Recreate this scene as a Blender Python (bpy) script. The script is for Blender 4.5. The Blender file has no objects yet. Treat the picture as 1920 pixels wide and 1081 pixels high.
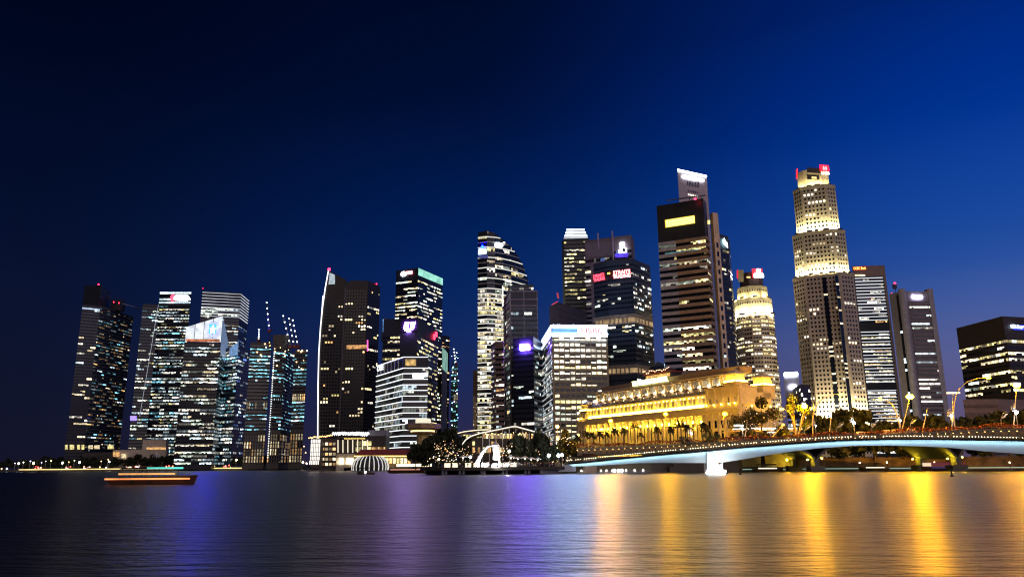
import bpy, math, random
from mathutils import Vector as V, Matrix

sc = bpy.context.scene
col = sc.collection
WO = {}

# ------------------------------------------------------------------ camera
F, CX, CY = 1437.0, 960.0, 540.5
CAM = V((0, 0, 3.2))
_p, _r = math.radians(12.99), math.radians(.42)
FW = V((0, math.cos(_p), math.sin(_p)))
_u0 = V((0, -math.sin(_p), math.cos(_p)))
_r0 = V((1, 0, 0))
RT = _r0 * math.cos(_r) - _u0 * math.sin(_r)
UP = _u0 * math.cos(_r) + _r0 * math.sin(_r)


def ray(x, y):
    return RT * ((x - CX) / F) + UP * ((CY - y) / F) + FW


def at_y(x, y, Y):
    d = ray(x, y)
    return CAM + d * (Y / d.y)


def at_z(x, y, z):
    d = ray(x, y)
    return CAM + d * ((z - CAM.z) / d.z)


def on_face(x, y, P, Q, off=0.0):
    """point of a vertical wall through P and Q (left to right as seen from outside)"""
    u = V((Q.x - P.x, Q.y - P.y, 0)).normalized()
    n = V((u.y, -u.x, 0))
    d = ray(x, y)
    o = V((P.x, P.y, 0)) + n * off
    return CAM + d * ((o - CAM).dot(n) / d.dot(n))


cam = bpy.data.objects.new('camera', bpy.data.cameras.new('camera'))
cam.data.sensor_width = 36
cam.data.lens = F / 1920 * 36
cam.data.clip_start = 1
cam.data.clip_end = 20000
M = Matrix.Identity(4)
for i in range(3):
    M[i][0], M[i][1], M[i][2], M[i][3] = RT[i], UP[i], -FW[i], CAM[i]
cam.matrix_world = M
col.objects.link(cam)
sc.camera = cam

# ------------------------------------------------------------------ materials
_mats = {}


def srgb(r, g, b):
    f = lambda c: (c / 255 / 12.92) if c / 255 <= .04045 else ((c / 255 + .055) / 1.055) ** 2.4
    return (f(r), f(g), f(b))


def mat(name, c, rough=.7, metal=0.0, noise=.15, scale=.35, bump=0.0, spec=.4):
    if name in _mats:
        return _mats[name]
    m = bpy.data.materials.new(name)
    m.use_nodes = True
    nt = m.node_tree
    b = nt.nodes['Principled BSDF']
    b.inputs['Roughness'].default_value = rough
    b.inputs['Metallic'].default_value = metal
    b.inputs['Specular IOR Level'].default_value = spec
    tc = nt.nodes.new('ShaderNodeTexCoord')
    nz = nt.nodes.new('ShaderNodeTexNoise')
    nz.inputs['Scale'].default_value = scale
    nz.inputs['Detail'].default_value = 5
    nt.links.new(tc.outputs['Object'], nz.inputs['Vector'])
    rp = nt.nodes.new('ShaderNodeMapRange')
    rp.inputs['From Min'].default_value = .3
    rp.inputs['From Max'].default_value = .7
    rp.inputs['To Min'].default_value = 1 - noise
    rp.inputs['To Max'].default_value = 1 + noise
    nt.links.new(nz.outputs['Fac'], rp.inputs['Value'])
    mx = nt.nodes.new('ShaderNodeVectorMath')
    mx.operation = 'SCALE'
    mx.inputs[0].default_value = c
    nt.links.new(rp.outputs['Result'], mx.inputs['Scale'])
    nt.links.new(mx.outputs['Vector'], b.inputs['Base Color'])
    if bump:
        bp = nt.nodes.new('ShaderNodeBump')
        bp.inputs['Strength'].default_value = bump
        nt.links.new(nz.outputs['Fac'], bp.inputs['Height'])
        nt.links.new(bp.outputs['Normal'], b.inputs['Normal'])
    _mats[name] = m
    return m


def glow(name, c, s, sample=True, vary=0.0, vscale=.6):
    """a thing that gives off light"""
    if name in _mats:
        return _mats[name]
    m = bpy.data.materials.new(name)
    m.use_nodes = True
    nt = m.node_tree
    b = nt.nodes['Principled BSDF']
    b.inputs['Base Color'].default_value = (.05, .05, .05, 1)
    b.inputs['Roughness'].default_value = .3
    b.inputs['Emission Color'].default_value = (*c, 1)
    b.inputs['Emission Strength'].default_value = s
    if vary:
        tc = nt.nodes.new('ShaderNodeTexCoord')
        nz = nt.nodes.new('ShaderNodeTexNoise')
        nz.inputs['Scale'].default_value = vscale
        nz.inputs['Detail'].default_value = 3
        nt.links.new(tc.outputs['Object'], nz.inputs['Vector'])
        rp = nt.nodes.new('ShaderNodeMapRange')
        rp.inputs['From Min'].default_value = .32
        rp.inputs['From Max'].default_value = .68
        rp.inputs['To Min'].default_value = s * (1 - vary)
        rp.inputs['To Max'].default_value = s * (1 + vary)
        nt.links.new(nz.outputs['Fac'], rp.inputs['Value'])
        nt.links.new(rp.outputs['Result'], b.inputs['Emission Strength'])
    m.cycles.emission_sampling = 'FRONT_BACK' if sample else 'NONE'
    _mats[name] = m
    return m


HUE = dict(warm=(1, .80, .47), white=(1, .93, .76), green=(.86, 1, .80), cool=(.72, .92, 1), cyan=(.25, .75, .95),
           amber=(1, .55, .20), yellow=(1, .84, .34), blue=(.18, .35, 1), red=(1, .12, .08))
TIER = (.14, .36, .85, 1.8, 3.4)


def lit(h, t):
    return glow('lit_window_%s_%s' % (h, ('faint', 'dim', 'soft', 'bright', 'brilliant')[t]), HUE[h], TIER[t], False, .55, .5)


GLASS = mat('dark_window_glass', (.010, .014, .022), .12, 0, .1, 1, 0, .6)
GLASSB = mat('blue_window_glass', (.02, .03, .05), .10, 0, .1, 1, 0, .8)
DARK = mat('dark_cladding', (.022, .026, .036), .45)
DARKB = mat('dark_brown_cladding', (.05, .042, .036), .55)
BLUEG = mat('blue_grey_cladding', (.05, .065, .09), .4)
CONC = mat('pale_concrete', (.42, .38, .35), .8)
CONCB = mat('beige_stone_cladding', (.62, .52, .40), .8)
CONCG = mat('grey_concrete', (.24, .23, .25), .8)
BROWN = mat('brown_granite', (.20, .15, .11), .6)
MAUVE = mat('mauve_concrete', (.52, .44, .46), .75)
STONE = mat('cream_stone', (.56, .50, .38), .75, 0, .12, .5)
ROOFT = mat('dark_roof_tile', (.055, .028, .02), .7)
REDR = mat('red_roof_tile', (.28, .055, .035), .7)
STEEL = mat('steel', (.25, .25, .27), .4, .7)
DSTEEL = mat('dark_steel', (.05, .05, .055), .5, .5)
WHITE = mat('white_paint', (.78, .78, .78), .45, 0, .06)
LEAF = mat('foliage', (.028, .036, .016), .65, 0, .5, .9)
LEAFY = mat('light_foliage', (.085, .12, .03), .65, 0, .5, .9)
BARK = mat('bark', (.10, .075, .05), .9)
LAMPPOST = mat('lamp_post_paint', (.45, .42, .36), .4)

# ------------------------------------------------------------------ mesh builder


class MB:
    def __init__(s):
        s.v, s.f, s.m = [], [], []

    def poly(s, pts, m):
        i = len(s.v)
        s.v += [V(p) for p in pts]
        s.f.append(tuple(range(i, i + len(pts))))
        s.m.append(m)

    def prism(s, foot, z0, z1, m, mt=None):
        """foot: list of xy; z1 number or list"""
        a = sum(foot[i][0] * foot[i - 1][1] - foot[i - 1][0] * foot[i][1] for i in range(len(foot)))
        zt = list(z1) if isinstance(z1, (list, tuple)) else [z1] * len(foot)
        zb = list(z0) if isinstance(z0, (list, tuple)) else [z0] * len(foot)
        pts = list(zip(foot, zb, zt))
        if a > 0:
            pts.reverse()
        lo = [V((p[0], p[1], b)) for p, b, t in pts]
        hi = [V((p[0], p[1], t)) for p, b, t in pts]
        n = len(pts)
        for i in range(n):
            j = (i + 1) % n
            s.poly([lo[i], lo[j], hi[j], hi[i]], m)
        s.poly(hi, mt or m)
        s.poly(lo[::-1], m)

    def hull8(s, b, t, m):
        """b, t: four bottom and four top points (counter-clockwise from above)"""
        for i in range(4):
            j = (i + 1) % 4
            s.poly([b[i], b[j], t[j], t[i]], m)
        s.poly(t, m)
        s.poly(b[::-1], m)

    def box(s, c, sx, sy, sz, m, rot=0):
        """c: centre of the bottom face"""
        ca, sa = math.cos(rot), math.sin(rot)
        pts = [(c[0] + x * ca - y * sa, c[1] + x * sa + y * ca) for x, y in
               ((-sx / 2, -sy / 2), (sx / 2, -sy / 2), (sx / 2, sy / 2), (-sx / 2, sy / 2))]
        s.prism(pts, c[2], c[2] + sz, m)

    def beam(s, a, b, w, h, m):
        a, b = V(a), V(b)
        d = (b - a).normalized()
        side = d.cross(V((0, 0, 1)))
        side = V((1, 0, 0)) if side.length < 1e-4 else side.normalized()
        up = side.cross(d).normalized()
        x, y = side * (w / 2), up * (h / 2)
        q = lambda p: [p - x - y, p + x - y, p + x + y, p - x + y]
        A, B = q(a), q(b)
        for i in range(4):
            j = (i + 1) % 4
            s.poly([A[i], A[j], B[j], B[i]], m)
        s.poly(A[::-1], m)
        s.poly(B, m)

    def tube(s, pts, r, m, seg=6):
        pts = [V(p) for p in pts]
        rs = r if isinstance(r, (list, tuple)) else [r] * len(pts)
        rings = []
        for i, p in enumerate(pts):
            d = (pts[min(i + 1, len(pts) - 1)] - pts[max(i - 1, 0)]).normalized()
            x = d.cross(V((0.13, .02, 1)))
            x = V((1, 0, 0)) if x.length < 1e-3 else x.normalized()
            y = d.cross(x)
            rings.append([p + (x * math.cos(2 * math.pi * k / seg) + y * math.sin(2 * math.pi * k / seg)) * rs[i]
                          for k in range(seg)])
        b = len(s.v)
        for rg in rings:
            s.v += rg
        for i in range(len(pts) - 1):
            for k in range(seg):
                k2 = (k + 1) % seg
                s.f.append((b + i * seg + k, b + i * seg + k2, b + (i + 1) * seg + k2, b + (i + 1) * seg + k))
                s.m.append(m)
        s.f.append(tuple(b + k for k in range(seg))[::-1])
        s.m.append(m)
        e = b + (len(pts) - 1) * seg
        s.f.append(tuple(e + k for k in range(seg)))
        s.m.append(m)

    def ball(s, c, r, m, seg=8, rings=6, sq=(1, 1, 1)):
        b = len(s.v)
        c = V(c)
        for i in range(rings + 1):
            t = math.pi * i / rings
            for k in range(seg):
                f = 2 * math.pi * k / seg
                s.v.append(c + V((math.sin(t) * math.cos(f) * r * sq[0], math.sin(t) * math.sin(f) * r * sq[1], math.cos(t) * r * sq[2])))
        for i in range(rings):
            for k in range(seg):
                k2 = (k + 1) % seg
                s.f.append((b + i * seg + k, b + (i + 1) * seg + k, b + (i + 1) * seg + k2, b + i * seg + k2))
                s.m.append(m)

    def lathe(s, c, prof, m, seg=16, a0=0, a1=2 * math.pi):
        """prof: list of (r, z)"""
        b = len(s.v)
        c = V(c)
        full = abs(a1 - a0 - 2 * math.pi) < 1e-4
        n = seg if full else seg + 1
        for r, z in prof:
            for k in range(n):
                f = a0 + (a1 - a0) * k / seg
                s.v.append(c + V((r * math.cos(f), r * math.sin(f), z)))
        for i in range(len(prof) - 1):
            for k in range(seg):
                k2 = (k + 1) % n
                s.f.append((b + i * n + k, b + i * n + k2, b + (i + 1) * n + k2, b + (i + 1) * n + k))
                s.m.append(m)

    def build(s, name, parent=None, origin=None, smooth=False):
        me = bpy.data.meshes.new(name)
        o0 = WO[parent.name] if parent else (V(origin) if origin is not None else V((0, 0, 0)))
        me.from_pydata([tuple(p - o0) for p in s.v], [], s.f)
        used = []
        idx = []
        for m in s.m:
            if m not in used:
                used.append(m)
            idx.append(used.index(m))
        for m in used:
            me.materials.append(m)
        me.polygons.foreach_set('material_index', idx)
        if smooth:
            me.polygons.foreach_set('use_smooth', [True] * len(s.f))
        me.update()
        o = bpy.data.objects.new(name, me)
        col.objects.link(o)
        if parent:
            o.parent = parent
        else:
            o.location = o0
        WO[o.name] = o0
        return o


def tag(o, label=None, cat=None, group=None, kind=None):
    if label:
        o['label'] = label
    if cat:
        o['category'] = cat
    if group:
        o['group'] = group
    if kind:
        o['kind'] = kind
    return o


def thing(name, label, cat, loc, group=None):
    o = bpy.data.objects.new(name, None)
    o.empty_display_size = 2
    col.objects.link(o)
    o.location = loc
    WO[o.name] = V(loc)
    return tag(o, label, cat, group)


def kids(o):
    return [c for c in bpy.data.objects if c.parent == o]


def copy_tree(o, loc, rz=0.0, s=1.0, label=None, tree=None):
    """copy a thing, its parts and their sub-parts"""
    tree = tree or {}
    c = o.copy()
    col.objects.link(c)
    c.location = loc
    c.rotation_euler = (0, 0, rz)
    c.scale = (s, s, s) if not isinstance(s, tuple) else s
    WO[c.name] = V(loc)
    if label:
        c['label'] = label
    for ch, subs in tree.items():
        d = ch.copy()
        col.objects.link(d)
        d.parent = c
        for sb in subs:
            e = sb.copy()
            col.objects.link(e)
            e.parent = d
    return c


def parts_of(o):
    return {c: kids(c) for c in kids(o)}


# ------------------------------------------------------------------ lettering
TXT = {}
for t in ('OUE', 'STRAITS', 'TRADING', 'HSBC', 'THE FULLERTON HOTEL', 'THE FULLERTON BAY HOTEL', 'OCBC Bank', 'Singtel', 'UOB'):
    cu = bpy.data.curves.new('t', 'FONT')
    cu.body = t
    cu.offset = .012
    cu.extrude = .5
    ob = bpy.data.objects.new('t', cu)
    col.objects.link(ob)
    dg = bpy.context.evaluated_depsgraph_get()
    me = bpy.data.meshes.new_from_object(ob.evaluated_get(dg))
    vs = [v.co.copy() for v in me.vertices]
    x0, x1 = min(v.x for v in vs), max(v.x for v in vs)
    y0, y1 = min(v.y for v in vs), max(v.y for v in vs)
    TXT[t] = ([V(((v.x - x0) / (x1 - x0), (v.y - y0) / (y1 - y0), v.z + .5)) for v in vs], [tuple(p.vertices) for p in me.polygons])
    bpy.data.objects.remove(ob)
    bpy.data.curves.remove(cu)
    bpy.data.meshes.remove(me)


def letters(root, t, bl, br, tl, m, depth=.4, name='sign_letters'):
    vs, fs = TXT[t]
    u, v = br - bl, tl - bl
    n = u.cross(v).normalized() * depth
    mb = MB()
    mb.v = [bl + u * p.x + v * p.y + n * p.z for p in vs]
    mb.f = list(fs)
    mb.m = [m] * len(fs)
    return mb.build(name, root)


def slab_sign(root, bl, br, tl, m, depth=.5, name='sign', shapes=None):
    """flat sign with thickness; shapes: polygons in 0..1 across the sign"""
    u, v = br - bl, tl - bl
    n = u.cross(v).normalized() * depth
    mb = MB()
    for sh in (shapes or [[(0, 0), (1, 0), (1, 1), (0, 1)]]):
        f = [bl + u * a + v * b for a, b in sh]
        g = [p + n for p in f]
        mb.poly(g, m)
        mb.poly(f[::-1], m)
        for i in range(len(f)):
            j = (i + 1) % len(f)
            mb.poly([f[i], f[j], g[j], g[i]], m)
    return mb.build(name, root)


def face_sign(root, P, Q, x0, x1, yb0, yb1, yt0, m, off=.5, depth=.5, name='sign', shapes=None, text=None):
    """sign on the wall P-Q: pixel x0..x1, bottom y at each end, top y at the left end"""
    bl, br, tl = on_face(x0, yb0, P, Q, off), on_face(x1, yb1, P, Q, off), on_face(x0, yt0, P, Q, off)
    tl = V((bl.x, bl.y, tl.z))
    br = V((br.x, br.y, bl.z))
    if text:
        return letters(root, text, bl, br, tl, m, depth, name)
    return slab_sign(root, bl, br, tl, m, depth, name, shapes)


# ------------------------------------------------------------------ towers


def en(P, Q):
    d = V((Q.x - P.x, Q.y - P.y, 0))
    L = d.length
    u = d / L
    return u, V((u.y, -u.x, 0)), L


def chain(pts, out):
    """vertices of an open chain moved outward"""
    r = []
    for i, p in enumerate(pts):
        ns = []
        if i:
            ns.append(en(pts[i - 1], p)[1])
        if i < len(pts) - 1:
            ns.append(en(p, pts[i + 1])[1])
        if len(ns) == 2:
            k = (ns[0] + ns[1]) / max(.35, 1 + ns[0].dot(ns[1]))
        else:
            k = ns[0]
        r.append(V((p.x, p.y, 0)) + k * out)
    return r


def ring(mb, pts, z0, z1, out, m, inn=0.0):
    o, i = chain(pts, out), chain(pts, inn)
    up0, up1 = V((0, 0, z0)), V((0, 0, z1))
    for k in range(len(pts) - 1):
        mb.poly([o[k] + up0, o[k + 1] + up0, o[k + 1] + up1, o[k] + up1], m)
        mb.poly([i[k] + up0, i[k + 1] + up0, o[k + 1] + up0, o[k] + up0], m)
        mb.poly([o[k] + up1, o[k + 1] + up1, i[k + 1] + up1, i[k] + up1], m)
    for a, b in ((0, 1), (-1, 1)):
        q = [i[a] + up0, o[a] + up0, o[a] + up1, i[a] + up1]
        mb.poly(q if a else q[::-1], m)


def rings(root, pts, zb, zt, fh, h0, h1, out, m, name='spandrel'):
    mb = MB()
    z = zb
    while z + fh * h0 < zt - .5:
        ring(mb, pts, z + fh * h0, min(zt, z + fh * h1), out, m)
        z += fh
    return mb.build(name, root)


def pick(rng, ws):
    t = rng.random() * sum(w for _, w in ws)
    for a, w in ws:
        t -= w
        if t <= 0:
            return a
    return ws[-1][0]


def ribbon(root, pts, zb, zt, fh, st, seed, clip=None, per_edge=None, name='window_band'):
    """one window band per storey round the visible walls"""
    rng = random.Random(seed)
    n = int(round((zt - zb) / fh))
    for k in range(n):
        z = zb + k * fh
        mb = MB()
        fl = pick(rng, st.get('floor', [(.25, 2), (.7, 3), (1, 3), (1.35, 3)]))
        for ei in range(len(pts) - 1):
            e = dict(st)
            if per_edge and ei in per_edge:
                e.update(per_edge[ei])
            P, Q = pts[ei], pts[ei + 1]
            if e.get('skip') and e['skip'](k, n):
                continue
            u, nn, L = en(P, Q)
            a0, a1 = clip(ei, z + fh) if clip else (0, 1)
            if a1 - a0 < .02:
                continue
            off = e.get('off', .08)
            pw = e.get('pw', 3)
            npn = max(1, int(round(L * (a1 - a0) / pw)))
            w = L * (a1 - a0) / npn
            dens = e['d'](k / n) if callable(e['d']) else e['d']
            dens = min(.97, dens * fl)
            run, on, hm = 0, False, None
            P0 = V((P.x, P.y, 0)) + u * (L * a0) + nn * off
            g = e.get('gap', .3) / 2
            for i in range(npn):
                if run <= 0:
                    on = rng.random() < dens
                    run = rng.randint(*e.get('run', (2, 7)))
                    hue = pick(rng, e['hue'])
                    tr = pick(rng, e.get('tier', [(1, 2), (2, 3), (3, 3), (4, 1)]))
                run -= 1
                A, B = P0 + u * (i * w + g), P0 + u * ((i + 1) * w - g)
                z0, z1 = z + fh * e.get('sill', .3), z + fh * e.get('head', .9)
                if on:
                    t2 = max(0, min(4, tr + rng.choice((-1, 0, 0, 0, 1))))
                    lm = lit(hue, t2)
                    r = rng.random()
                    if r < e.get('blind', .4):
                        zm = z0 + (z1 - z0) * rng.uniform(.35, .7)
                        lo, hi = (GLASS, lm) if rng.random() < .7 else (lm, lit(hue, max(0, t2 - 2)))
                        mb.poly([A + V((0, 0, z0)), B + V((0, 0, z0)), B + V((0, 0, zm)), A + V((0, 0, zm))], lo)
                        mb.poly([A + V((0, 0, zm)), B + V((0, 0, zm)), B + V((0, 0, z1)), A + V((0, 0, z1))], hi)
                        continue
                else:
                    lm = e.get('glass', GLASS)
                mb.poly([A + V((0, 0, z0)), B + V((0, 0, z0)), B + V((0, 0, z1)), A + V((0, 0, z1))], lm)
        if mb.f:
            mb.build(name, root)


def punched(root, pts, zb, zt, fh, st, seed, clip=None, per_edge=None, into=None):
    """separate windows; the hundred that show largest are parts of their own"""
    rng = random.Random(seed)
    n = int(round((zt - zb) / fh))
    out = into if into is not None else []
    for k in range(n):
        z = zb + k * fh
        fl = pick(rng, st.get('floor', [(.3, 3), (.8, 3), (1.2, 3), (2.2, 1)]))
        for ei in range(len(pts) - 1):
            e = dict(st)
            if per_edge and ei in per_edge:
                e.update(per_edge[ei])
            P, Q = pts[ei], pts[ei + 1]
            u, nn, L = en(P, Q)
            a0, a1 = clip(ei, z + fh) if clip else (0, 1)
            if a1 - a0 < .04 or (e.get('skip') and e['skip'](k, n)):
                continue
            mg = e.get('margin', .6)
            L2 = L * (a1 - a0) - 2 * mg
            npn = max(1, int(round(L2 / e.get('pw', 3.5))))
            w = L2 / npn
            P0 = V((P.x, P.y, 0)) + u * (L * a0 + mg) + nn * e.get('off', .1)
            g = w * (1 - e.get('fill', .55)) / 2
            dens = e['d'](k / n) if callable(e['d']) else e['d']
            run = 0
            for i in range(npn):
                if run <= 0:
                    on = rng.random() < min(.97, dens * fl)
                    run = rng.randint(*e.get('run', (1, 2)))
                    hue = pick(rng, e['hue'])
                    tr = pick(rng, e.get('tier', [(1, 1), (2, 2), (3, 3), (4, 2)]))
                run -= 1
                A, B = P0 + u * (i * w + g), P0 + u * ((i + 1) * w - g)
                z0, z1 = V((0, 0, z + fh * e.get('sill', .25))), V((0, 0, z + fh * e.get('head', .8)))
                c = (A + B) / 2
                vd = (CAM - V((c.x, c.y, z)))
                area = w * fh * max(0, vd.normalized().dot(nn)) / vd.length_squared
                q = [A + z0, B + z0, B + z1, A + z1]
                if on and rng.random() < e.get('blind', .25):
                    zm = z0.lerp(z1, rng.uniform(.4, .65))
                    out.append((area, [(q[:2] + [B + zm, A + zm], lit(hue, tr)), ([A + zm, B + zm] + q[2:], GLASS)]))
                else:
                    out.append((area, [(q, lit(hue, tr) if on else GLASS)]))
    if into is None:
        punch_build(root, out)


def punch_build(root, out):
    out.sort(key=lambda a: -a[0])
    rest = MB()
    for i, (a, fs) in enumerate(out):
        mb = MB() if i < 100 else rest
        for q, m in fs:
            mb.poly(q, m)
        if i < 100:
            mb.build('window', root)
    if rest.f:
        tag(rest.build('windows', root), kind='stuff')


def flat(*ps):
    return [V((p[0], p[1], 0)) for p in ps]


GZ = 1.8


def roof_pts(D, top, near=0):
    H = at_y(top[near][0], top[near][1], D).z
    return [at_z(x, y, H) for x, y in top], H


def close(pts, thick):
    """visible chain -> closed footprint"""
    if len(pts) == 3 and thick is None:
        return [(p.x, p.y) for p in pts] + [((pts[0] + pts[2] - pts[1]).x, (pts[0] + pts[2] - pts[1]).y)]
    a = (pts[0] + pts[-1]) / 2
    d = V((a.x, a.y, 0)).normalized() * thick
    return [(p.x, p.y) for p in pts] + [((pts[-1] + d).x, (pts[-1] + d).y), ((pts[0] + d).x, (pts[0] + d).y)]


def tower(label, D, top, near, thick, wall, cat='tower', name='office_tower', z0=GZ, zt=None):
    pts, H = roof_pts(D, top, near)
    if zt:
        H = zt
    pts = [V((p.x, p.y, 0)) for p in pts]
    c = sum(pts, V((0, 0, 0))) / len(pts)
    root = thing(name, label, cat, (c.x, c.y, z0))
    foot = close(pts, thick)
    mb = MB()
    mb.prism(foot, z0 - .5, H, wall)
    mb.build('wall', root)
    return root, pts, H, foot


def roofbox(root, pts, H, dz, inset, m, name='roof_plant'):
    c = sum((V((p[0], p[1], 0)) for p in pts), V((0, 0, 0))) / len(pts)
    q = [(c + (V((p[0], p[1], 0)) - c) * inset) for p in pts]
    mb = MB()
    mb.prism([(p.x, p.y) for p in q], H + .01, H + dz, m)
    return mb.build(name, root)


REDL = glow('red_warning_lamp', (1, .012, .04), 14, False)


def beacon(root, p, r=1.1):
    mb = MB()
    mb.tube([p - V((0, 0, 3)), p], .15, DSTEEL)
    mb.ball(p, r, REDL)
    return mb.build('aviation_light', root)

# ------------------------------------------------------------------ towers, from the left
Z = lambda z: V((0, 0, z))
WARM = [('warm', 6), ('white', 2), ('yellow', 2), ('amber', 1)]
OFFI = [('white', 5), ('green', 3), ('warm', 3), ('yellow', 1)]
COOL = [('cool', 5), ('green', 3), ('white', 3), ('cyan', 1)]
WHITEISH = [('white', 6), ('cool', 2), ('warm', 2)]
WLINE = glow('white_edge_light', (.92, .95, 1), 1.5, False)
WSIGN = glow('white_sign_light', (.85, .92, 1), 14)
WSIGN2 = glow('soft_white_sign_light', (.9, .95, 1), 2.2)
RSIGN = glow('red_sign_light', (1, .03, .06), 6)
BSIGN = glow('blue_sign_light', (.0006, .0028, 1), 260)
CSIGN = glow('cyan_white_sign_light', (.45, .8, 1), 7)
PSIGN = glow('violet_sign_light', (.46, .20, 1), 170)
VSIGN = glow('indigo_sign_light', (.22, .085, 1), 480)
YSIGN = glow('yellow_sign_light', (1, .80, .16), 2.6)

# dark tower far left
root, pts, H, foot = tower('dark far-left waterfront tower with a blunt black top block and sparse warm windows', 1000, [(155, 570), (188, 573), (250, 593)], 1, None, DARK)
T = dict(d=.16, hue=WARM + [('cool', 3)], run=(2, 5), pw=3, sill=.28, head=.8, tier=[(1, 2), (2, 3), (3, 4), (4, 1)], blind=.2)
ribbon(root, pts, 12, H, 4.1, T, 11, per_edge={1: dict(d=.48, pw=2.4, run=(1, 4), hue=[('warm', 4), ('cool', 2), ('cyan', 2), ('amber', 2)], tier=[(0, 13), (1, 4), (3, 2)], head=.62, glass=GLASSB)})
rings(root, pts[1:], 12, H, 4.1, -.04, .12, .5, mat('grey_fin', (.12, .12, .14), .5))
ztop = at_y(175, 535, 1000).z
mb = MB()
a, b = at_z(159, 535, ztop), at_z(190, 534, ztop)
mb.prism([(a.x, a.y), (b.x, b.y), (b.x - 8, b.y + 40), (a.x - 8, a.y + 40)], H + .02, ztop, DARK)
mb.build('roof_block', root)
beacon(root, at_z(185, 533, ztop + 1.5))
mb = MB()
q = pts[1].lerp(pts[2], .45)
mb.prism([(q.x - 6, q.y - 4), (q.x + 8, q.y - 4), (q.x + 8, q.y + 8), (q.x - 6, q.y + 8)], H + .02, H + 15, DSTEEL)
mb.beam(q + Z(H + 12), q + V((-22, -20, H + 26)), 1, 1, DSTEEL)
mb.beam(q + V((8, 0, H + 10)), q + V((26, 30, H + 7)), 1.2, 1.2, STEEL)
mb.build('facade_crane', root)
beacon(root, pts[1] + V((10, 14, H + 8)), .8)
beacon(root, pts[1] + V((14, 20, H + 8)), .8)
mb = MB()
ring(mb, pts[:2], H - 6, H - 4.5, .6, glow('blue_white_band_light', (.6, .75, 1), 1.1, False, .5))
mb.build('light_strip', root)

# tall twin-step tower with the red and white top sign
root, pts, H, foot = tower('tall glass office tower with a glowing five-row crown and red-edged white sign', 1060, [(300, 546), (359, 546)], 0, 40, DARK)
hs = at_y(330, 571, 1060).z
T = dict(d=.86, hue=COOL + [('yellow', 1), ('cyan', 1)], run=(2, 8), pw=1.9, sill=.3, head=.8, tier=[(0, 4), (1, 4), (2, 4), (3, 3)], blind=.4)
ribbon(root, pts, 6, hs, 4.25, T, 21)
ribbon(root, pts, hs + 1, H, 4.6, dict(d=.98, floor=[(1, 1)], hue=[('green', 3), ('cool', 3)], run=(9, 9), pw=10, sill=.25, head=.8, tier=[(3, 1)], blind=0), 22, name='crown_window_band')
P, Q = pts
face_sign(root, P, Q, 326, 354, 563.5, 563.5, 553, glow('white_red_sign_core', (1, .93, .93), 8), .7, .6, 'sign', [[(.0, .25), (.1, .05), (.9, 0), (1, .3), (1, .7), (.9, 1), (.1, .95), (0, .75)]])
face_sign(root, P, Q, 319, 326, 564, 564, 552, RSIGN, .7, .5, 'sign_logo', [[(0, .3), (.3, 0), (1, 0), (1, 1), (.3, 1), (0, .7)]])
# its lower wing
pw_, Hw = roof_pts(1045, [(268, 569), (299, 571)], 0)
pw_ = flat(*pw_)
mb = MB()
mb.prism(close(pw_, 36), GZ, Hw, DARK)
mb.build('side_wing', root)
ribbon(root, pw_, 14, Hw - 3, 4.25, dict(T, d=.42), 23)
mb = MB()
mb.beam(on_face(297, 571, pw_[0], pw_[1], .8), on_face(262, 780, pw_[0], pw_[1], .8), .45, .45, glow('thin_edge_light', (.8, .88, 1), .55, False))
mb.build('edge_light', root)
slab_sign(root, *[on_face(x, y, pw_[0], pw_[1], .5) for x, y in ((244, 788), (256, 788), (244, 779))], glow('violet_window_screen', (.25, .18, 1), 2.2, False), .3, 'screen')

# tower with white horizontal crown lines, behind
root, pts, H, foot = tower('dark office tower behind, crowned by thin white horizontal light lines', 1150, [(380, 545), (452, 549), (467, 562)], 1, None, DARK)
hc = at_y(452, 592, 1150).z
ribbon(root, pts, 30, hc - 14, 4.2, dict(d=.5, hue=WHITEISH, run=(2, 6), pw=3, sill=.3, head=.75, tier=[(1, 3), (2, 3), (3, 2)]), 31, per_edge={1: dict(d=.5, hue=[('cool', 2), ('blue', 1)], tier=[(0, 3), (1, 2)])})
ribbon(root, pts[:2], hc - 14, hc + 12, 4.2, dict(d=.8, hue=COOL, run=(3, 9), pw=3, sill=.2, head=.8, tier=[(2, 2), (3, 2)]), 32)
rings(root, pts, hc - 4, H, 4.5, .30, .47, .8, glow('crown_line_light', (.86, .9, 1), .75, False, .5, .04), 'crown_light_line')
beacon(root, pts[0] + Z(H + 4), .5)

# cyan glass tower stepping down to the right
root, pts, H, foot = tower('teal-lit glass office tower with a folded corner, between the white-topped tower and the cranes', 960, [(412, 654), (448, 648), (473, 658)], 1, None, BLUEG)
T = dict(d=.86, hue=[('cool', 5), ('cyan', 3), ('green', 3), ('white', 2)], run=(2, 7), pw=1.9, sill=.25, head=.8, glass=GLASSB, tier=[(0, 4), (1, 4), (2, 4), (3, 2)], blind=.4)
ribbon(root, pts, 6, H - 2, 4.2, T, 41, per_edge={1: dict(d=.38, hue=[('cool', 3), ('blue', 1), ('white', 1)], tier=[(0, 4), (1, 3), (3, 1)])})
mb = MB()
P, Q = pts[0], pts[1]
u, n, L = en(P, Q)
w0, w1 = P + u * (L * .55), Q - u * .5
mb.poly([w0 + n * .5 + Z(H - 12), w1 + n * .5 + Z(H - 12), w1 + n * .5 + Z(H + 6), w0 + n * .5 + Z(H - 1)], glow('pale_blue_screen', (.3, .55, 1), .5, False, .5))
mb.build('roof_screen', root)

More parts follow.
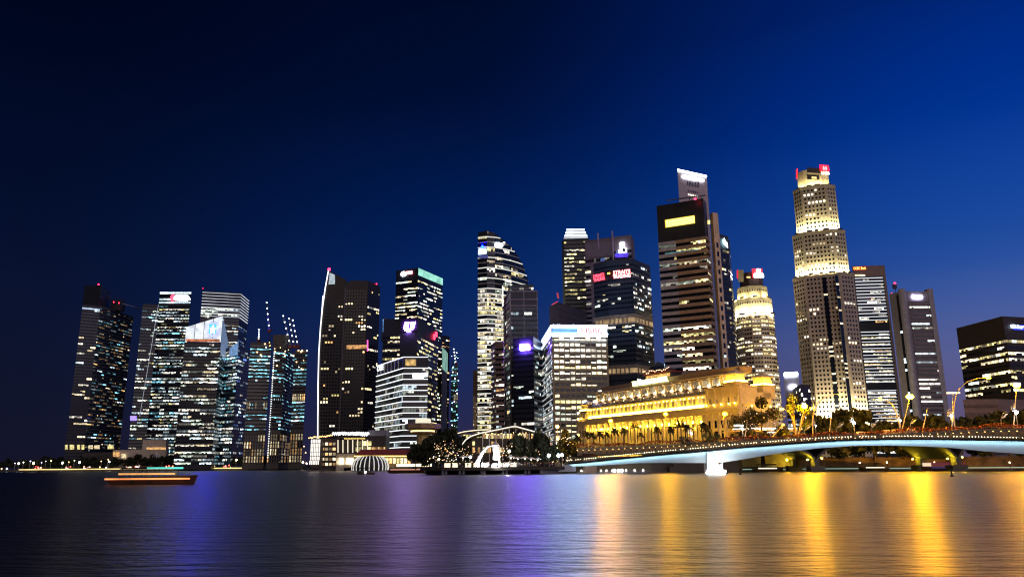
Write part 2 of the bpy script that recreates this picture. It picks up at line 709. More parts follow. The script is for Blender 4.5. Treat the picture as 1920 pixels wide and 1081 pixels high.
# tower with slanted white screen and blue flower logo
root, pts, H, foot = tower('office tower topped by a slanted white-lit screen with a blue square flower logo', 930, [(346, 641), (414, 642), (427, 656)], 1, None, DARK)
T = dict(d=.92, hue=[('white', 4), ('green', 3), ('cool', 4), ('warm', 1)], run=(2, 8), pw=1.9, sill=.28, head=.8, tier=[(0, 3), (1, 4), (2, 4), (3, 4)], blind=.4)
ribbon(root, pts, 6, H - 1, 4.15, T, 51, per_edge={1: dict(d=.8, hue=[('cyan', 2), ('cool', 3)], tier=[(0, 4), (1, 3)], pw=2.4)})
P, Q = pts[0], pts[1]
u, n, L = en(P, Q)
zl, zr = on_face(347, 613, P, Q).z, on_face(417, 592, P, Q).z
mb = MB()
SCR = glow('white_roof_screen_light', (.86, .93, 1), .95, True, .35, .12)
for i in range(4):
    a, b = L * i / 4 + .5, L * (i + 1) / 4 - .5
    fz = lambda t: zl + (zr - zl) * t / L
    bb = [P + u * a + Z(H + 1), P + u * b + Z(H + 1), P + u * b - n * 1.5 + Z(H + 1), P + u * a - n * 1.5 + Z(H + 1)]
    tt = [V((p.x, p.y, fz(a if k in (0, 3) else b))) for k, p in enumerate(bb)]
    mb.hull8(bb, tt, SCR)
mb.build('crown_screen', root)
mb = MB()
R = pts[2]
mb.poly([Q + u * .3 + Z(H - 12), R + Z(H - 22), R + Z(H + 10), Q + u * .3 + Z(zr - 1)], glow('blue_grey_side_screen', (.35, .5, .8), .35, False, .5))
mb.build('side_screen', root)
face_sign(root, P, Q, 391, 405, 625.5, 625.5, 607, BSIGN, .5, .4, 'logo_panel')
face_sign(root, P, Q, 393.5, 403, 624, 624, 609, WSIGN, 1.2, .3, 'logo', [[(.1, 0), (.5, .12), (.9, 0), (.85, .4), (1, .6), (.68, .66), (.5, 1), (.32, .66), (0, .6), (.15, .4)]])
slab_sign(root, *[on_face(x, y, P, Q, .4) for x, y in ((349, 640), (412, 640.5), (349, 635))], glow('red_amber_terrace_light', (1, .3, .12), .5, False, .8, .25), .4, 'terrace_lights')

# three towers under construction
TEAL = [('cyan', 6), ('cool', 2)]
CONS = mat('raw_concrete', (.13, .12, .10), .9)


def cons(label, D, top, near, thick, seed, zsplit, dd=.8):
    root, pts, H, foot = tower(label, D, top, near, thick, CONS, 'tower', 'tower_under_construction')
    ribbon(root, pts, 44, H - 4, 4.1, dict(d=lambda t: dd if t < .35 or t > .55 else .1, hue=TEAL, run=(1, 4), pw=2.6, sill=.2, head=.7, glass=GLASSB, tier=[(1, 3), (2, 3), (3, 2)], blind=.5), seed)
    ribbon(root, pts, 8, 42, 8, dict(d=.7, hue=[('amber', 3), ('warm', 3)], run=(1, 3), pw=3, gap=1.6, sill=.1, head=.95, tier=[(0, 3), (1, 3), (2, 1)], blind=0), seed + 1, name='podium_bay')
    ribbon(root, pts, zsplit, zsplit + 9, 9, dict(d=.95, hue=[('warm', 3), ('amber', 1)], run=(1, 3), pw=2.4, gap=.9, sill=.05, head=.9, tier=[(1, 3), (2, 2)], blind=0, off=.2), seed + 2, name='refuge_floor')
    rings(root, pts, 8, H, 4.1, -.08, .08, .5, CONS, 'floor_slab')
    mb = MB()
    for k in range(7):
        a = pts[0].lerp(pts[-1], random.Random(seed + k).random())
        mb.tube([a + Z(H), a + Z(H + 3 + 5 * random.Random(seed * k).random())], .25, DSTEEL)
    mb.build('reinforcing_bars', root)
    return root, pts, H, foot


r6 = cons('tower shell under construction with rows of teal work lights, left of the cranes', 905, [(470, 641), (509, 642)], 0, 40, 61, 70)
r7 = cons('bare concrete core tower under construction with a dark square top, middle of the three', 890, [(513, 648), (535, 650), (553, 664)], 1, None, 64, 72, .4)
mb = MB()
c = r7[1][1]
mb.prism([(c.x - 16, c.y + 3), (c.x - 1, c.y + 3), (c.x - 1, c.y + 24), (c.x - 16, c.y + 24)], r7[2] + .02, r7[2] + 15, CONS)
mb.build('core_block', r7[0])
mb = MB()
wl = glow('white_work_lamp', (.9, .95, 1), 6, False)
wl2 = glow('amber_work_lamp', (1, .62, .25), 5, False)
rg = random.Random(5)
for rr in (r6, r7):
    pass
r8 = cons('bronze-scaffolded tower under construction, rightmost of the three beneath the cranes', 880, [(553, 657), (577, 656)], 0, 34, 67, 76)
for rr, sd in ((r6, 1), (r7, 2), (r8, 3)):
    mb = MB()
    rg = random.Random(sd)
    for k in range(9):
        i = rg.randrange(len(rr[1]) - 1)
        u, n, L = en(rr[1][i], rr[1][i + 1])
        p = rr[1][i] + u * L * rg.random() + n * .7 + Z(rr[2] - (rg.random() ** 2) * 26)
        mb.ball(p, rg.uniform(.5, 1.0), rg.choice((wl, wl2, wl2)), 6, 4)
    mb.build('work_lamps', rr[0])
mb = MB()
P, Q = r7[1][0], r7[1][1]
u, n, L = en(P, Q)
for k in range(46):
    mb.ball(P + u * 1 + n * .9 + Z(14 + k * 2.6), .42, wl, 5, 4)
mb.build('hoist_lights', r7[0])


def crane(label, base, tip, D, H0, seed):
    """luffing tower crane: mast from the building's roof, jib with lamps"""
    b = at_y(base[0], base[1], D)
    t = at_y(tip[0], tip[1], D)
    root = thing('tower_crane', label, 'crane', (b.x, b.y, H0), 'luffing cranes on the unfinished towers')
    mb = MB()
    for dx in (-.9, .9):
        for dy in (-.9, .9):
            mb.tube([(b.x + dx, b.y + dy, H0), (b.x + dx, b.y + dy, b.z)], .16, DSTEEL, 4)
    z = H0
    while z < b.z - 2:
        mb.tube([(b.x - .9, b.y - .9, z), (b.x + .9, b.y - .9, z + 2)], .1, DSTEEL, 4)
        z += 2
    mb.build('mast', root)
    mb = MB()
    mb.box((b.x, b.y, b.z), 3, 3, 3, mat('crane_red', (.4, .06, .05), .5))
    mb.beam(b, b + V(((b.x - t.x) * .22, 3, 3)), 1.6, 1.6, DSTEEL)
    mb.build('cab', root)
    mb = MB()
    for o in (V((-.6, 0, 0)), V((.6, 0, 0)), V((0, .8, .8))):
        mb.tube([b + o + Z(2), t + o * .4], .28, STEEL, 4)
    for k in range(12):
        p, q = b.lerp(t, k / 12), b.lerp(t, (k + 1) / 12)
        mb.tube([p + V((-.6, 0, 2 * (1 - k / 12))), q + V((.6, 0, 2 * (1 - k / 12)))], .16, STEEL, 4)
    jib = mb.build('jib', root)
    for k in range(5):
        mb = MB()
        mb.ball(b.lerp(t, .22 + .195 * k), .85, wl, 6, 4)
        mb.build('jib_lamp', jib)
    return root


crane('luffing crane with the tallest lamp-strung jib, standing alone on the left shell', (505, 622), (500, 567), 900, r6[2], 1)
crane('short upright crane boom with a pink tip, far left of the construction site', (485, 640), (485.5, 618), 915, r6[2], 2)
crane('luffing crane with widely spaced jib lamps, second jib from the left on the right-hand core', (545, 652), (531, 592), 895, r7[2] - 2, 3)
crane('luffing crane with the brightest white jib, third jib from the left', (552, 652), (542, 597), 893, r7[2] - 2, 4)
crane('luffing crane with greenish jib lamps, rightmost jib over the bronze-scaffolded tower', (559, 652), (549, 600), 884, r8[2], 5)

# the sail-shaped dark residential tower
D = 900
root, pts, H, foot = tower('dark residential tower with a pointed sail edge outlined in white and a red tip lamp', D, [(648, 529), (690, 529), (713, 537)], 1, None, DARKB, 'tower', 'residential_tower')
out = []
T = dict(d=.13, hue=WARM, pw=3.3, fill=.6, sill=.2, head=.75, floor=[(.2, 3), (1, 4), (1.6, 3)], run=(1, 3), tier=[(1, 2), (2, 3), (3, 4), (4, 2)], blind=.1)
punched(root, pts, 20, H - 9, 3.9, T, 71, into=out)
A0 = on_face(648, 545, pts[0], pts[0] + V((1, 0, 0)))
Yp = pts[0].y
prof = [(617, 507), (611, 540), (606, 575), (602, 615), (599, 660), (597.5, 720), (597, 800), (597, 845)]
sail = [at_y(x, y, Yp - 1) for x, y in prof]
xr = pts[0].x
zr = at_y(648, 524, Yp - 1).z
mb = MB()
fr = [(p.x, p.z) for p in sail] + [(xr, GZ), (xr, zr)]
for yy, rev in ((Yp - 1, False), (Yp + 30, True)):
    q = [(x, yy, z) for x, z in fr]
    mb.poly(q[::-1] if rev else q, DARKB)
for i in range(len(fr)):
    (x0, z0), (x1, z1) = fr[i], fr[(i + 1) % len(fr)]
    mb.poly([(x0, Yp - 1, z0), (x0, Yp + 30, z0), (x1, Yp + 30, z1), (x1, Yp - 1, z1)], DARKB)
mb.build('sail_wing', root)


def sx(z):
    for a, b in zip(sail, sail[1:]):
        if b.z <= z <= a.z:
            return a.x + (b.x - a.x) * (a.z - z) / (a.z - b.z)
    return sail[-1].x if z < sail[-1].z else sail[0].x


XL = sail[-1].x
punched(root, flat((XL, Yp - 1), (xr, Yp - 1)), 20, zr - 22, 3.9, T, 72, clip=lambda ei, z: ((sx(z) - XL + 1) / (xr - XL), .97), into=out)
punch_build(root, out)
mb = MB()
el = glow('white_fin_light', (.95, .95, 1), 1.7, False)
for a, b in zip(sail, sail[1:]):
    mb.beam(a + V((-.6, -.6, 0)), b + V((-.6, -.6, 0)), 1.1, 1.1, el)
s2 = [at_y(x, y, Yp + 8) for x, y in ((605.5, 554), (602, 600), (598.5, 680), (595.5, 810))]
for a, b in zip(s2, s2[1:]):
    mb.beam(a, b, .8, .8, el)
mb.build('edge_light', root)
mb = MB()
a, b, c, d = [at_y(x, y, Yp - 1.5) for x, y in ((616, 533), (628, 532), (628, 515), (618, 511))]
mb.poly([a, b, c, d], glow('pale_lattice_light', (.75, .9, 1), .55, False, .6, .8))
mb.build('lattice_panel', root)
beacon(root, sail[0] + Z(1.5), 1.9)
beacon(root, at_z(706, 532, H + 2), .8)
roofbox(root, [(p.x, p.y) for p in pts], H, 2.5, .8, DARKB)
mb = MB()
for k in range(0, 1):
    mb.beam(V((xr + .3, Yp - 1.4, GZ)), V((xr + .3, Yp - 1.4, zr - 10)), 1.2, .6, mat('lilac_grey_pilaster', (.16, .13, .15), .6))
mb.build('pilaster', root)
P, Q = pts[0], pts[1]
slab_sign(root, on_face(650, 654, P, Q, .4), on_face(690, 653, P, Q, .4), on_face(650, 647, P, Q, .4), glow('amber_sky_garden_light', (1, .5, .18), .7, False, .7, .35), .3, 'sky_garden')
slab_sign(root, on_face(688, 658, P, Q, .6), on_face(690.5, 658, P, Q, .6), on_face(688, 637, P, Q, .6), glow('pink_feature_light', (1, .12, .5), 1.6, False), .5, 'feature_light')

# tower with the green glass crown
root, pts, H, foot = tower('tall office tower with a mint-green glowing glass crown on its right face', 850, [(743, 507), (784, 502), (830, 522)], 1, None, DARK)
hb = at_y(784, 515, 850).z
T = dict(d=.62, hue=[('yellow', 3), ('warm', 3), ('green', 3), ('white', 2)], run=(2, 6), pw=2.6, sill=.3, head=.72, tier=[(1, 2), (2, 3), (3, 4), (4, 1)], blind=.4)
ribbon(root, pts, 16, H - 15, 4.15, T, 81, per_edge={1: dict(d=.5, hue=[('green', 3), ('white', 3), ('yellow', 1)], run=(1, 4))})
P, Q = pts[1], pts[2]
u, n, L = en(P, Q)
mb = MB()
mb.poly([P + n * .3 + Z(H - 8.5), Q + n * .3 + Z(H - 8.5), Q + n * .3 + Z(H), P + n * .3 + Z(H)], glow('mint_crown_light', (.42, 1, .78), .78, False, .35, .1))
mb.build('crown_glass', root)
P, Q = pts[0], pts[1]
face_sign(root, P, Q, 751, 762, 518.5, 517.5, 509.5, WSIGN, .6, .5, 'sign', [[(0, .4), (.3, 0), (.8, .1), (1, .4), (1, .8), (.6, 1), (.2, .9)]])
face_sign(root, P, Q, 762, 773, 516, 515, 508, glow('pink_red_sign_light', (1, .25, .3), 7), .6, .5, 'sign', [[(0, .2), (1, .2), (1, .9), (0, .9)]])
beacon(root, at_z(748, 508, H + 2), .7)
# slim bright wing at its right edge
pp, hh = roof_pts(860, [(829, 648), (839, 660)], 0)
pp = flat(*pp)
mb = MB()
mb.prism(close(pp, 20), GZ, at_y(832, 650, 860).z, mat('gold_stone_strip', (.36, .30, .18), .7))
mb.build('side_wing', root)
mb = MB()
u, n, L = en(pp[0], pp[1])
mb.poly([pp[0] + n * .3 + Z(at_y(832, 690, 860).z), pp[1] + n * .3 + Z(at_y(838, 690, 860).z), pp[1] + n * .3 + Z(hh - 1), pp[0] + n * .3 + Z(hh - 1)], glow('mint_stair_light', (.5, .95, .7), .38, False, .5, .1))
mb.build('stair_window', root)

# brown block behind its right edge
root, pts, H, foot = tower('plain brown tower block half hidden behind the right edge of the mint-crowned tower', 930, [(826, 628), (843, 630)], 0, 30, DARKB, 'tower block', 'tower_block')
ribbon(root, pts, 20, H, 4, dict(d=.25, hue=[('amber', 3), ('warm', 2)], run=(1, 2), pw=2.5, sill=.3, head=.7), 91)

# far unfinished tower with blue-white work lights
root, pts, H, foot = cons('thin far tower under construction strung with blue-white work lights, right of the mint-crowned tower', 1050, [(846, 685), (859, 684)], 0, 25, 94, 90, .4)
mb = MB()
rg = random.Random(9)
for k in range(26):
    p = at_y(rg.uniform(847, 860), rg.uniform(655, 800), 1040 + rg.random() * 6)
    mb.ball(p, rg.uniform(.4, .9), rg.choice((wl, glow('blue_work_lamp', (.25, .6, 1), 6, False), glow('green_work_lamp', (.3, 1, .6), 4, False))), 5, 4)
mb.build('work_lamps', root)
crane('thin far crane with a steep lamp-dotted jib on the far thin tower', (855, 684), (851, 654), 1045, H, 6)

# centre with the violet U sign
root, pts, H, foot = tower('dark stepped office block with a glowing violet U emblem on a black panel', 720, [(719, 598), (783, 596), (822, 620)], 1, None, DARK)
T = dict(d=.34, hue=[('yellow', 3), ('warm', 3), ('green', 1)], run=(2, 6), pw=2.5, sill=.3, head=.75, blind=.4, skip=None)
P, Q = pts[0], pts[1]
hlow = at_y(760, 628, 720).z
ribbon(root, pts, 14, hlow, 4.1, T, 101, per_edge={1: dict(d=.5)}, clip=lambda ei, z: (0, .5) if ei == 0 else (0, 1))
face_sign(root, P, Q, 749.5, 783, 622, 621, 597.5, mat('black_sign_panel', (.012, .008, .02), .3), .5, .4, 'sign_panel')
U1 = [(.03, .95), (.42, 1), (.36, .35), (.42, .14), (.62, .02), (.62, 0), (.3, 0), (.08, .12), (0, .32)]
U2 = [(.62, .98), (1, 1), (.86, .34), (.66, .16), (.5, .14), (.58, .4)]
face_sign(root, P, Q, 757.5, 778.5, 621.5, 621, 604, PSIGN, 1.3, .5, 'emblem', [U1, U2])
P, Q = pts[1], pts[2]
s = [on_face(x, y, P, Q, .8) for x, y in ((812, 636), (819, 628), (812, 622))]
slab_sign(root, V((s[0].x, s[0].y, s[0].z)), V((s[1].x, s[1].y, s[0].z)), V((s[0].x, s[0].y, s[0].z + 10)), RSIGN, .5, 'emblem', [[(0, .1), (.4, 0), (.5, .55), (.1, .6)], [(.5, .4), (1, .45), (1, 1), (.6, .95)]])
a = at_y(717, 600, 735)
mb = MB()
mb.box((a.x + 1.8, a.y, at_y(717, 640, 735).z), 4.2, 4, a.z + 2 - at_y(717, 640, 735).z, DARK)
mb.build('stair_tower', root)
slab_sign(root, *[at_y(x, y, 732) for x, y in ((718, 622), (723.5, 622), (718, 598))], glow('blue_stair_light', (.15, .42, 1), 1.5, False, .6, .3), .3, 'stair_light')

# office block with white edge lines
root, pts, H, foot = tower('mid-rise waterfront office block with thin white light lines on every storey', 640, [(707, 686), (757, 669), (803, 669)], 1, None, DARK, 'office block')
P, Q, R = pts
u, n, L = en(P, Q)
fh = (H - at_y(757, 838, 640).z) / 16
zb = H - 16 * fh
T = dict(d=.42, hue=[('green', 3), ('cool', 3), ('white', 3)], run=(2, 7), pw=2.2, sill=.12, head=.85, tier=[(0, 3), (1, 3), (2, 2), (3, 2)], blind=.5)
ribbon(root, pts, zb, H - fh * 2, fh, T, 111, per_edge={0: dict(d=.5, tier=[(0, 5), (1, 3)])})
mb = None
for k in range(17):
    if k == 15:
        continue
    mb = MB()
    ring(mb, pts, zb + k * fh - .32, zb + k * fh + .3, .7, WLINE)
    mb.build('light_line', root)
face_sign(root, P, Q, 707.5, 719.5, 696, 694, 687, WSIGN2, .9, .4, 'sign_letters', None, 'OUE')
face_sign(root, Q, R, 774, 802, 708, 708, 698.5, WSIGN, .9, .4, 'sign', [[(0, .05), (.7, 0), (.72, .25), (1, .3), (1, 1), (.65, .95), (.6, .8), (0, .85)]])
face_sign(root, Q, R, 760, 780, 685, 685, 673, glow('amber_lobby_light', (1, .62, .2), .6, False, .8, .3), .3, .3, 'sky_terrace')
mb = MB()
for k in range(7):
    p = P + u * (L * (.06 + .13 * k)) + n * .6
    mb.beam(p + Z(H - 2 * fh), p + Z(H - .4), .5, .5, WHITE)
mb.build('terrace_columns', root)

# ------------------------------------------------------------------ towers, centre
# curved tower with a raked top
root = thing('office_tower', 'tall curved office tower with bright white floor edges and a sweeping raked top', 'tower', (-10, 800, GZ))
D = 780
H = at_y(912, 432, D).z
lft = at_y(896.5, 434, D + 4)
arc = [V((lft.x, D + 4, 0)), V((at_y(913, 432, D).x, D, 0))]
tops = [H - 1, H]
for x, y in ((928, 437), (943, 449), (958, 462), (970, 477), (981, 497), (990, 524)):
    t = (x - 913) / 77
    p = at_y(x, y, D + 6 * t + 34 * t * t)
    arc.append(V((p.x, p.y, 0)))
    tops.append(p.z)
mb = MB()
back = [V((arc[-1].x - 4, arc[-1].y + 14, 0)), V((arc[0].x, arc[0].y + 40, 0))]
mb.prism([(p.x, p.y) for p in arc + back], GZ, tops + [tops[-1], H - 1], DARK)
mb.build('wall', root)


def oclip(ei, z):
    a, b = tops[ei], tops[ei + 1]
    if z <= min(a, b):
        return (0, 1)
    if z > max(a, b) or a <= b:
        return (0, 0)
    return (0, (a - z) / (a - b))


T = dict(d=lambda t: .85 if t < .72 else .25, hue=[('yellow', 3), ('white', 4), ('warm', 4), ('green', 1)], run=(4, 10), pw=2.4, sill=.16, head=.85, tier=[(1, 2), (2, 4), (3, 3)], blind=.35, floor=[(.5, 1), (1, 5), (1.2, 3)])
ribbon(root, arc, 12, H, 4.5, T, 121, clip=oclip)
EDGE = glow('white_floor_edge_light', (1, .97, .88), .85, False)
k = 0
z = 16
while z < H:
    mb = MB()
    for i in range(len(arc) - 1):
        a0, a1 = oclip(i, z + 1)
        if a1 > .05:
            P, Q = arc[i], arc[i + 1]
            ring(mb, [P, P.lerp(Q, a1)], z - .55, z + .35, .7, EDGE if (z < H * .76 or k % 2) else mat('pale_edge', (.5, .5, .48), .5))
    if mb.f:
        mb.build('light_line', root)
    z += 4.5 if z < H * .72 else 5.6
    k += 1
P, Q = arc[2], arc[3]
slab_sign(root, *[on_face(x, y, arc[2], arc[3], 1.2) for x, y in ((927.5, 463), (943, 464), (927.5, 454))], WSIGN, .5, 'sign', [[(.15, .05), (.85, 0), (1, .4), (.9, .85), (.5, 1), (.1, .9), (0, .4)]])
P, Q = arc[0], arc[1]
face_sign(root, P, Q, 897.5, 911.5, 477, 475.5, 467.5, glow('sky_blue_sign_light', (.45, .68, 1), 9), .9, .5, 'sign')
face_sign(root, P, Q, 902, 907.5, 467, 467, 460, BSIGN, .9, .5, 'sign_logo', [[(.2, 0), (.8, 0), (1, .5), (.6, 1), (.3, 1), (0, .4)]])
slab_sign(root, *[on_face(x, y, arc[0], arc[1], .5) for x, y in ((897, 484), (915, 484), (897, 478))], glow('dim_violet_glass_light', (.2, .22, .8), .28, False), .3, 'lit_glass')

# slim low blocks at its left foot
root, pts, H, foot = tower('slim dark block rising just left of the curved tower, its foot lit beige', 830, [(887, 694), (898, 694)], 0, 20, BROWN, 'tower block', 'tower_block')
ribbon(root, pts, 8, at_y(890, 740, 830).z, 3.6, dict(d=.5, hue=[('amber', 3), ('warm', 3)], run=(1, 2), pw=1.8, gap=.7, sill=.25, head=.8, tier=[(0, 3), (1, 3), (2, 1)]), 125)
mb = MB()
ring(mb, pts, 4, at_y(890, 742, 830).z, .06, CONCB)
mb.build('stone_base', root)

# framed tower
FRAME = mat('lilac_frame', (.24, .19, .22), .6)
root, pts, H, foot = tower('dark glass tower with a lilac grid frame, in front of the curved tower', 640, [(944, 562), (957, 545), (1007, 545)], 1, None, DARK)
T = dict(d=.3, hue=[('white', 3), ('cool', 3), ('amber', 1), ('green', 2)], run=(1, 5), pw=2.2, sill=.25, head=.8, tier=[(1, 3), (2, 3), (3, 3)], blind=.4)
ribbon(root, pts, 12, H - 14, 4.1, T, 131)
P, Q, R = pts
mb = MB()
for a, b in ((P, Q), (Q, R)):
    u, n, L = en(a, b)
    for t in ((.0, .5, 1) if a is Q else (.25, 1)):
        p = a + u * (L * t) + n * .4
        mb.beam(p + Z(GZ), p + Z(H), .8, .8, FRAME)
for z in (H - .5, H - 7.5, H - 13, H * .62, H * .6):
    ring(mb, pts, z - .5, z + .4, .9, FRAME)
z = 16
while z < H * .58:
    u, n, L = en(Q, R)
    ring(mb, [P, Q], z - .3, z + .3, .6, FRAME)
    ring(mb, [Q, Q + u * 7], z - .3, z + .3, .6, FRAME)
    z += 8.2
p = Q + en(Q, R)[0] * 7 + en(Q, R)[1] * .4
mb.beam(p + Z(GZ), p + Z(H * .6), .7, .7, FRAME)
mb.build('frame_grid', root)
mb = MB()
c = [(p[0], p[1]) for p in foot]
cc = V((sum(x for x, y in c) / 4, sum(y for x, y in c) / 4, 0))
mb.prism([((cc + (V((x, y, 0)) - cc) * .8).x, (cc + (V((x, y, 0)) - cc) * .8).y) for x, y in c], H + .02, H + 6.5, DARK)
mb.build('roof_block', root)
q = [cc + (V((x, y, 0)) - cc) * .8 for x, y in c]
ribbon(root, q[:3], H + .5, H + 6, 5.5, dict(d=.45, hue=[('white', 1)], pw=2, run=(1, 3), sill=.25, head=.6, tier=[(1, 2), (2, 2)]), 133)
a = at_y(942.5, 545, 655)
mb = MB()
mb.tube([a - Z(18), a + Z(4)], .5, STEEL)
mb.ball(a + Z(-9), 1.1, wl2)
mb.build('mast', root)
mb = MB()
mb.tube([a + V((0, -.8, -14)), a + V((0, -.8, 4))], .45, glow('white_mast_light', (1, .95, .85), 3, False))
mb.build('mast_light', root)

# curved-balcony brown tower
root, pts, H, foot = tower('slim brown tower with stacked curved balconies, left of the lilac-framed tower', 600, [(923, 646), (930, 641), (945, 640)], 1, 22, BROWN, 'tower block', 'tower_block')
ribbon(root, pts, 14, H - 5, 4, dict(d=.22, hue=[('white', 3), ('cool', 2), ('amber', 1)], run=(1, 3), pw=2, sill=.35, head=.75, tier=[(1, 2), (2, 2), (3, 2)]), 141)
rings(root, pts, 14, H, 4, -.25, .3, 1.1, mat('brown_balcony', (.16, .11, .10), .7), 'balcony_bands')

# dark glass block with the indigo sign
root, pts, H, foot = tower('dark glass block with a slanted glowing indigo sign near its top', 590, [(962, 634), (1000, 630), (1019, 645)], 1, None, DARK, 'office block')
ribbon(root, pts, 12, H - 6, 4.0, dict(d=.2, hue=[('white', 2), ('green', 2), ('cool', 2)], run=(1, 5), pw=2.3, sill=.3, head=.75, tier=[(0, 2), (1, 3), (2, 3), (3, 2)], blind=.4), 151)
face_sign(root, pts[0], pts[1], 975.5, 992, 657, 651, 646, VSIGN, .7, .6, 'sign', [[(0, .05), (.15, 0), (1, 0), (1, .9), (.85, 1), (0, 1)]])

# white-crowned office block (punched stone grid)
root, pts, H, foot = tower('pale gridded office block crowned by a dazzling white and blue sign band', 552, [(1017, 655), (1035, 628), (1139, 629)], 1, None, mat('warm_grey_stone', (.30, .28, .20), .8), 'office block')
P, Q, R = pts
fh = 4.12
n_ = int((H - 10) / fh)
T = dict(d=.82, hue=[('white', 6), ('warm', 3), ('green', 1), ('yellow', 1)], pw=3.9, fill=.8, margin=1.0, sill=.34, head=.82, run=(1, 5), tier=[(2, 2), (3, 4), (4, 2)], blind=.55, floor=[(.5, 1), (1, 5), (1.2, 3)])
punched(root, [Q, R], H - n_ * fh - 1, H - 1, fh, T, 161)
ribbon(root, [P, Q], H - n_ * fh - 1, H - 1, fh, dict(d=.4, hue=[('white', 3), ('cool', 2)], run=(1, 3), pw=3, sill=.3, head=.8, tier=[(1, 3), (2, 3), (3, 2)], blind=.5), 162)
rings(root, [P, Q, R], H - n_ * fh - 1, H, fh, -.12, .26, .35, mat('warm_grey_stone', (.30, .28, .20)), 'spandrel')
mb = MB()
rings(root, [P, Q], H - n_ * fh - 1, H - 12, fh, .0, .09, .9, glow('wavy_white_line_light', (.9, .92, 1), .55, False, .7, .2), 'light_line')
H1 = at_y(1034, 609, 552).z
mb = MB()
k = .3
mb.prism(foot, H + .02, H1 - .5, mat('blue_sign_box', (.03, .05, .12), .4))
mb.build('sign_box', root)
HL2 = glow('blue_white_line_light', (.5, .66, 1), 5)
HL = glow('dazzling_blue_white_light', (.36, .56, 1), 210)
mb = MB()
ring(mb, [Q, R], H - .2, H + 1.5, .9, HL)
ring(mb, [P, Q], H - .2, H + 1.5, .9, HL2)
mb.build('light_line', root)
mb = MB()
ring(mb, [Q, R], H1 - 1.6, H1, .9, HL)
ring(mb, [P, Q], H1 - 1.6, H1, .9, HL2)
mb.build('light_line', root)
slab_sign(root, *[on_face(x, y, Q, R, .5) for x, y in ((1083, 626), (1138, 627), (1083, 612))], glow('white_sign_panel_light', (.85, .9, 1), 2.6), .4, 'sign_panel')
face_sign(root, Q, R, 1090, 1132, 624.5, 624.5, 614.5, glow('dim_red_letter_light', (.8, .2, .25), .75, False), 1.0, .4, 'sign_letters', None, 'HSBC')
slab_sign(root, *[on_face(x, y, P, Q, .5) for x, y in ((1018.5, 645), (1033, 627), (1018.5, 636))], glow('white_sign_panel_light', (1, 1, 1), 3), .4, 'sign_panel')

# plain block behind it with red roof lights
root, pts, H, foot = tower('plain purple-grey block behind the white-crowned office block, with red lights on its roof', 690, [(1030, 575), (1046, 566), (1102, 584)], 1, None, mat('purple_grey_cladding', (.11, .09, .13), .7), 'office block')
mb = MB()
rl = glow('red_roof_strip_light', (1, .05, .1), .7, False)
mb.beam(pts[0].lerp(pts[1], .3) + Z(H + .6), pts[1] + Z(H + .6), .6, .6, rl)
mb.beam(pts[1] + V((1, 6, H + 5)), pts[1] + V((0, 6, H + 10)), 2.2, 1.2, glow('red_roof_panel_light', (1, .04, .07), .5, False))
mb.build('roof_lights', root)
rings(root, pts, 60, H, 5.5, -.05, .05, .3, DARK, 'joint')

# tower with a white lantern crown
root, pts, H, foot = tower('narrow dark tower capped by a stepped white-lit lantern crown', 745, [(1053, 452), (1057, 447.5), (1103, 446), (1107, 450)], 1, 26, DARK)
ribbon(root, pts[1:3], 60, H - 2, 4.1, dict(d=.42, hue=[('yellow', 3), ('white', 3), ('warm', 2)], run=(1, 5), pw=2.4, sill=.3, head=.72, tier=[(1, 2), (2, 3), (3, 3)], blind=.35), 171)
c = sum(pts[1:3], V((0, 0, 0))) / 2
zt = at_y(1080, 428, 745).z
mb = MB()
CRW = glow('white_crown_light', (.82, .9, 1), .62, True, .35, .1)
HW = (pts[2] - pts[1]).length / 2
for i, (a, b, s0, s1) in enumerate(((0, .33, 1, .93), (.33, .66, .9, .83), (.66, 1, .8, .74))):
    za, zb_ = H + (zt - H) * a, H + (zt - H) * b - .7
    lo = [V((c.x + sxx * HW * s0, c.y + 12 + sy * 12 * s0, za + .02)) for sxx, sy in ((-1, -1), (1, -1), (1, 1), (-1, 1))]
    hi = [V((c.x + sxx * HW * s1, c.y + 12 + sy * 12 * s1, zb_)) for sxx, sy in ((-1, -1), (1, -1), (1, 1), (-1, 1))]
    mb = MB()
    mb.hull8(lo, hi, CRW)
    mb.build('crown_tier', root)
    mb = MB()
    ring(mb, [V((p.x, p.y, 0)) for p in hi[:2]], zb_, zb_ + .7, .4, glow('crown_edge_light', (.9, .95, 1), 4, False))
    mb.build('crown_edge', root)

# dark tower with two red neon signs
PLUM = mat('plum_grey_cladding', (.17, .13, .15), .7)
root, pts, H, foot = tower('broad dark tower with two red neon signs and open lit terraces', 640, [(1096, 451), (1183, 440), (1189, 452)], 1, 34, PLUM)
P, Q, R = pts
zs = on_face(1140, 487, P, Q).z
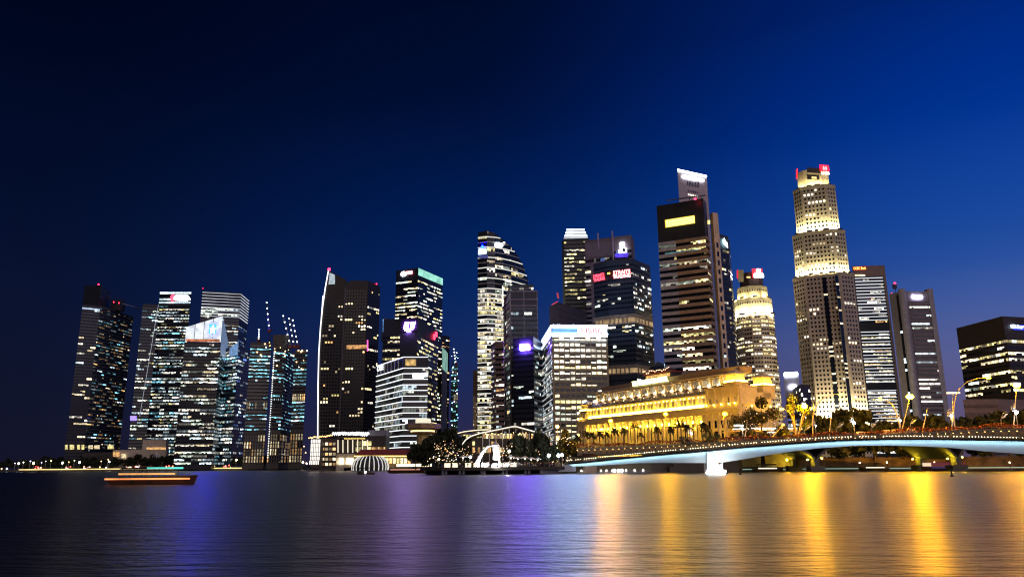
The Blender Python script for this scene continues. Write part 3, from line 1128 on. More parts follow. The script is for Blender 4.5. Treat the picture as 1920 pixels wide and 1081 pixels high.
# lower, wider glass body standing proud of the plum frame
g0 = on_face(1111, 520, P, Q, 5)
g1 = on_face(1186, 510, P, Q, 5)
g2 = at_z(1206, 535, g1.z)
g2 = V((g1.x + 20, g1.y + 26, 0))
gc = on_face(1139, 520, g0, g1)
gl = V((gc.x - 17, gc.y + 16, 0))
body = flat(gl, gc, g1, g2)
mb = MB()
zb1 = on_face(1140, 492, P, Q).z
mb.prism([(p.x, p.y) for p in body] + [(body[3].x - 8, body[3].y + 14), (body[0].x + 6, body[0].y + 14)], GZ, zb1, BLUEG)
mb.build('glass_body', root)
zt0, zt1 = on_face(1160, 608, g0, g1).z, on_face(1160, 590, g0, g1).z
zt2, zt3 = on_face(1160, 702, g0, g1).z, on_face(1160, 684, g0, g1).z
inb = lambda z: zt0 - 4 < z < zt1 or zt2 - 4 < z < zt3
T = dict(d=.26, hue=[('yellow', 2), ('white', 3), ('green', 2)], run=(1, 4), pw=2.8, sill=.3, head=.75, tier=[(1, 2), (2, 3), (3, 3)], glass=GLASSB, blind=.3, off=.1)
nn_ = int((zb1 - 12) / 4.1)
ribbon(root, body, 12, zb1 - 2, 4.1, dict(T, skip=lambda k, n: inb(12 + k * 4.1)), 181, per_edge={2: dict(d=.3, pw=2.2, run=(1, 3), hue=[('white', 3), ('cool', 2)], skip=lambda k, n: inb(12 + k * 4.1))})
TERR = mat('beige_terrace_soffit', (.45, .36, .26), .8)
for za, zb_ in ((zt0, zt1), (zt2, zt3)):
    mb = MB()
    ring(mb, body, za, za + 1.2, .5, TERR)
    ring(mb, body, zb_ - 3, zb_, .5, TERR)
    for i in range(3):
        u, n, L = en(body[i], body[i + 1])
        for k in range(5):
            p = body[i] + u * (L * (k + .3) / 6) + n * .4
            mb.beam(p + Z(za), p + Z(zb_), 1.0, 1.0, TERR)
    mb.build('terrace_frame', root)
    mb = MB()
    ring(mb, body, za + 1.2, zb_ - 3, .12, glow('warm_terrace_painted_glow', (1, .66, .32), .34, False, .6, .15))  # lit terrace wall imitated by giving the wall its own glow
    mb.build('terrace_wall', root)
ribbon(root, [P, Q], zb1 + 1, zb1 + 12, 5, dict(d=.6, hue=[('amber', 3), ('white', 2), ('blue', 1)], run=(1, 3), pw=2, sill=.2, head=.7, tier=[(0, 2), (1, 3), (2, 1)]), 183)
u, n, L = en(P, Q)
ribbon(root, [P - u * .2, P + u * 5], 60, zb1 - 2, 4.1, dict(d=.3, hue=[('white', 1), ('yellow', 1)], run=(1, 2), pw=4, sill=.3, head=.7, tier=[(1, 2), (3, 2)], off=.5), 184)
for x0, y0, x1, y1 in ((1121, 437, 1124, 470), (1148, 433, 1153, 492)):
    mb = MB()
    a = on_face(x0, y0, P, Q, 1.2)
    mb.beam(V((a.x, a.y, on_face(x1, y1, P, Q).z)), V((a.x, a.y, a.z)), 1.3, 1.6, mat('purple_fin', (.3, .2, .3), .5))
    mb.build('roof_fin', root)
slab_sign(root, *[on_face(x, y, P, Q, .3) for x, y in ((1098, 483), (1150, 478), (1098, 457))], mat('plum_panel', (.22, .17, .20), .7), .3, 'blank_panel')
face_sign(root, P, Q, 1160.5, 1175, 474.5, 473, 455, WSIGN, .9, .5, 'emblem', [[(0, 0), (1, .02), (1, .38), (.72, .38), (.72, 1), (.2, 1), (.2, .3), (0, .3)]])
face_sign(root, P, Q, 1167.5, 1173, 472, 471.5, 463, mat('black_emblem_centre', (.01, .01, .03)), 1.6, .2, 'emblem_centre', [[(0, 0), (1, 0), (1, .6), (.5, .7), (.45, 1), (0, 1)]])
slab_sign(root, *[on_face(x, y, P, Q, .5) for x, y in ((1153.5, 483), (1178, 481.5), (1153.5, 475.5))], glow('indigo_painted_wash', (.12, .06, 1), .9, False, .5), .3, 'wash_panel')  # indigo wash of light put in as a glowing panel
RN = glow('red_neon_letters', (1, .07, .12), 3.2)
RN2 = glow('pink_neon_letters', (1, .42, .42), 5)
face_sign(root, g0, g1, 1142, 1184, 523, 523, 507, mat('dark_red_sign_panel', (.12, .01, .015), .6), .4, .3, 'sign_panel')
face_sign(root, g0, g1, 1150, 1182, 514.8, 514, 507.8, RN2, 1.1, .4, 'sign_letters', None, 'STRAITS')
face_sign(root, g0, g1, 1149.5, 1182.5, 522.3, 521.7, 515.8, RN2, 1.1, .4, 'sign_letters', None, 'TRADING')
# second sign on the chamfered left corner
c0, c1 = gl, gc
slab_sign(root, *[on_face(x, y, c0, c1, .5) for x, y in ((1112, 529), (1135, 524.5), (1112, 515))], mat('dark_red_sign_panel', (.12, .01, .015)), .3, 'sign_panel')
face_sign(root, c0, c1, 1112.5, 1133, 521.5, 517.5, 515.3, RN, 1.2, .4, 'sign_letters', None, 'STRAITS')
face_sign(root, c0, c1, 1113, 1134.5, 528.5, 524, 522.3, RN, 1.2, .4, 'sign_letters', None, 'TRADING')
slab_sign(root, *[on_face(x, y, g0, g1, .8) for x, y in ((1139, 514), (1144, 513.5), (1139, 511))], glow('yellow_neon_dash', (1, .75, .1), 2.5, False), .3, 'sign_dash')
mb = MB()
a = at_y(1216, 690, 760)
mb.tube([V((a.x, a.y, GZ)), a + Z(30), at_y(1214.5, 622, 760)], [3.2, 3, .3], DARK)
spire = mb.build('distant_spire', None, (a.x, a.y, GZ))
tag(spire, 'thin dark spire poking up right of the tower with red neon signs', 'spire')

# ------------------------------------------------------------------ towers, right
BAND = mat('bronze_brown_band', (.30, .235, .18), .6)
root, pts, H, foot = tower('broad dark tower banded in bronze, with a plain glowing yellow panel near its top', 500, [(1231, 386), (1263, 381), (1318, 371.5), (1324, 380)], 2, 30, DARK)
zb1 = at_y(1300, 448, 500).z
fh = (zb1 - at_y(1300, 697, 500).z) / 20
zz = zb1 - 20 * fh
while zz > fh + 3:
    zz -= fh
T = dict(d=.58, hue=[('yellow', 4), ('white', 4), ('green', 3), ('warm', 1)], run=(4, 14), pw=1.7, sill=.46, head=.9, tier=[(0, 1), (1, 3), (2, 3), (3, 2)], blind=.55, floor=[(.15, 3), (.7, 2), (1.2, 3)], off=.1, gap=.12)
ribbon(root, pts, zz, zb1, fh, T, 191)
rings(root, pts[1:], zz, zb1 + 2, fh, -.08, .42, .9, BAND)
rings(root, pts[:2], zz, zb1 + 2, fh, -.08, .42, .9, mat('sky_reflection_band', (.34, .37, .48), .4), 'sky_tint_spandrel')  # left facet's sky reflection painted in as lighter blue bands
P, Q = pts[1], pts[2]
P0 = pts[0]
face_sign(root, P0, Q, 1247.5, 1303.5, 427, 420, 412, glow('yellow_sign_back_light', (1, .62, .05), .8), .5, .3, 'sign_panel')
face_sign(root, P0, Q, 1249, 1302.5, 425.8, 419, 413, YSIGN, .9, .3, 'sign')
mb = MB()
a, b = at_y(1250, 376, 497), at_y(1322, 366, 505)
mb.beam(a, b, .7, .7, DSTEEL)
for t in (.3, .6, .9):
    p = a.lerp(b, t)
    mb.beam(p, V((p.x, p.y + 2, H)), .4, .4, DSTEEL)
mb.build('roof_rail', root)
beacon(root, at_y(1303.5, 373, 498), .8)
slab_sign(root, *[on_face(x, y, pts[1], pts[2], .3) for x, y in ((1247, 481), (1312, 474), (1247, 474))], glow('teal_floor_light', (.3, .8, .85), .25, False, .8, .12), .2, 'lit_floor')
slab_sign(root, *[at_y(x, y, 503) for x, y in ((1327, 420), (1331, 420), (1327, 413))], YSIGN, .3, 'side_sign')

# beige service core slab
root, pts, H, foot = tower('slim beige service tower with one column of square black windows, right of the yellow-panel tower', 512, [(1331, 401), (1336, 398), (1346, 399.5)], 1, 16, CONCB, 'tower', 'service_tower')
punched(root, pts[1:], 20, H - 18, 6.4, dict(d=.12, hue=[('white', 1), ('cool', 1)], pw=30, fill=.4, margin=.1, sill=.25, head=.8), 195)

# tall slab with the white line and T-shaped light
root, pts, H, foot = tower('tall slim mauve slab tower topped by a slanted white light line', 640, [(1270, 317), (1325, 329.5)], 0, 22, MAUVE)
P, Q = pts
slab_sign(root, *[on_face(x, y, P, Q, .5) for x, y in ((1270, 320.5), (1324.5, 332.5), (1270, 317))], glow('white_roof_line_light', (.85, .92, 1), 6), .6, 'light_line')
slab_sign(root, *[on_face(x, y, P, Q, .6) for x, y in ((1279, 334), (1319.5, 341.5), (1279, 327.5))], glow('white_bar_light', (.8, .9, 1), 5), .6, 'emblem', [[(0, .1), (.5, 0), (1, .1), (1, .85), (.56, 1), (.56, 1.9), (.44, 1.9), (.44, 1), (0, .95)]])
mb = MB()
u, n, L = en(P, Q)
rg = random.Random(4)
for k in range(8):
    p0 = on_face(1289 + k * 3, 348 + k * .5, P, Q, .08)
    h = rg.uniform(4, 6)
    mb.poly([p0, p0 + u * .95, p0 + u * .95 + Z(h), p0 + Z(h)], GLASS)
mb.build('sign_strokes', root)  # dark upright strokes standing in for illegible sign letters
for row, (y, m) in enumerate(((359, GLASS), (366, lit('white', 3)))):
    mb = MB()
    for k in range(6):
        p0 = on_face(1290 + k * 3.3, y + k * .7, P, Q, .08)
        mb.poly([p0, p0 + u * 1.1, p0 + u * 1.1 + Z(1.6), p0 + Z(1.6)], m)
    mb.build('window_band', root)

# narrow dark tower behind with cyan sign
root, pts, H, foot = tower('narrow brown tower behind the beige service tower, with a cyan-white sign at its top', 600, [(1349, 438), (1364, 443), (1368, 452)], 1, 20, DARKB)
ribbon(root, pts, 20, H - 12, 3.9, dict(d=.3, hue=[('white', 3), ('yellow', 2), ('amber', 1)], run=(1, 2), pw=2.6, sill=.3, head=.75, tier=[(0, 2), (1, 3), (2, 2), (3, 1)]), 201)
P, Q = pts[1], pts[2]
face_sign(root, pts[0], pts[1], 1356, 1363.8, 462, 464, 446, CSIGN, 1.0, .5, 'sign', [[(0, .35), (1, 0), (1, .55), (.5, .75), (.3, 1), (0, .8)]])

# floodlit octagonal towers
YST = mat('warm_floodlit_stone', (.50, .44, .30), .8)
YST2 = mat('grey_brown_stone', (.52, .43, .33), .8)
FLD = glow('yellow_white_floodlight', (1, .86, .50), 420)
FLD2 = glow('soft_yellow_floodlight', (1, .84, .42), 120)


def octo(c, r, rot=0, ch=.55, asp=1.0):
    """square of half width r with chamfered corners, visible front chain first"""
    a = r * (1 - ch)
    raw = [(-a, -r), (a, -r), (r, -a), (r, a), (a, r), (-a, r), (-r, a), (-r, -a)]
    ca, sa = math.cos(rot), math.sin(rot)
    return [V((c.x + x * ca - y * asp * sa, c.y + x * sa + y * asp * ca, 0)) for x, y in raw]


def vis(o):
    """front facing vertices of a convex footprint, left to right"""
    n = len(o)
    f = []
    for i in range(n):
        p, q = o[i], o[(i + 1) % n]
        u, nn, L = en(p, q)
        m = (p + q) / 2
        f.append((V((CAM.x, CAM.y, 0)) - m).dot(nn) > 0)
    s = [i for i in range(n) if f[i] and not f[i - 1]][0]
    r = [o[s]]
    i = s
    while f[i % n]:
        r.append(o[(i + 1) % n])
        i += 1
    return r


def ledge_floods(root, chain_pts, z, off, w, m, tilt=.5):
    for i in range(len(chain_pts) - 1):
        P, Q = chain_pts[i], chain_pts[i + 1]
        u, n, L = en(P, Q)
        a, b = P + u * .8 + n * off, Q - u * .8 + n * off
        up = V((0, 0, w)) + n * (w * tilt)
        rg = random.Random(int(z * 10) + i)
        nseg = max(1, int(L / 7))
        for j in range(nseg):
            t0 = (j + rg.uniform(.1, .3)) / nseg
            t1 = (j + rg.uniform(.6, .95)) / nseg
            p, q = a.lerp(b, t0), a.lerp(b, t1)
            mb = MB()
            mb.poly([p + Z(z), q + Z(z), q + Z(z) + up, p + Z(z) + up], m)
            e = n * .15 - Z(.1)
            e2 = n * .15 + Z(.35) + u * .2
            mb.poly([p - u * .2 + e + Z(z), q + u * .2 + e + Z(z), q + e2 + Z(z) + up, p - u * .4 + e2 + Z(z) + up], DSTEEL)
            mb.build('floodlight', root)


def band_by_px(px, Y, ys):
    return [at_y(px, y, Y).z for y in ys]


# the tallest one
Y0 = 716
cA = at_y(1531, 400, Y0)
cA = V((cA.x, Y0, 0))
root = thing('office_tower', 'tallest stepped stone tower, floodlit gold at its setbacks, with a red emblem on top', 'tower', (cA.x, cA.y, GZ))
zz = band_by_px(1530, Y0 - 21, (785, 516, 434, 347, 311))
zz[0] = GZ
rad = [26.6, 23.6, 19.2, 14.2]
rots = (-.42, -.42, -.42, -.42)
out = []
Tp = dict(d=.08, hue=[('white', 3), ('warm', 3)], pw=3.3, fill=.5, sill=.3, head=.75, margin=1.0, floor=[(.2, 4), (1, 3), (2.5, 2)], run=(1, 4), tier=[(2, 1), (3, 3), (4, 2)], blind=.1)
for k in range(4):
    o = octo(cA, rad[k], rots[k], .42)
    v = vis(o)
    mb = MB()
    mb.prism([(p.x, p.y) for p in o], zz[k] + (.02 if k else 0), zz[k + 1], YST if k else YST2)
    mb.build('wall', root)
    if k < 3:
        # notch pilasters: dark glass strips on the lowest tier
        punched(root, v, zz[k] + 4, zz[k + 1] - 2, 4.05, dict(Tp, d=.1 if k == 0 else .16), 210 + k, into=out)
        mb = MB()
        ring(mb, v, zz[k + 1] - 1.2, zz[k + 1] + .8, .5, YST)
        mb.build('parapet', root)
    if k:
        ledge_floods(root, v, zz[k] + .3, (0, 3.4, 4.6, 4.2)[k], 1.5, FLD if k < 3 else FLD2)
v0 = vis(octo(cA, rad[0], rots[0], .42))
for i in range(len(v0) - 1):
    u, n, L = en(v0[i], v0[i + 1])
    if L > 20:
        c = v0[i] + u * (L * (.9 if i == 0 else .5))
for x0, x1, x2, x3 in ((1541, 1547, 1566, 1573), (1564, 1571, 1592, 1598)):
    bi = min(range(len(v0) - 1), key=lambda i: abs((v0[i] + v0[i + 1]).x / 2 - at_y((x0 + x2) / 2, 640, (v0[i].y + v0[i + 1].y) / 2).x))
    P, Q = v0[bi], v0[bi + 1]
    mb = MB()
    a, b, c, d = on_face(x2, 765, P, Q, .5), on_face(x3, 765, P, Q, .5), on_face(x1, 524, P, Q, .5), on_face(x0, 524, P, Q, .5)
    u, n, L = en(P, Q)
    w = 3.4
    mb.prism([((a - n * .4).x, (a - n * .4).y), ((a - n * .4 + u * w).x, (a - n * .4 + u * w).y), ((a + u * w).x, (a + u * w).y), (a.x, a.y)], GZ, zz[1] - 3, GLASS)
    mb.build('glass_strip', root)
    rg = random.Random(x0)
    z = 12
    while z < zz[1] - 8:
        if rg.random() < .22:
            mb = MB()
            mb.poly([a + n * .1 + Z(z - a.z), a + u * w + n * .1 + Z(z - a.z), a + u * w + n * .1 + Z(z + 1.5 - a.z), a + n * .1 + Z(z + 1.5 - a.z)], lit('warm', rg.choice((2, 3, 3))))
            mb.build('window', root)
        z += 4.05
punch_build(root, out)
# top drum, emblem and lettering
o = octo(cA, 14.6, -.42, .42)
v = vis(o)
zt = zz[4]
P = at_y(1494, 330, Y0 - 20)
vv = flat(at_y(1493, 330, Y0 - 10), at_y(1512, 330, Y0 - 22))
Pq, Qq = flat(at_y(1512, 330, Y0 - 19), at_y(1553, 330, Y0 - 15))
face_sign(root, Pq, Qq, 1537.5, 1554, 320.5, 319, 309.5, glow('red_emblem_light', (1, .004, .014), 5), .6, .6, 'emblem_panel')
face_sign(root, Pq, Qq, 1543, 1551, 319.3, 318.5, 311.5, glow('white_pink_emblem_light', (1, .55, .58), 1.3, False), 1.5, .3, 'emblem', [[(.1, 0), (.35, 0), (.35, 1), (.1, 1)], [(.65, 0), (.9, 0), (.9, 1), (.65, 1)], [(0, .25), (1, .25), (1, .42), (0, .42)], [(0, .6), (1, .6), (1, .77), (0, .77)]])
face_sign(root, Pq, Qq, 1540.5, 1555, 326.8, 325.5, 321.8, glow('white_letter_light', (1, .95, .8), 3.2), .6, .4, 'sign_letters', None, 'UOB')
face_sign(root, Pq, Qq, 1513.5, 1538, 323.5, 321.5, 314, DARKB, .4, .3, 'crown_recess')
face_sign(root, Pq, Qq, 1513.5, 1536, 336, 334.5, 327, DARKB, .4, .3, 'crown_recess')
face_sign(root, Pq, Qq, 1522, 1531, 335, 334, 331, glow('amber_niche_light', (1, .7, .25), 1.4, False), .8, .2, 'niche_light')
slab_sign(root, *[at_y(x, y, Y0 - 13) for x, y in ((1492.5, 337), (1495.5, 334), (1492.5, 318))], glow('red_side_emblem_light', (1, .01, .03), 1.2, False), .4, 'side_emblem')
# floodlit foot
P, Q = v0[-2], v0[-1]
mb = MB()
u, n, L = en(v0[-3], v0[-2])
for i in range(len(v0) - 1):
    u, n, L = en(v0[i], v0[i + 1])
    if i >= len(v0) - 3:
        a = v0[i] + n * 7 + u * 1
        b = v0[i + 1] + n * 7 - u * 1
        mb.poly([a + Z(38), b + Z(38), b + n * 1.2 + Z(40), a + n * 1.2 + Z(40)], FLD)
        mb.poly([a + n * .2 + Z(37.8), b + n * .2 + Z(37.8), b + n * 1.5 + Z(40.4), a + n * 1.5 + Z(40.4)], DSTEEL)
if mb.f:
    mb.build('floodlight', root)
    mb = MB()
    for i in range(len(v0) - 1):
        if i >= len(v0) - 3:
            u, n, L = en(v0[i], v0[i + 1])
            m_ = (v0[i] + v0[i + 1]) / 2 + n * 7.5
            mb.tube([m_ + Z(GZ), m_ + Z(38.5)], .25, DSTEEL)
    mb.build('floodlight_mast', root)

# its shorter octagonal sister
Y1 = 742
cB = at_y(1419, 660, Y1)
cB = V((cB.x, Y1, 0))
root = thing('office_tower', 'shorter drum-like stone tower with a dazzling floodlit upper tier and a red-haloed white sign', 'tower', (cB.x, cB.y, GZ))
zz = band_by_px(1418, Y1 - 22, (750, 587, 555, 531, 504))
zz[0] = GZ
rad = [18.8, 16.6, 13.4, 10.2]
for k in range(4):
    o = octo(cB, rad[k], -.1, .55)
    if k == 0:
        o = [V((cB.x + 18.8 * math.cos(a), cB.y + 18.8 * math.sin(a), 0)) for a in [2 * math.pi * (i + .5) / 14 for i in range(14)]]
    v = vis(o)
    mb = MB()
    mb.prism([(p.x, p.y) for p in o], zz[k] + (.02 if k else 0), zz[k + 1], (YST2, YST, YST, DARKB)[k])
    mb.build('wall', root)
    if k == 0:
        punched(root, v, 8, zz[1] - 2, 3.95, dict(d=lambda t: .75 if t > .55 else .35, hue=[('yellow', 3), ('white', 3), ('warm', 2)], pw=2.6, fill=.72, sill=.3, head=.72, margin=.3, run=(1, 6), floor=[(.15, 2), (.8, 2), (1.25, 3)], tier=[(2, 2), (3, 3), (4, 1)], blind=.2), 221)
        rings(root, v, 8, zz[1], 3.95, -.1, .22, .35, YST2)
    elif k < 3:
        mb = MB()
        for i in range(len(v) - 1):
            u, n, L = en(v[i], v[i + 1])
            m_ = max(1, int(L / 2.2))
            for j in range(m_):
                p = v[i] + u * (L * (j + .3) / m_) + n * .1
                z = zz[k + 1] - 5.5
                mb.poly([p + Z(z), p + u * .9 + Z(z), p + u * .9 + Z(z + 2), p + Z(z + 2)], GLASS)
        mb.build('window_band', root)
    if k in (1, 2):
        ledge_floods(root, v, zz[k] + .3, 3.2, 1.2, FLD if k == 1 else FLD2)
Pq, Qq = flat(at_y(1395, 520, Y1 - 12.5), at_y(1431, 520, Y1 - 12.5))
face_sign(root, Pq, Qq, 1411, 1430, 520, 520, 503.5, glow('red_painted_halo', (1, .006, .02), 2.5), .4, .4, 'sign_panel')  # the sign's red halo, put in as a glowing panel
face_sign(root, Pq, Qq, 1414, 1432, 520, 520, 503.5, glow('white_hot_sign_light', (1, .9, .95), 14), 1.1, .5, 'sign', [[(0, 0), (1, 0), (1, .4), (.72, .55), (.7, .95), (.5, 1), (.3, .95), (.28, .55), (0, .4)]])
face_sign(root, Pq, Qq, 1400, 1407, 521, 521, 518, glow('amber_niche_light', (1, .7, .25), 1.4), .4, .3, 'niche_light')
slab_sign(root, *[at_y(x, y, Y1 - 12) for x, y in ((1381.5, 522), (1384, 522), (1381.5, 506))], glow('red_side_emblem_light', (1, .01, .03), 1.2), .4, 'side_emblem')
slab_sign(root, *[at_y(x, y, Y1 - 13.2) for x, y in ((1384, 528), (1394, 528), (1384, 506))], mat('pale_yellow_panel', (.40, .36, .20), .8), .3, 'stone_panel')

# banded white-line tower with orange sign
root, pts, H, foot = tower('flat-topped office tower striped with white light lines, an orange-red name sign at its top left', 780, [(1597, 499), (1657, 497)], 1, 40, DARK)
P, Q = pts
zs = [on_face(1630, y, P, Q).z for y in (521, 606, 622, 718, 732, 795)]
WL = glow('white_slab_line_light', (.9, .93, 1), 1.0, False)
fh = (zs[0] - zs[1]) / 14
z = zs[0]
k = 0
T = dict(d=.62, hue=[('white', 5), ('warm', 3), ('yellow', 2), ('amber', 1)], run=(2, 8), pw=2.0, sill=.2, head=.72, tier=[(1, 2), (2, 3), (3, 4), (4, 1)], blind=.5, off=.1)
ribbon(root, pts, zs[1], zs[0], fh, dict(T, d=.3), 231, clip=lambda e, z: (.06, .9))
ribbon(root, pts, zs[3], zs[2], fh, dict(T, d=.9), 232, clip=lambda e, z: (.06, .9))
ribbon(root, pts, 12, zs[4], fh, dict(T, d=.95, floor=[(1, 1)]), 233, clip=lambda e, z: (.06, .9))
u, n, L = en(P, Q)
for za, zb_ in ((zs[1], zs[0]), (zs[3], zs[2]), (12, zs[4])):
    z = zb_
    while z > za:
        mb = MB()
        ring(mb, [P + u * (L * .05), P + u * (L * .92)], z - .3, z + .3, .9, WL)
        mb.build('light_line', root)
        z -= fh
mb = MB()
ring(mb, [P + u * (L * .95), Q + u * .3], GZ, H - .5, 1.2, mat('brown_side_wall', (.22, .16, .15), .7))
ring(mb, [P, Q], zs[0] + 2, H - .3, 1.0, mat('brown_side_wall', (.22, .16, .15), .7))
mb.build('end_wall', root)
face_sign(root, P, Q, 1599.5, 1625, 507, 507, 499.3, mat('red_sign_panel', (.35, .02, .01), .5), 1.3, .3, 'sign_panel')
face_sign(root, P, Q, 1600.5, 1624, 505.5, 505.5, 500.5, glow('orange_red_letter_light', (1, .30, .06), 4.5), 1.8, .4, 'sign_letters', None, 'OCBC Bank')
slab_sign(root, *[on_face(x, y, P, Q, 1.3) for x, y in ((1603, 517.5), (1622, 517.5), (1603, 514.5))], lit('warm', 3), .2, 'lit_strip')

# ribbed purple-grey tower
root, pts, H, foot = tower('ribbed purple-grey tower with round corner columns and a lilac-white oval sign', 725, [(1667, 551), (1690, 546), (1748, 546)], 1, None, mat('purple_grey_concrete', (.30, .27, .31), .75))
P, Q, R = pts
u, n, L = en(Q, R)
ribbon(root, [Q, R], 20, H - 14, 4.1, dict(d=.5, hue=[('cool', 3), ('white', 3), ('green', 1)], run=(4, 12), pw=2, sill=.3, head=.68, tier=[(1, 2), (3, 3), (4, 2)], blind=.1, floor=[(.1, 4), (1, 2), (1.7, 2)], gap=.1), 241, clip=lambda e, z: (.2, .9))
rings(root, [Q + u * (L * .18), Q + u * (L * .92)], 20, H - 10, 4.1, -.3, .28, .6, mat('purple_brown_band', (.20, .16, .19), .7))
mb = MB()
mb.tube([Q + n * .5 + Z(GZ), Q + n * .5 + Z(H + 2)], 3.2, mat('pale_purple_column', (.36, .33, .38), .7), 12)
mb.build('corner_column', root)
mb = MB()
mb.prism([(p.x, p.y) for p in (R - u * 4.5 + n * 1.2, R + n * 1.2, R - n * 6, R - u * 4.5 - n * 6)], GZ, H + 2.5, mat('pale_purple_column', (.36, .33, .38)))
mb.build('end_pier', root)
u2, n2, L2 = en(P, Q)
mb = MB()
a = Q - u2 * 5.5
mb.prism([(p.x, p.y) for p in (a + n2 * .1, a + u2 * 2 + n2 * .1, a + u2 * 2 + n2 * .6, a + n2 * .6)], GZ, H - 3, GLASS)
mb.build('glass_strip', root)
rg = random.Random(3)
for k in range(8):
    mb = MB()
    z = 20 + rg.random() * (H - 40)
    p = a + n2 * .75
    mb.poly([p + Z(z), p + u2 * 2 + Z(z), p + u2 * 2 + Z(z + 2), p + Z(z + 2)], lit('cool', 4))
    mb.build('window', root)
face_sign(root, Q, R, 1709.5, 1731, 561, 561, 551.5, glow('lilac_white_sign_light', (.72, .68, 1), 9), .8, .5, 'sign', [[(0, .4), (.1, .1), (.5, 0), (.9, .1), (1, .5), (.9, .9), (.5, .85), (.1, .95)]])
beacon(root, at_y(1672, 551, 735), .8)
beacon(root, at_y(1690, 543, 727), .8)
mb = MB()
a = at_y(1679, 550, 745)
mb.tube([a - Z(8), at_y(1678, 533, 745)], .3, DSTEEL)
mb.box(V((a.x, a.y, at_y(1678, 541, 745).z)), 3, 3, 4.5, DSTEEL)
mb.build('antenna', root)
beacon(root, at_y(1678, 531, 745), 1.0)

# low dark block far right
root, pts, H, foot = tower('low wide dark office block at the far right edge with a blue-white script sign', 450, [(1793, 615), (1879, 592.5), (2010, 599)], 1, None, DARKB, 'office block', 'office_block')
P, Q, R = pts
zw = on_face(1880, 652, P, Q).z
zp = on_face(1810, 748, P, Q).z
T = dict(d=.62, hue=[('yellow', 4), ('warm', 3), ('white', 3), ('green', 1)], run=(2, 6), pw=2.0, sill=.3, head=.74, tier=[(1, 2), (2, 3), (3, 4), (4, 2)], blind=.35)
ribbon(root, pts, zp, on_face(1812, 650, P, Q).z, 3.6, T, 251)
zq = at_y(1880, 640, 450).z
SG = glow('blue_white_script_light', (.55, .72, 1), 6)
face_sign(root, Q, R, 1895, 1962, 618, 618, 607, glow('blue_painted_halo', (.02, .05, 1), .8, False), .3, .2, 'sign_halo', [[(0, .5), (.1, .9), (.9, 1), (1, .5), (.9, .1), (.1, .0)]])  # blue halo round the lettering, put in as a glowing plate
face_sign(root, Q, R, 1895.5, 1960, 617, 617, 608, SG, .6, .4, 'sign_letters', None, 'Singtel')
CP = mat('podium_stone', (.22, .18, .19), .8)
pp = flat(at_y(1805, 745, 425), at_y(1868, 735, 425), at_y(1990, 735, 440))
mb = MB()
mb.prism(close(pp, 12), GZ, at_y(1806, 748, 425).z, CP)
mb.build('podium', root)
rings(root, pp[:2], 8, at_y(1806, 748, 425).z - 3, 5, -.1, .3, .7, mat('podium_louvre', (.14, .12, .14), .8), 'podium_louvres')

# small sign-lit blocks between the two stepped towers
root, pts, H, foot = tower('small pale block with two rounded white roof signs, between the two floodlit stone towers', 640, [(1469, 700), (1497, 699)], 0, 16, mat('lilac_wall', (.30, .29, .36), .8), 'office block', 'office_block')
face_sign(root, pts[0], pts[1], 1470, 1497, 706, 706, 697.5, WSIGN, .6, .6, 'sign', [[(0, .3), (.1, 0), (.9, .1), (1, .5), (.95, 1), (.1, 1), (0, .7)]])
face_sign(root, pts[0], pts[1], 1479.5, 1493, 729, 728, 721, WSIGN, .6, .6, 'sign', [[(0, .3), (.1, 0), (.9, .1), (1, .5), (.95, 1), (.1, .9), (0, .6)]])
ribbon(root, pts, 10, H - 24, 3.6, dict(d=.3, hue=[('cool', 1), ('blue', 1)], run=(1, 2), pw=2.4, tier=[(0, 2), (2, 2)]), 261)
root, pts, H, foot = tower('dark low block with a stepped roof, just left of the tallest stone tower', 600, [(1476, 735), (1500, 720), (1518, 722)], 1, 22, mat('dusk_purple_wall', (.07, .06, .09), .8), 'office block', 'office_block')
ribbon(root, pts, 10, H - 2, 3.6, dict(d=.14, hue=[('white', 2), ('warm', 2)], run=(1, 1), pw=2.6, tier=[(3, 2), (4, 2)]), 262)
# dark hip-roofed block between the neon tower and the yellow-panel tower
root, pts, H, foot = tower('small dark hip-roofed block glimpsed behind the hotel roof restaurant', 560, [(1224, 686), (1252, 684)], 0, 20, DARK, 'office block', 'office_block')
mb = MB()
a, b = pts
cpt = (a + b) / 2 + V((0, 10, 0))
hh = at_y(1238, 675, 560).z
q = [a, b, b + V((0, 20, 0)), a + V((0, 20, 0))]
for i in range(4):
    mb.poly([q[i] + Z(H), q[(i + 1) % 4] + Z(H), cpt + Z(hh)], DARK)
mb.build('roof', root)
slab_sign(root, *[on_face(x, y, a, b, .4) for x, y in ((1246, 689), (1254, 689), (1246, 682))], lit('cool', 4), .2, 'window')

# ------------------------------------------------------------------ setting: water, ground, sky
wm = bpy.data.materials.new('bay_water')
wm.use_nodes = True
nt = wm.node_tree
b = nt.nodes['Principled BSDF']
b.inputs['Base Color'].default_value = (.004, .007, .012, 1)
b.inputs['IOR'].default_value = 1.33
b.inputs['Specular IOR Level'].default_value = .8
b.inputs['Roughness'].default_value = .32
tc = nt.nodes.new('ShaderNodeTexCoord')
hs_ = []
for sx_, sy_, sc_, dt in ((.34, 1.0, 4.2, 5), (.16, .55, 1.5, 3)):
    mp = nt.nodes.new('ShaderNodeMapping')
    mp.inputs['Scale'].default_value = (sx_, sy_, 1)
    mp.inputs['Rotation'].default_value = (0, 0, .12)
    nz = nt.nodes.new('ShaderNodeTexNoise')
    nz.inputs['Scale'].default_value = sc_
    nz.inputs['Detail'].default_value = dt
    nt.links.new(tc.outputs['Object'], mp.inputs['Vector'])
    nt.links.new(mp.outputs['Vector'], nz.inputs['Vector'])
    hs_.append(nz)
ad = nt.nodes.new('ShaderNodeMath')
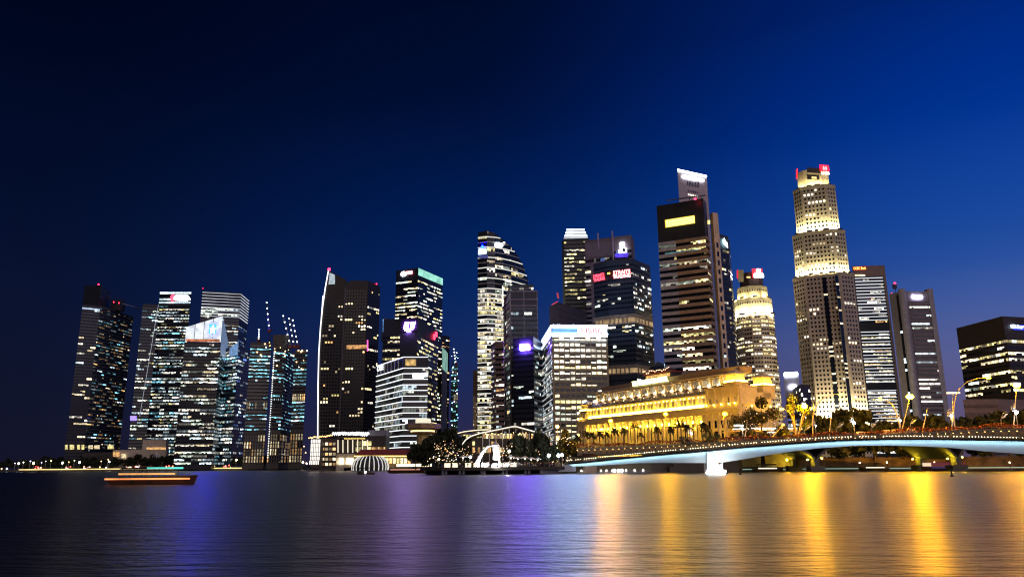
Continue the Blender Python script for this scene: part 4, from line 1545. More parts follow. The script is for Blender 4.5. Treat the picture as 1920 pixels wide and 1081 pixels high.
ad.operation = 'MULTIPLY_ADD'
ad.inputs[1].default_value = 2.2
nt.links.new(hs_[1].outputs['Fac'], ad.inputs[0])
nt.links.new(hs_[0].outputs['Fac'], ad.inputs[2])
bp = nt.nodes.new('ShaderNodeBump')
bp.inputs['Strength'].default_value = 1.0
bp.inputs['Distance'].default_value = .20
nt.links.new(ad.outputs[0], bp.inputs['Height'])
nt.links.new(bp.outputs['Normal'], b.inputs['Normal'])
mb = MB()
mb.poly([(-3500, -120, 0), (3500, -120, 0), (3500, 4500, 0), (-3500, 4500, 0)], wm)
tag(mb.build('water'), kind='structure')

GROUND = mat('waterfront_paving', (.11, .10, .09), .85, 0, .3, .2)
gp = [(-3400, 965)]
for px, Y in ((0, 962), (578, 955), (578, 604), (772, 604), (790, 440), (800, 326), (1062, 318), (1064, 372), (1500, 366), (1960, 352)):
    p = at_y(px, 870, Y)
    gp.append((p.x, Y))
gp += [(3400, 352), (3400, 4400), (-3400, 4400)]
mb = MB()
mb.prism(gp, -1.5, GZ, GROUND)
tag(mb.build('ground'), kind='structure')
mb = MB()
rg = random.Random(8)
hp = []
for i in range(60):
    x = -1500 + i * 75
    hp.append((x, 2400, 6 + 26 * max(0, math.sin(i * .37 + 1.2)) * (1 if i > 28 else .3) + rg.random() * 6))
for i in range(59):
    a, b_ = hp[i], hp[i + 1]
    mb.poly([(a[0], a[1], 0), (b_[0], b_[1], 0), b_, a], mat('distant_hill_woods', (.02, .03, .02), .9))
    mb.poly([a, b_, (b_[0], 2900, 4), (a[0], 2900, 4)], mat('distant_hill_woods', (.02, .03, .02)))
tag(mb.build('hills'), kind='structure')

world = bpy.data.worlds.new('World')
sc.world = world
world.use_nodes = True
nt = world.node_tree
bg = nt.nodes['Background']
tc = nt.nodes.new('ShaderNodeTexCoord')
sp = nt.nodes.new('ShaderNodeSeparateXYZ')
nt.links.new(tc.outputs['Generated'], sp.inputs[0])


def ramp(stops):
    r = nt.nodes.new('ShaderNodeValToRGB')
    r.color_ramp.interpolation = 'CARDINAL'
    el = r.color_ramp.elements
    while len(el) < len(stops):
        el.new(.5)
    for e, (p, c) in zip(el, stops):
        e.position = p
        e.color = (*srgb(*c), 1)
    nt.links.new(sp.outputs['Z'], r.inputs[0])
    return r


rl_ = ramp([(0, (20, 20, 40)), (.06, (17, 21, 43)), (.24, (7, 17, 46)), (.42, (1, 9, 35)), (.56, (0, 5, 27)), (1, (0, 4, 20))])
rc_ = ramp([(0, (48, 44, 78)), (.06, (38, 42, 82)), (.17, (18, 42, 98)), (.29, (3, 33, 90)), (.42, (1, 19, 62)), (.56, (0, 10, 40)), (1, (0, 5, 24))])
rr_ = ramp([(0, (84, 68, 92)), (.07, (96, 90, 132)), (.15, (80, 95, 155)), (.22, (42, 80, 158)), (.36, (7, 56, 148)), (.5, (1, 35, 113)), (1, (0, 8, 36))])


def mrange(a, b_):
    n = nt.nodes.new('ShaderNodeMapRange')
    n.interpolation_type = 'SMOOTHSTEP'
    n.inputs['From Min'].default_value = a
    n.inputs['From Max'].default_value = b_
    nt.links.new(az.outputs[0], n.inputs['Value'])
    return n


az = nt.nodes.new('ShaderNodeMath')
az.operation = 'ARCTAN2'
nt.links.new(sp.outputs['X'], az.inputs[0])
nt.links.new(sp.outputs['Y'], az.inputs[1])
m1, m2 = nt.nodes.new('ShaderNodeMix'), nt.nodes.new('ShaderNodeMix')
for m in (m1, m2):
    m.data_type = 'RGBA'
nt.links.new(mrange(-.60, .06).outputs[0], m1.inputs[0])
nt.links.new(rl_.outputs[0], m1.inputs[6])
nt.links.new(rc_.outputs[0], m1.inputs[7])
nt.links.new(mrange(-.08, .66).outputs[0], m2.inputs[0])
nt.links.new(m1.outputs[2], m2.inputs[6])
nt.links.new(rr_.outputs[0], m2.inputs[7])
nt.links.new(m2.outputs[2], bg.inputs[0])
bg.inputs[1].default_value = 1.0

sun = bpy.data.objects.new('dusk_sky_lamp', bpy.data.lights.new('dusk_sky_lamp', 'SUN'))
sun.data.energy = .55
sun.data.angle = math.radians(60)
sun.data.color = (1, .80, .70)
sun.rotation_euler = (math.radians(62), 0, math.radians(14))
col.objects.link(sun)

# ------------------------------------------------------------------ the floodlit grand hotel
GOLD = (1, .57, .05)
GLAMP = glow('gold_wall_lamp', GOLD, 270)
GLAMP2 = glow('gold_cornice_lamp', GOLD, 70)
GCOVE = glow('gold_cove_light', (1, .62, .035), 34)
GFOOT = glow('gold_foot_light', (1, .60, .05), 60)
WNICHE = glow('warm_niche_light', (1, .70, .30), 130)
ga, gb_ = at_y(1085, 791, 480), at_y(1387, 764, 360)
A, B = V((ga.x, ga.y, 0)), V((gb_.x, gb_.y, 0))
hu, hn, HL_ = en(A, B)
hotel = thing('grand_hotel', 'long colonnaded neoclassical hotel floodlit gold, with a dark tiled roof and lit rooftop lettering', 'hotel', (A.x, A.y, GZ))


def hp_(s, o, z):
    """point along the front: s metres from the left end, o metres outward"""
    q = A + hu * s + hn * o
    return V((q.x, q.y, z))


def hbox(mb, s0, s1, o0, o1, z0, z1, m):
    mb.prism([(p.x, p.y) for p in (hp_(s0, o1, 0), hp_(s1, o1, 0), hp_(s1, o0, 0), hp_(s0, o0, 0))], z0, z1, m)


S0, S1 = 7, HL_ - 24
DEP = -24
mb = MB()
hbox(mb, 0, HL_, DEP, -2.6, GZ, 28.2, STONE)
hbox(mb, 0, S0, -2.6, .6, GZ, 26.6, STONE)
hbox(mb, S1, HL_, -2.6, .6, GZ, 26.6, STONE)
hbox(mb, S0, S1, -2.6, 1.2, GZ, 7, STONE)
hbox(mb, 2, HL_ - 1, DEP + 2, -3.2, 28.22, 36.4, STONE)
mb.build('wall', hotel)
mb = MB()
hbox(mb, -.4, HL_ + .4, -2.5, .9, 26.62, 28.0, STONE)
hbox(mb, -1.0, HL_ + 1, -2.4, 1.8, 28.02, 28.8, STONE)
hbox(mb, .6, HL_ - .6, -2.4, .4, 28.82, 30.4, STONE)
mb.build('entablature', hotel)
nb = 17
for k in range(nb + 1):
    s = S0 + 1 + (S1 - S0 - 2) * k / nb
    mb = MB()
    mb.tube([hp_(s, 0, 7), hp_(s, 0, 8), hp_(s, 0, 25.2), hp_(s, 0, 26.6)], [1.05, .85, .72, 1.1], STONE, 10)
    mb.build('column', hotel)
for k in range(nb):
    s = S0 + 1 + (S1 - S0 - 2) * (k + .5) / nb
    mb = MB()
    for z0, z1 in ((8.2, 14.6), (15.2, 22.8)):
        hbox(mb, s - 1.7, s + 1.7, -2.58, -2.45, z0, z1, GLASS)
        hbox(mb, s - .12, s + .12, -2.44, -2.35, z0, z1, DARKB)
    mb.build('window', hotel)
    mb = MB()
    mb.ball(hp_(s, -1.5, 23.6), .42, GLAMP)
    mb.build('wall_lamp', hotel)
    mb = MB()
    hbox(mb, s - 1.5, s + 1.5, .1, .9, 7.02, 7.7, GFOOT)
    mb.build('foot_light', hotel)
# attic storey with a bright cove behind the parapet
for k in range(15):
    s = 9 + (S1 - 10) * k / 15
    s2 = 9 + (S1 - 10) * (k + .93) / 15
    mb = MB()
    hbox(mb, s, s2, -1.6, -1.2, 30.42, 31.9, GCOVE)
    mb.build('cove_light', hotel)
    mb = MB()
    for j in range(2):
        c = s + (s2 - s) * (.28 + .44 * j)
        hbox(mb, c - 1.0, c + 1.0, -3.18, -3.05, 32.4, 35.2, lit('amber', (0, 1, 0, 2, 1)[(k * 7 + j) % 5]))
    mb.build('attic_window', hotel)
    mb = MB()
    for j in range(2):
        mb.ball(hp_(s + (s2 - s) * (.25 + .5 * j), -2.3, 35.7), .3, glow('gold_eave_lamp', (1, .7, .2), 14), 6, 4)
    mb.build('eave_lamp', hotel)
    mb = MB()
    hbox(mb, s - .7, s - .1, -3.15, -2.4, 30.4, 36.3, STONE)
    mb.build('attic_pilaster', hotel)
mb = MB()
hbox(mb, 1, HL_ - .5, -3.1, -1.4, 36.42, 37.1, STONE)
mb.build('eave_cornice', hotel)
mb = MB()
q0 = [hp_(4, -2.0, 37.12), hp_(S1, -2.0, 37.12), hp_(S1, DEP + 4, 37.12), hp_(4, DEP + 4, 37.12)]
q1 = [hp_(9, -6.6, 41), hp_(S1 + 2, -6.6, 41), hp_(S1 + 2, DEP + 8, 41), hp_(9, DEP + 8, 41)]
mb.hull8(q0, q1, ROOFT)
hbox(mb, S1 - 1, HL_ - 2, -13, -3.6, 37.12, 39, ROOFT)
mb.build('roof', hotel)
for k in range(11):
    s = 14 + (S1 - 20) * k / 10
    mb = MB()
    mb.ball(hp_(s, -3.9, 39.1), .32, glow('roof_dormer_lamp', (1, .75, .45), 2.2, False), 6, 4)
    mb.build('dormer_lamp', hotel)
# penthouse with uplit niches
mb = MB()
hbox(mb, 10, S1 + 8, DEP + 9, -7.4, 41.02, 45.6, STONE)
hbox(mb, 9, S1 + 9, DEP + 8, -6.0, 45.62, 46.5, STONE)
hbox(mb, 12, S1 + 16, DEP + 6, -9.5, 46.52, 49.6, mat('bronze_parapet', (.30, .22, .15), .7))
mb.build('penthouse', hotel)
for k in range(16):
    s = 11 + (S1 - 6) * k / 15
    mb = MB()
    hbox(mb, s - .55, s + .55, -7.38, -6.5, 41.05, 45.58, STONE)
    mb.build('penthouse_pier', hotel)
    mb = MB()
    hbox(mb, s - .5, s + .5, -5.9, -5.5, 41.05, 41.45, WNICHE)
    mb.build('uplight', hotel)
    if k < 15:
        mb = MB()
        c = s + (S1 - 6) / 30
        hbox(mb, c - 2.0, c + 2.0, -7.38, -7.25, 41.6, 44.4, lit('warm', (0, 1, 1)[k % 3]))
        mb.build('window', hotel)
        mb = MB()
        hbox(mb, c - 2.6, c + 2.6, -7.3, -5.9, 44.7, 45.2, STONE)
        mb.build('canopy', hotel)
# end pavilions and turrets
for s0, s1, zt in ((0, 8, 33.5), (S1 + 1, HL_, 38.5)):
    mb = MB()
    hbox(mb, s0, s1, -12, -.8, 30.42, zt, STONE)
    hbox(mb, s0 - .5, s1 + .5, -12.5, -.2, zt + .02, zt + .8, STONE)
    for j in range(5):
        s = s0 + 1 + (s1 - s0 - 2) * j / 4
        hbox(mb, s - .4, s + .4, -.78, -.3, 30.42, zt, STONE)
    n_ = 3 if s1 < 20 else 6
    for j in range(n_):
        s = s0 + .8 + (s1 - s0 - 1.6) * j / (n_ - 1)
        hbox(mb, s - .6, s + .6, .62, 1.15, 7, 26.6, STONE)
    mb.build('end_pavilion', hotel)
    for j in range(n_ - 1):
        s = s0 + .8 + (s1 - s0 - 1.6) * (j + .5) / (n_ - 1)
        for z0, z1 in ((9, 13), (15, 18.5), (20, 23.5)):
            mb = MB()
            hbox(mb, s - .7, s + .7, .62, .72, z0, z1, GLASS)
            mb.build('window', hotel)
        mb = MB()
        hbox(mb, s - .8, s + .8, -.78, -.7, 31.6, 34.0, lit('amber', j % 3))
        mb.build('window', hotel)
for (s, o, z) in ((4, -5, 35), (HL_ - 6, -4.5, 40.5), (HL_ - 5, -21, 39.5)):
    mb = MB()
    hbox(mb, s - 4, s + 4, o - 4, o + 4, z - 6, z, STONE)
    hbox(mb, s - 4.6, s + 4.6, o - 4.6, o + 4.6, z + .02, z + .6, STONE)
    hbox(mb, s - 3, s + 3, o - 3, o + 3, z + .62, z + 4.2, STONE)
    hbox(mb, s - 3.7, s + 3.7, o - 3.7, o + 3.7, z + 4.22, z + 4.8, STONE)
    pk = [hp_(s + a, o + b_, z + 4.82) for a, b_ in ((-3.7, 3.7), (3.7, 3.7), (3.7, -3.7), (-3.7, -3.7))]
    for i in range(4):
        mb.poly([pk[i], pk[(i + 1) % 4], hp_(s, o, z + 7)], STONE)
    mb.build('turret', hotel)
    mb = MB()
    hbox(mb, s - 3.5, s + 3.5, o + 4.0, o + 4.4, z + .7, z + 1.2, GFOOT)
    hbox(mb, s + 4.0, s + 4.4, o - 3.5, o + 3.5, z + .7, z + 1.2, GFOOT)
    hbox(mb, s - 4.4, s - 4.0, o - 3.5, o + 3.5, z + .7, z + 1.2, GFOOT)
    mb.build('turret_light', hotel)
# right return wall
mb = MB()
for o in (-4, -8, -12, -16, -20):
    hbox(mb, HL_, HL_ + .5, o - .5, o + .5, 7, 26.6, STONE)
hbox(mb, HL_, HL_ + .9, DEP, -1.4, 26.62, 28.4, STONE)
mb.build('side_pilasters', hotel)
mb = MB()
for o in (-6, -10, -14, -18, -22):
    mb.ball(hp_(HL_ + 1.8, o, 29.6), .3, GLAMP2)
for s in (S1 + 3, S1 + 8, S1 + 13, S1 + 18, S1 + 22):
    mb.ball(hp_(s, 1.0, 30.9), .3, GLAMP2)
for s in (1.5, 5.5):
    mb.ball(hp_(s, 1.6, 30.6), .3, GLAMP2)
mb.build('cornice_lamps', hotel)
mb = MB()
for s in (2, 5.5, S1 + 3, S1 + 8, S1 + 13, S1 + 18, S1 + 22.5):
    hbox(mb, s - .8, s + .8, 3.4, 3.9, 6, 6.4, GFOOT)
mb.build('pavilion_foot_light', hotel)
for k in range(12):
    s = 4 + (HL_ - 8) * k / 11
    mb = MB()
    q_ = [hp_(s - 1.3, 11, 6.9), hp_(s + 1.3, 11, 6.9), hp_(s + 1.3, 11.6, 7.6), hp_(s - 1.3, 11.6, 7.6)]
    mb.poly(q_, glow('gold_forecourt_floodlight', (1, .58, .08), 24))
    hbox(mb, s - 1.4, s + 1.4, 11.8, 12.1, 6.3, 7.6, DSTEEL)
    mb.build('forecourt_floodlight', hotel)
for s in (S1 + 3, S1 + 9, S1 + 15, S1 + 21):
    mb = MB()
    q_ = [hp_(s - 1.3, 6, 6.9), hp_(s + 1.3, 6, 6.9), hp_(s + 1.3, 6.6, 7.6), hp_(s - 1.3, 6.6, 7.6)]
    mb.poly(q_, glow('gold_pavilion_fill', (1, .58, .09), 65))  # extra floodlights added to turn the right pavilion gold
    hbox(mb, s - 1.4, s + 1.4, 6.8, 7.1, 6.3, 7.6, DSTEEL)
    mb.build('forecourt_floodlight', hotel)  # these are the added gold fill lights for the right pavilion
for o in (-4, -12, -20):
    mb = MB()
    q_ = [hp_(HL_ + 5, o - 1.5, 9), hp_(HL_ + 5, o + 1.5, 9), hp_(HL_ + 5.6, o + 1.5, 9.8), hp_(HL_ + 5.6, o - 1.5, 9.8)]
    mb.poly(q_, glow('gold_pavilion_fill', (1, .58, .09), 65))  # added fill for the side wall, same gold as the pavilion's
    hbox(mb, HL_ + 5.8, HL_ + 6.1, o - 1.6, o + 1.6, GZ, 9.8, DSTEEL)
    mb.build('side_fill_light', hotel)
P0 = on_face(1186, 723, A + hn * -5.8, B + hn * -5.8)
P1 = on_face(1253, 711.5, A + hn * -5.8, B + hn * -5.8)
letters(hotel, 'THE FULLERTON HOTEL', V((P0.x, P0.y, 46.7)), V((P1.x, P1.y, 46.7)), V((P0.x, P0.y, 49.5)), glow('yellow_green_letter_light', (.95, 1, .42), 4.2), .5)
# roof restaurant
rs = (P1 - A).dot(hu)
mb = MB()
hbox(mb, rs - 27, rs - 4, -19, -11.5, 49.62, 52.6, DARKB)
hbox(mb, rs - 28, rs - 3, -19.5, -10.5, 52.62, 53.2, REDR)
hbox(mb, rs - 24, rs - 8, -18, -12.5, 53.22, 55.2, DARKB)
mb.build('roof_restaurant', hotel)
mb = MB()
hbox(mb, rs - 26, rs - 5, -11.4, -11.2, 50.2, 52.2, glow('amber_restaurant_light', (1, .55, .15), .8, False, .8, .4))
mb.build('restaurant_window', hotel)
mb = MB()
rg = random.Random(2)
for k in range(16):
    mb.ball(hp_(rs - 27 + 1.5 * k, -10.3, 53.4 + rg.random() * 1.6), .28, glow('pink_amber_lamp', (1, .5, .28), 5, False), 5, 4)
mb.build('restaurant_lamps', hotel)

# ------------------------------------------------------------------ low waterfront buildings, left and centre
# podium of the towers on the far shore
root = thing('shopping_podium', 'low beige podium building at the foot of the far left towers', 'building', (at_y(245, 860, 985).x, 985, GZ))
for x0, x1, y, Y, m in ((155, 215, 848, 985, DARKB), (212, 312, 843, 986, CONCB), (268, 312, 824, 992, CONCB)):
    mb = MB()
    a, b_ = at_y(x0, y, Y), at_y(x1, y, Y)
    mb.prism([(a.x, Y), (b_.x, Y), (b_.x, Y + 8), (a.x, Y + 8)], GZ, a.z, m)
    mb.build('wall', root)
for x0, x1, y0, y1, Y, h in ((212, 224, 855, 847, 984.5, 'amber'), (275, 311, 842, 838, 991.5, 'amber'), (228, 236, 858, 850, 984.5, 'warm'), (122, 127, 842, 833, 984, 'yellow'), (131, 139, 842, 833, 984, 'yellow'), (145, 150, 842, 833, 984, 'yellow'), (153, 158, 842, 833, 984, 'yellow'), (166, 174, 841, 834, 984, 'warm'), (177, 187, 841, 834, 984, 'warm'), (202, 213, 841, 834, 984, 'yellow')):
    slab_sign(root, *[at_y(x, y, Y) for x, y in ((x0, y0), (x1, y0), (x0, y1))], lit(h, 2), .2, 'window')
mb = MB()
a = at_y(294, 858, 975)
mb.tube([a, at_y(294, 844, 975)], [.9, .3], WHITE)
for dx in (-11, -5, 5, 11):
    mb.tube([at_y(294, 847, 975), at_y(294 + dx, 859, 975)], .35, WHITE)
mb.build('white_tent_mast', root)

# quay hotel
qh = thing('quayside_hotel', 'low glass quayside hotel with white roof bar lights and a striped lit end wall', 'hotel', (at_y(650, 860, 612).x, 612, GZ))
Yq = 606


def qbox(x0, x1, y0, y1, Y, d, m, name, sub=None):
    a, b_, t = at_y(x0, y0, Y), at_y(x1, y0, Y), at_y(x0, y1, Y)
    mb = MB()
    mb.prism([(a.x, Y), (b_.x, Y), (b_.x, Y + d), (a.x, Y + d)], max(a.z, GZ - .5), t.z, m)
    return mb.build(name, sub or qh)


qbox(582, 601, 880, 821, Yq - 2, 24, DARKB, 'end_wall')
for k in range(6):
    x0 = 582.5 + 3.1 * k
    mb = MB()
    for j in range(6):
        za, zc = at_y(x0, 870 - 8 * j, Yq - 3).z, at_y(x0, 863 - 8 * j, Yq - 3).z
        p = at_y(x0 - 1.6 + .55 * j * 0 + (1.0 if j else 0), 850, Yq - 3)
        mb.prism([(p.x, Yq - 3), (p.x + .62, Yq - 3), (p.x + .62, Yq - 2.1), (p.x, Yq - 2.1)], za, zc, glow('white_stripe_light', (1, .93, .82), 1.5, False))
    mb.build('light_stripe', qh)
qbox(600, 665, 880, 822, Yq + 4, 20, DARKB, 'wall')
qbox(630, 722, 862, 817, Yq + 6, 20, DARKB, 'wall')
qbox(690, 724, 836, 806, Yq + 14, 14, CONCG, 'roof_block')
qbox(633, 692, 823.5, 817, Yq + 4, 6, DARKB, 'parapet')
for k in range(7):
    x = 633 + 9.2 * k
    slab_sign(qh, *[at_y(a, b_, Yq + 3.6) for a, b_ in ((x, 848), (x + 1.7, 848), (x, 824))], glow('pale_column_light', (1, .88, .66), 1.1, False), .4, 'light_column')
    for r_ in range(2):
        slab_sign(qh, *[at_y(a, b_, Yq + 5.6) for a, b_ in ((x + 2.2, 835 + 11 * r_), (x + 8, 835 + 11 * r_), (x + 2.2, 826.5 + 11 * r_))], lit('yellow', (k * 3 + r_) % 4), .2, 'window')
for k in range(8):
    for r_ in range(2):
        x = 694 + 3.6 * k
        slab_sign(qh, *[at_y(a, b_, Yq + 5.6) for a, b_ in ((x, 842 + 6 * r_), (x + 3, 842 + 6 * r_), (x, 837.5 + 6 * r_))], lit('amber', (k * 5 + r_ * 3) % 3), .2, 'window')
for k in range(4):
    for r_ in range(5):
        x = 603 + 7 * k
        slab_sign(qh, *[at_y(a, b_, Yq + 3.7) for a, b_ in ((x, 872 - 9.5 * r_), (x + 5, 872 - 9.5 * r_), (x, 867 - 9.5 * r_))], lit('warm' if (k + r_) % 3 else 'amber', (k * 3 + r_ * 2) % 4), .2, 'window')
rg = random.Random(12)
mb = MB()
for k in range(34):
    x = 579 + 44 * k / 33
    mb.ball(at_y(x, 820.5 - 5 * k / 33 + rg.uniform(-1, 1.2), Yq - 1 + k * .1), rg.uniform(.3, .55), glow('amber_roof_lamp', (1, .5, .16), 3.5, False), 5, 4)
mb.build('roof_lamps', qh)
for k in range(4):
    mb = MB()
    for j in range(16):
        mb.ball(at_y(623 + 17.5 * k + j * 1.0, 815.5 - abs(math.sin(j * .8 + k)) * 5, Yq + 5 + j * .1), rg.uniform(.4, .9), glow('white_roof_bar_lamp', (.88, .95, 1), 3.2, False), 6, 4)
    mb.build('roof_bar_lights', qh)
face_sign(qh, V((at_y(640, 822, Yq + 4).x, Yq + 4, 0)), V((at_y(690, 822, Yq + 4).x, Yq + 4, 0)), 645, 685, 823, 823, 820.3, glow('gold_letter_light', (1, .72, .2), 1.6, False), .4, .3, 'sign_letters', None, 'THE FULLERTON BAY HOTEL')
a = at_y(605, 880, Yq - 4)

# red-roofed pier
pr = thing('pier_building', 'long pier building with a dull red roof over a bright yellow-lit verandah', 'pier', (at_y(715, 870, 596).x, 596, GZ))
Yp = 590
a, b_ = at_y(664, 853, Yp), at_y(770, 853, Yp)
zt = at_y(670, 842, Yp).z
mb = MB()
mb.hull8([V((a.x, Yp, a.z)), V((b_.x, Yp, a.z)), V((b_.x, Yp + 16, a.z)), V((a.x, Yp + 16, a.z))],
         [V((a.x + 4, Yp + 5, zt)), V((b_.x, Yp + 5, zt)), V((b_.x, Yp + 11, zt)), V((a.x + 4, Yp + 11, zt))], REDR)
mb.build('roof', pr)
mb = MB()
mb.prism([(a.x - 8, Yp + 3), (b_.x, Yp + 3), (b_.x, Yp + 14), (a.x - 8, Yp + 14)], -1, at_y(700, 876, Yp).z, CONCG)
mb.prism([(a.x + 1, Yp + 5), (b_.x, Yp + 5), (b_.x, Yp + 14), (a.x + 1, Yp + 14)], at_y(700, 876, Yp).z, a.z - .05, mat('verandah_wall', (.5, .4, .2), .8))
mb.build('wall', pr)
slab_sign(pr, *[at_y(x, y, Yp + 1) for x, y in ((664, 855.4), (770, 855.4), (664, 853.4))], glow('yellow_eave_light', (1, .75, .2), 2.6), .4, 'eave_light')
rg = random.Random(6)
for k in range(15):
    x = 667 + 6.9 * k
    mb = MB()
    p = at_y(x, 860, Yp + 1.6)
    mb.box((p.x, p.y, GZ), .5, .5, a.z - GZ - .1, STONE)
    mb.build('post', pr)
    slab_sign(pr, *[at_y(xx, y, Yp + 4.6) for xx, y in ((x + 1, 868), (x + 6, 868), (x + 1, 858.5))], lit(rg.choice(('yellow', 'amber', 'warm')), rg.choice((2, 3, 3))), .2, 'window')
# bright restaurant beside it
for k in range(7):
    slab_sign(pr, *[at_y(xx, y, Yp + 2.4) for xx, y in ((631 + 4.6 * k, 870), (635 + 4.6 * k, 870), (631 + 4.6 * k, 858))], lit('warm', rg.choice((2, 3, 4, 4))), .2, 'window')
mb = MB()
a = at_y(630, 870, Yp + 3)
b_ = at_y(664, 870, Yp + 3)
mb.prism([(a.x, Yp + 3), (b_.x, Yp + 3), (b_.x, Yp + 14), (a.x, Yp + 14)], -1, at_y(640, 850, Yp + 3).z, STONE)
mb.build('annex', pr)

# ribbed white dome
dm = thing('ribbed_pavilion', 'domed waterside pavilion of white glowing ribs on black', 'pavilion', (at_y(694, 878, 580).x, 580, .5))
c = V((at_y(694, 878, 580).x, 580, .3))
R0 = (at_y(728, 870, 580).x - at_y(660, 870, 580).x) / 2
hz = at_y(694, 853.5, 580).z - c.z
mb = MB()
mb.lathe(c, [(R0 * .96, 0), (R0 * .98, hz * .3), (R0 * .88, hz * .65), (R0 * .62, hz * .93), (R0 * .55, hz * .97), (.1, hz)], DARK, 20)
mb.build('shell', dm)
for k in range(24):
    f = 2 * math.pi * (k + .5) / 24
    d = V((math.cos(f), math.sin(f), 0))
    if d.y > .45:
        continue
    mb = MB()
    mb.tube([c + d * (R0 * r_) + Z(hz * z) for r_, z in ((.99, .02), (1.01, .3), (.91, .66), (.66, .94))], .36, glow('white_rib_light', (1, .95, .86), .75, False), 5)
    mb.build('rib', dm)
mb = MB()
mb.prism([(c.x - R0 - 3, 572), (c.x + R0 + 3, 572), (c.x + R0 + 3, 606), (c.x - R0 - 3, 606)], -1, .6, CONCG)
mb.build('deck', dm)

# octagonal lookout restaurant
ot = thing('lookout_restaurant', 'mushroom-shaped octagonal lookout restaurant glowing gold under its rim, with a white box on top', 'tower', (at_y(792, 830, 560).x, 560, GZ))
c = at_y(792, 838, 560)
c = V((c.x, 560, 0))
px = lambda w: w * 560 / 1437
zl = lambda y: at_y(792, y, 560).z
mb = MB()
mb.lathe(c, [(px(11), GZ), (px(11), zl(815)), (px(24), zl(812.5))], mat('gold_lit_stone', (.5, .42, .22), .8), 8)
mb.build('stem', ot)
mb = MB()
mb.lathe(c, [(px(24), zl(812.5)), (px(26), zl(810)), (px(21), zl(809)), (px(21), zl(806.5)), (px(28), zl(805.6)), (px(33.5), zl(803)), (px(34), zl(795.5)), (px(31), zl(794)), (.5, zl(793.5))], mat('brown_rim', (.32, .24, .17), .7), 8)
mb.build('rim', ot)
mb = MB()
mb.lathe(c, [(px(22), zl(809)), (px(22), zl(806.8))], glow('gold_rim_light', (1, .68, .2), 4), 8)
mb.build('rim_light', ot)
mb = MB()
mb.lathe(c, [(px(30), zl(804.4)), (px(33), zl(802.6))], glow('gold_rim_painted_glow', (1, .66, .22), .8), 8)  # gold glow under the rim put in as an emissive ring
mb.build('rim_light', ot)
mb = MB()
a, b_ = at_y(779, 794, 556), at_y(805, 794, 556)
mb.prism([(a.x, 556), (b_.x, 556), (b_.x, 566), (a.x, 566)], a.z - 1, at_y(779, 784, 556).z, glow('cream_box_light', (1, .9, .66), .95, True, .1, .1))
mb.build('roof_box', ot)

# curved-roof waterfront pavilion
rp = thing('waterfront_pavilion', 'low glass pavilion with a sweeping white-edged roof, behind the white fountain statue', 'pavilion', (at_y(950, 850, 340).x, 340, GZ))
line = [(866, 834), (873, 825), (883, 818), (900, 812.5), (932, 806), (960, 800.2), (968, 800), (1008, 811)]
RL = glow('white_roof_edge_light', (1, .92, .78), 1.25)
pts3 = [at_y(x, y, 328) for x, y in line]
mb = MB()
for a, b_ in zip(pts3, pts3[1:]):
    mb.hull8([a, b_, b_ + V((0, 22, 0)), a + V((0, 22, 0))], [a + Z(.5), b_ + Z(.5), b_ + V((0, 22, .5)), a + V((0, 22, .5))], mat('pale_roof', (.4, .38, .36), .6))
mb.build('roof', rp)
mb = MB()
for a, b_ in zip(pts3, pts3[1:]):
    mb.beam(a + V((0, -.3, .2)), b_ + V((0, -.3, .2)), .4, .42, RL)
mb.build('roof_edge_light', rp)
a, b_ = at_y(884, 850, 332), at_y(1006, 850, 332)
mb = MB()
mb.prism([(a.x, 332), (b_.x, 332), (b_.x, 346), (a.x, 346)], GZ, at_y(890, 820, 332).z, DARKB)
mb.build('wall', rp)
rg = random.Random(21)
for k in range(24):
    x = 886 + 5 * k
    for y0, y1, p in ((821.5, 812.5, .75), (834, 827, .35), (848, 838, .5)):
        if y1 < 820 and not 905 < x < 998:
            continue
        if rg.random() < p:
            slab_sign(rp, *[at_y(xx, y, 331.6) for xx, y in ((x, y0), (x + 4.3, y0), (x, y1))], lit(rg.choice(('amber', 'amber', 'warm', 'yellow')), rg.choice((1, 2, 3))), .15, 'window')
mb = MB()
for k in range(18):
    p = at_y(905 + 5.8 * k, 816, 330)
    mb.ball(V((p.x, p.y, at_y(905, 815, 330).z + rg.random())), .16, glow('amber_ceiling_lamp', (1, .6, .22), 9), 5, 4)
mb.build('ceiling_lamps', rp)
mb = MB()
for k in range(9):
    p = at_y(905 + 12.5 * k, 850, 329.5)
    t = k * .9
    zt = [q.z for q in pts3]
    y_ = p.x
    zz_ = min(q.z + (r.z - q.z) * (y_ - q.x) / max(.1, r.x - q.x) if q.x <= y_ <= r.x else 99 for q, r in zip(pts3, pts3[1:]))
    if zz_ < 90:
        mb.tube([V((p.x, 329.5, GZ)), V((p.x, 329.5, zz_))], .18, WHITE)
mb.build('columns', rp)
r2 = thing('waterfront_pavilion', 'small lit pavilion with a thin flat white roof, left of the sweeping-roofed one', 'pavilion', (at_y(880, 850, 352).x, 352, GZ))
l2 = [at_y(x, y, 352) for x, y in ((858, 812.5), (870, 809.5), (890, 807), (916, 805.5))]
mb = MB()
for a, b_ in zip(l2, l2[1:]):
    mb.hull8([a, b_, b_ + V((0, 12, 0)), a + V((0, 12, 0))], [a + Z(.4), b_ + Z(.4), b_ + V((0, 12, .4)), a + V((0, 12, .4))], mat('pale_roof', (.4, .38, .36)))
mb.build('roof', r2)
mb = MB()
for a, b_ in zip(l2, l2[1:]):
    mb.beam(a + V((0, -.3, .2)), b_ + V((0, -.3, .2)), .4, .4, glow('cream_roof_edge_light', (1, .85, .55), 1.5))
mb.build('roof_edge_light', r2)
mb = MB()
mb.prism([(l2[0].x + 2, 354), (l2[-1].x, 354), (l2[-1].x, 362), (l2[0].x + 2, 362)], GZ, l2[0].z - .1, DARKB)
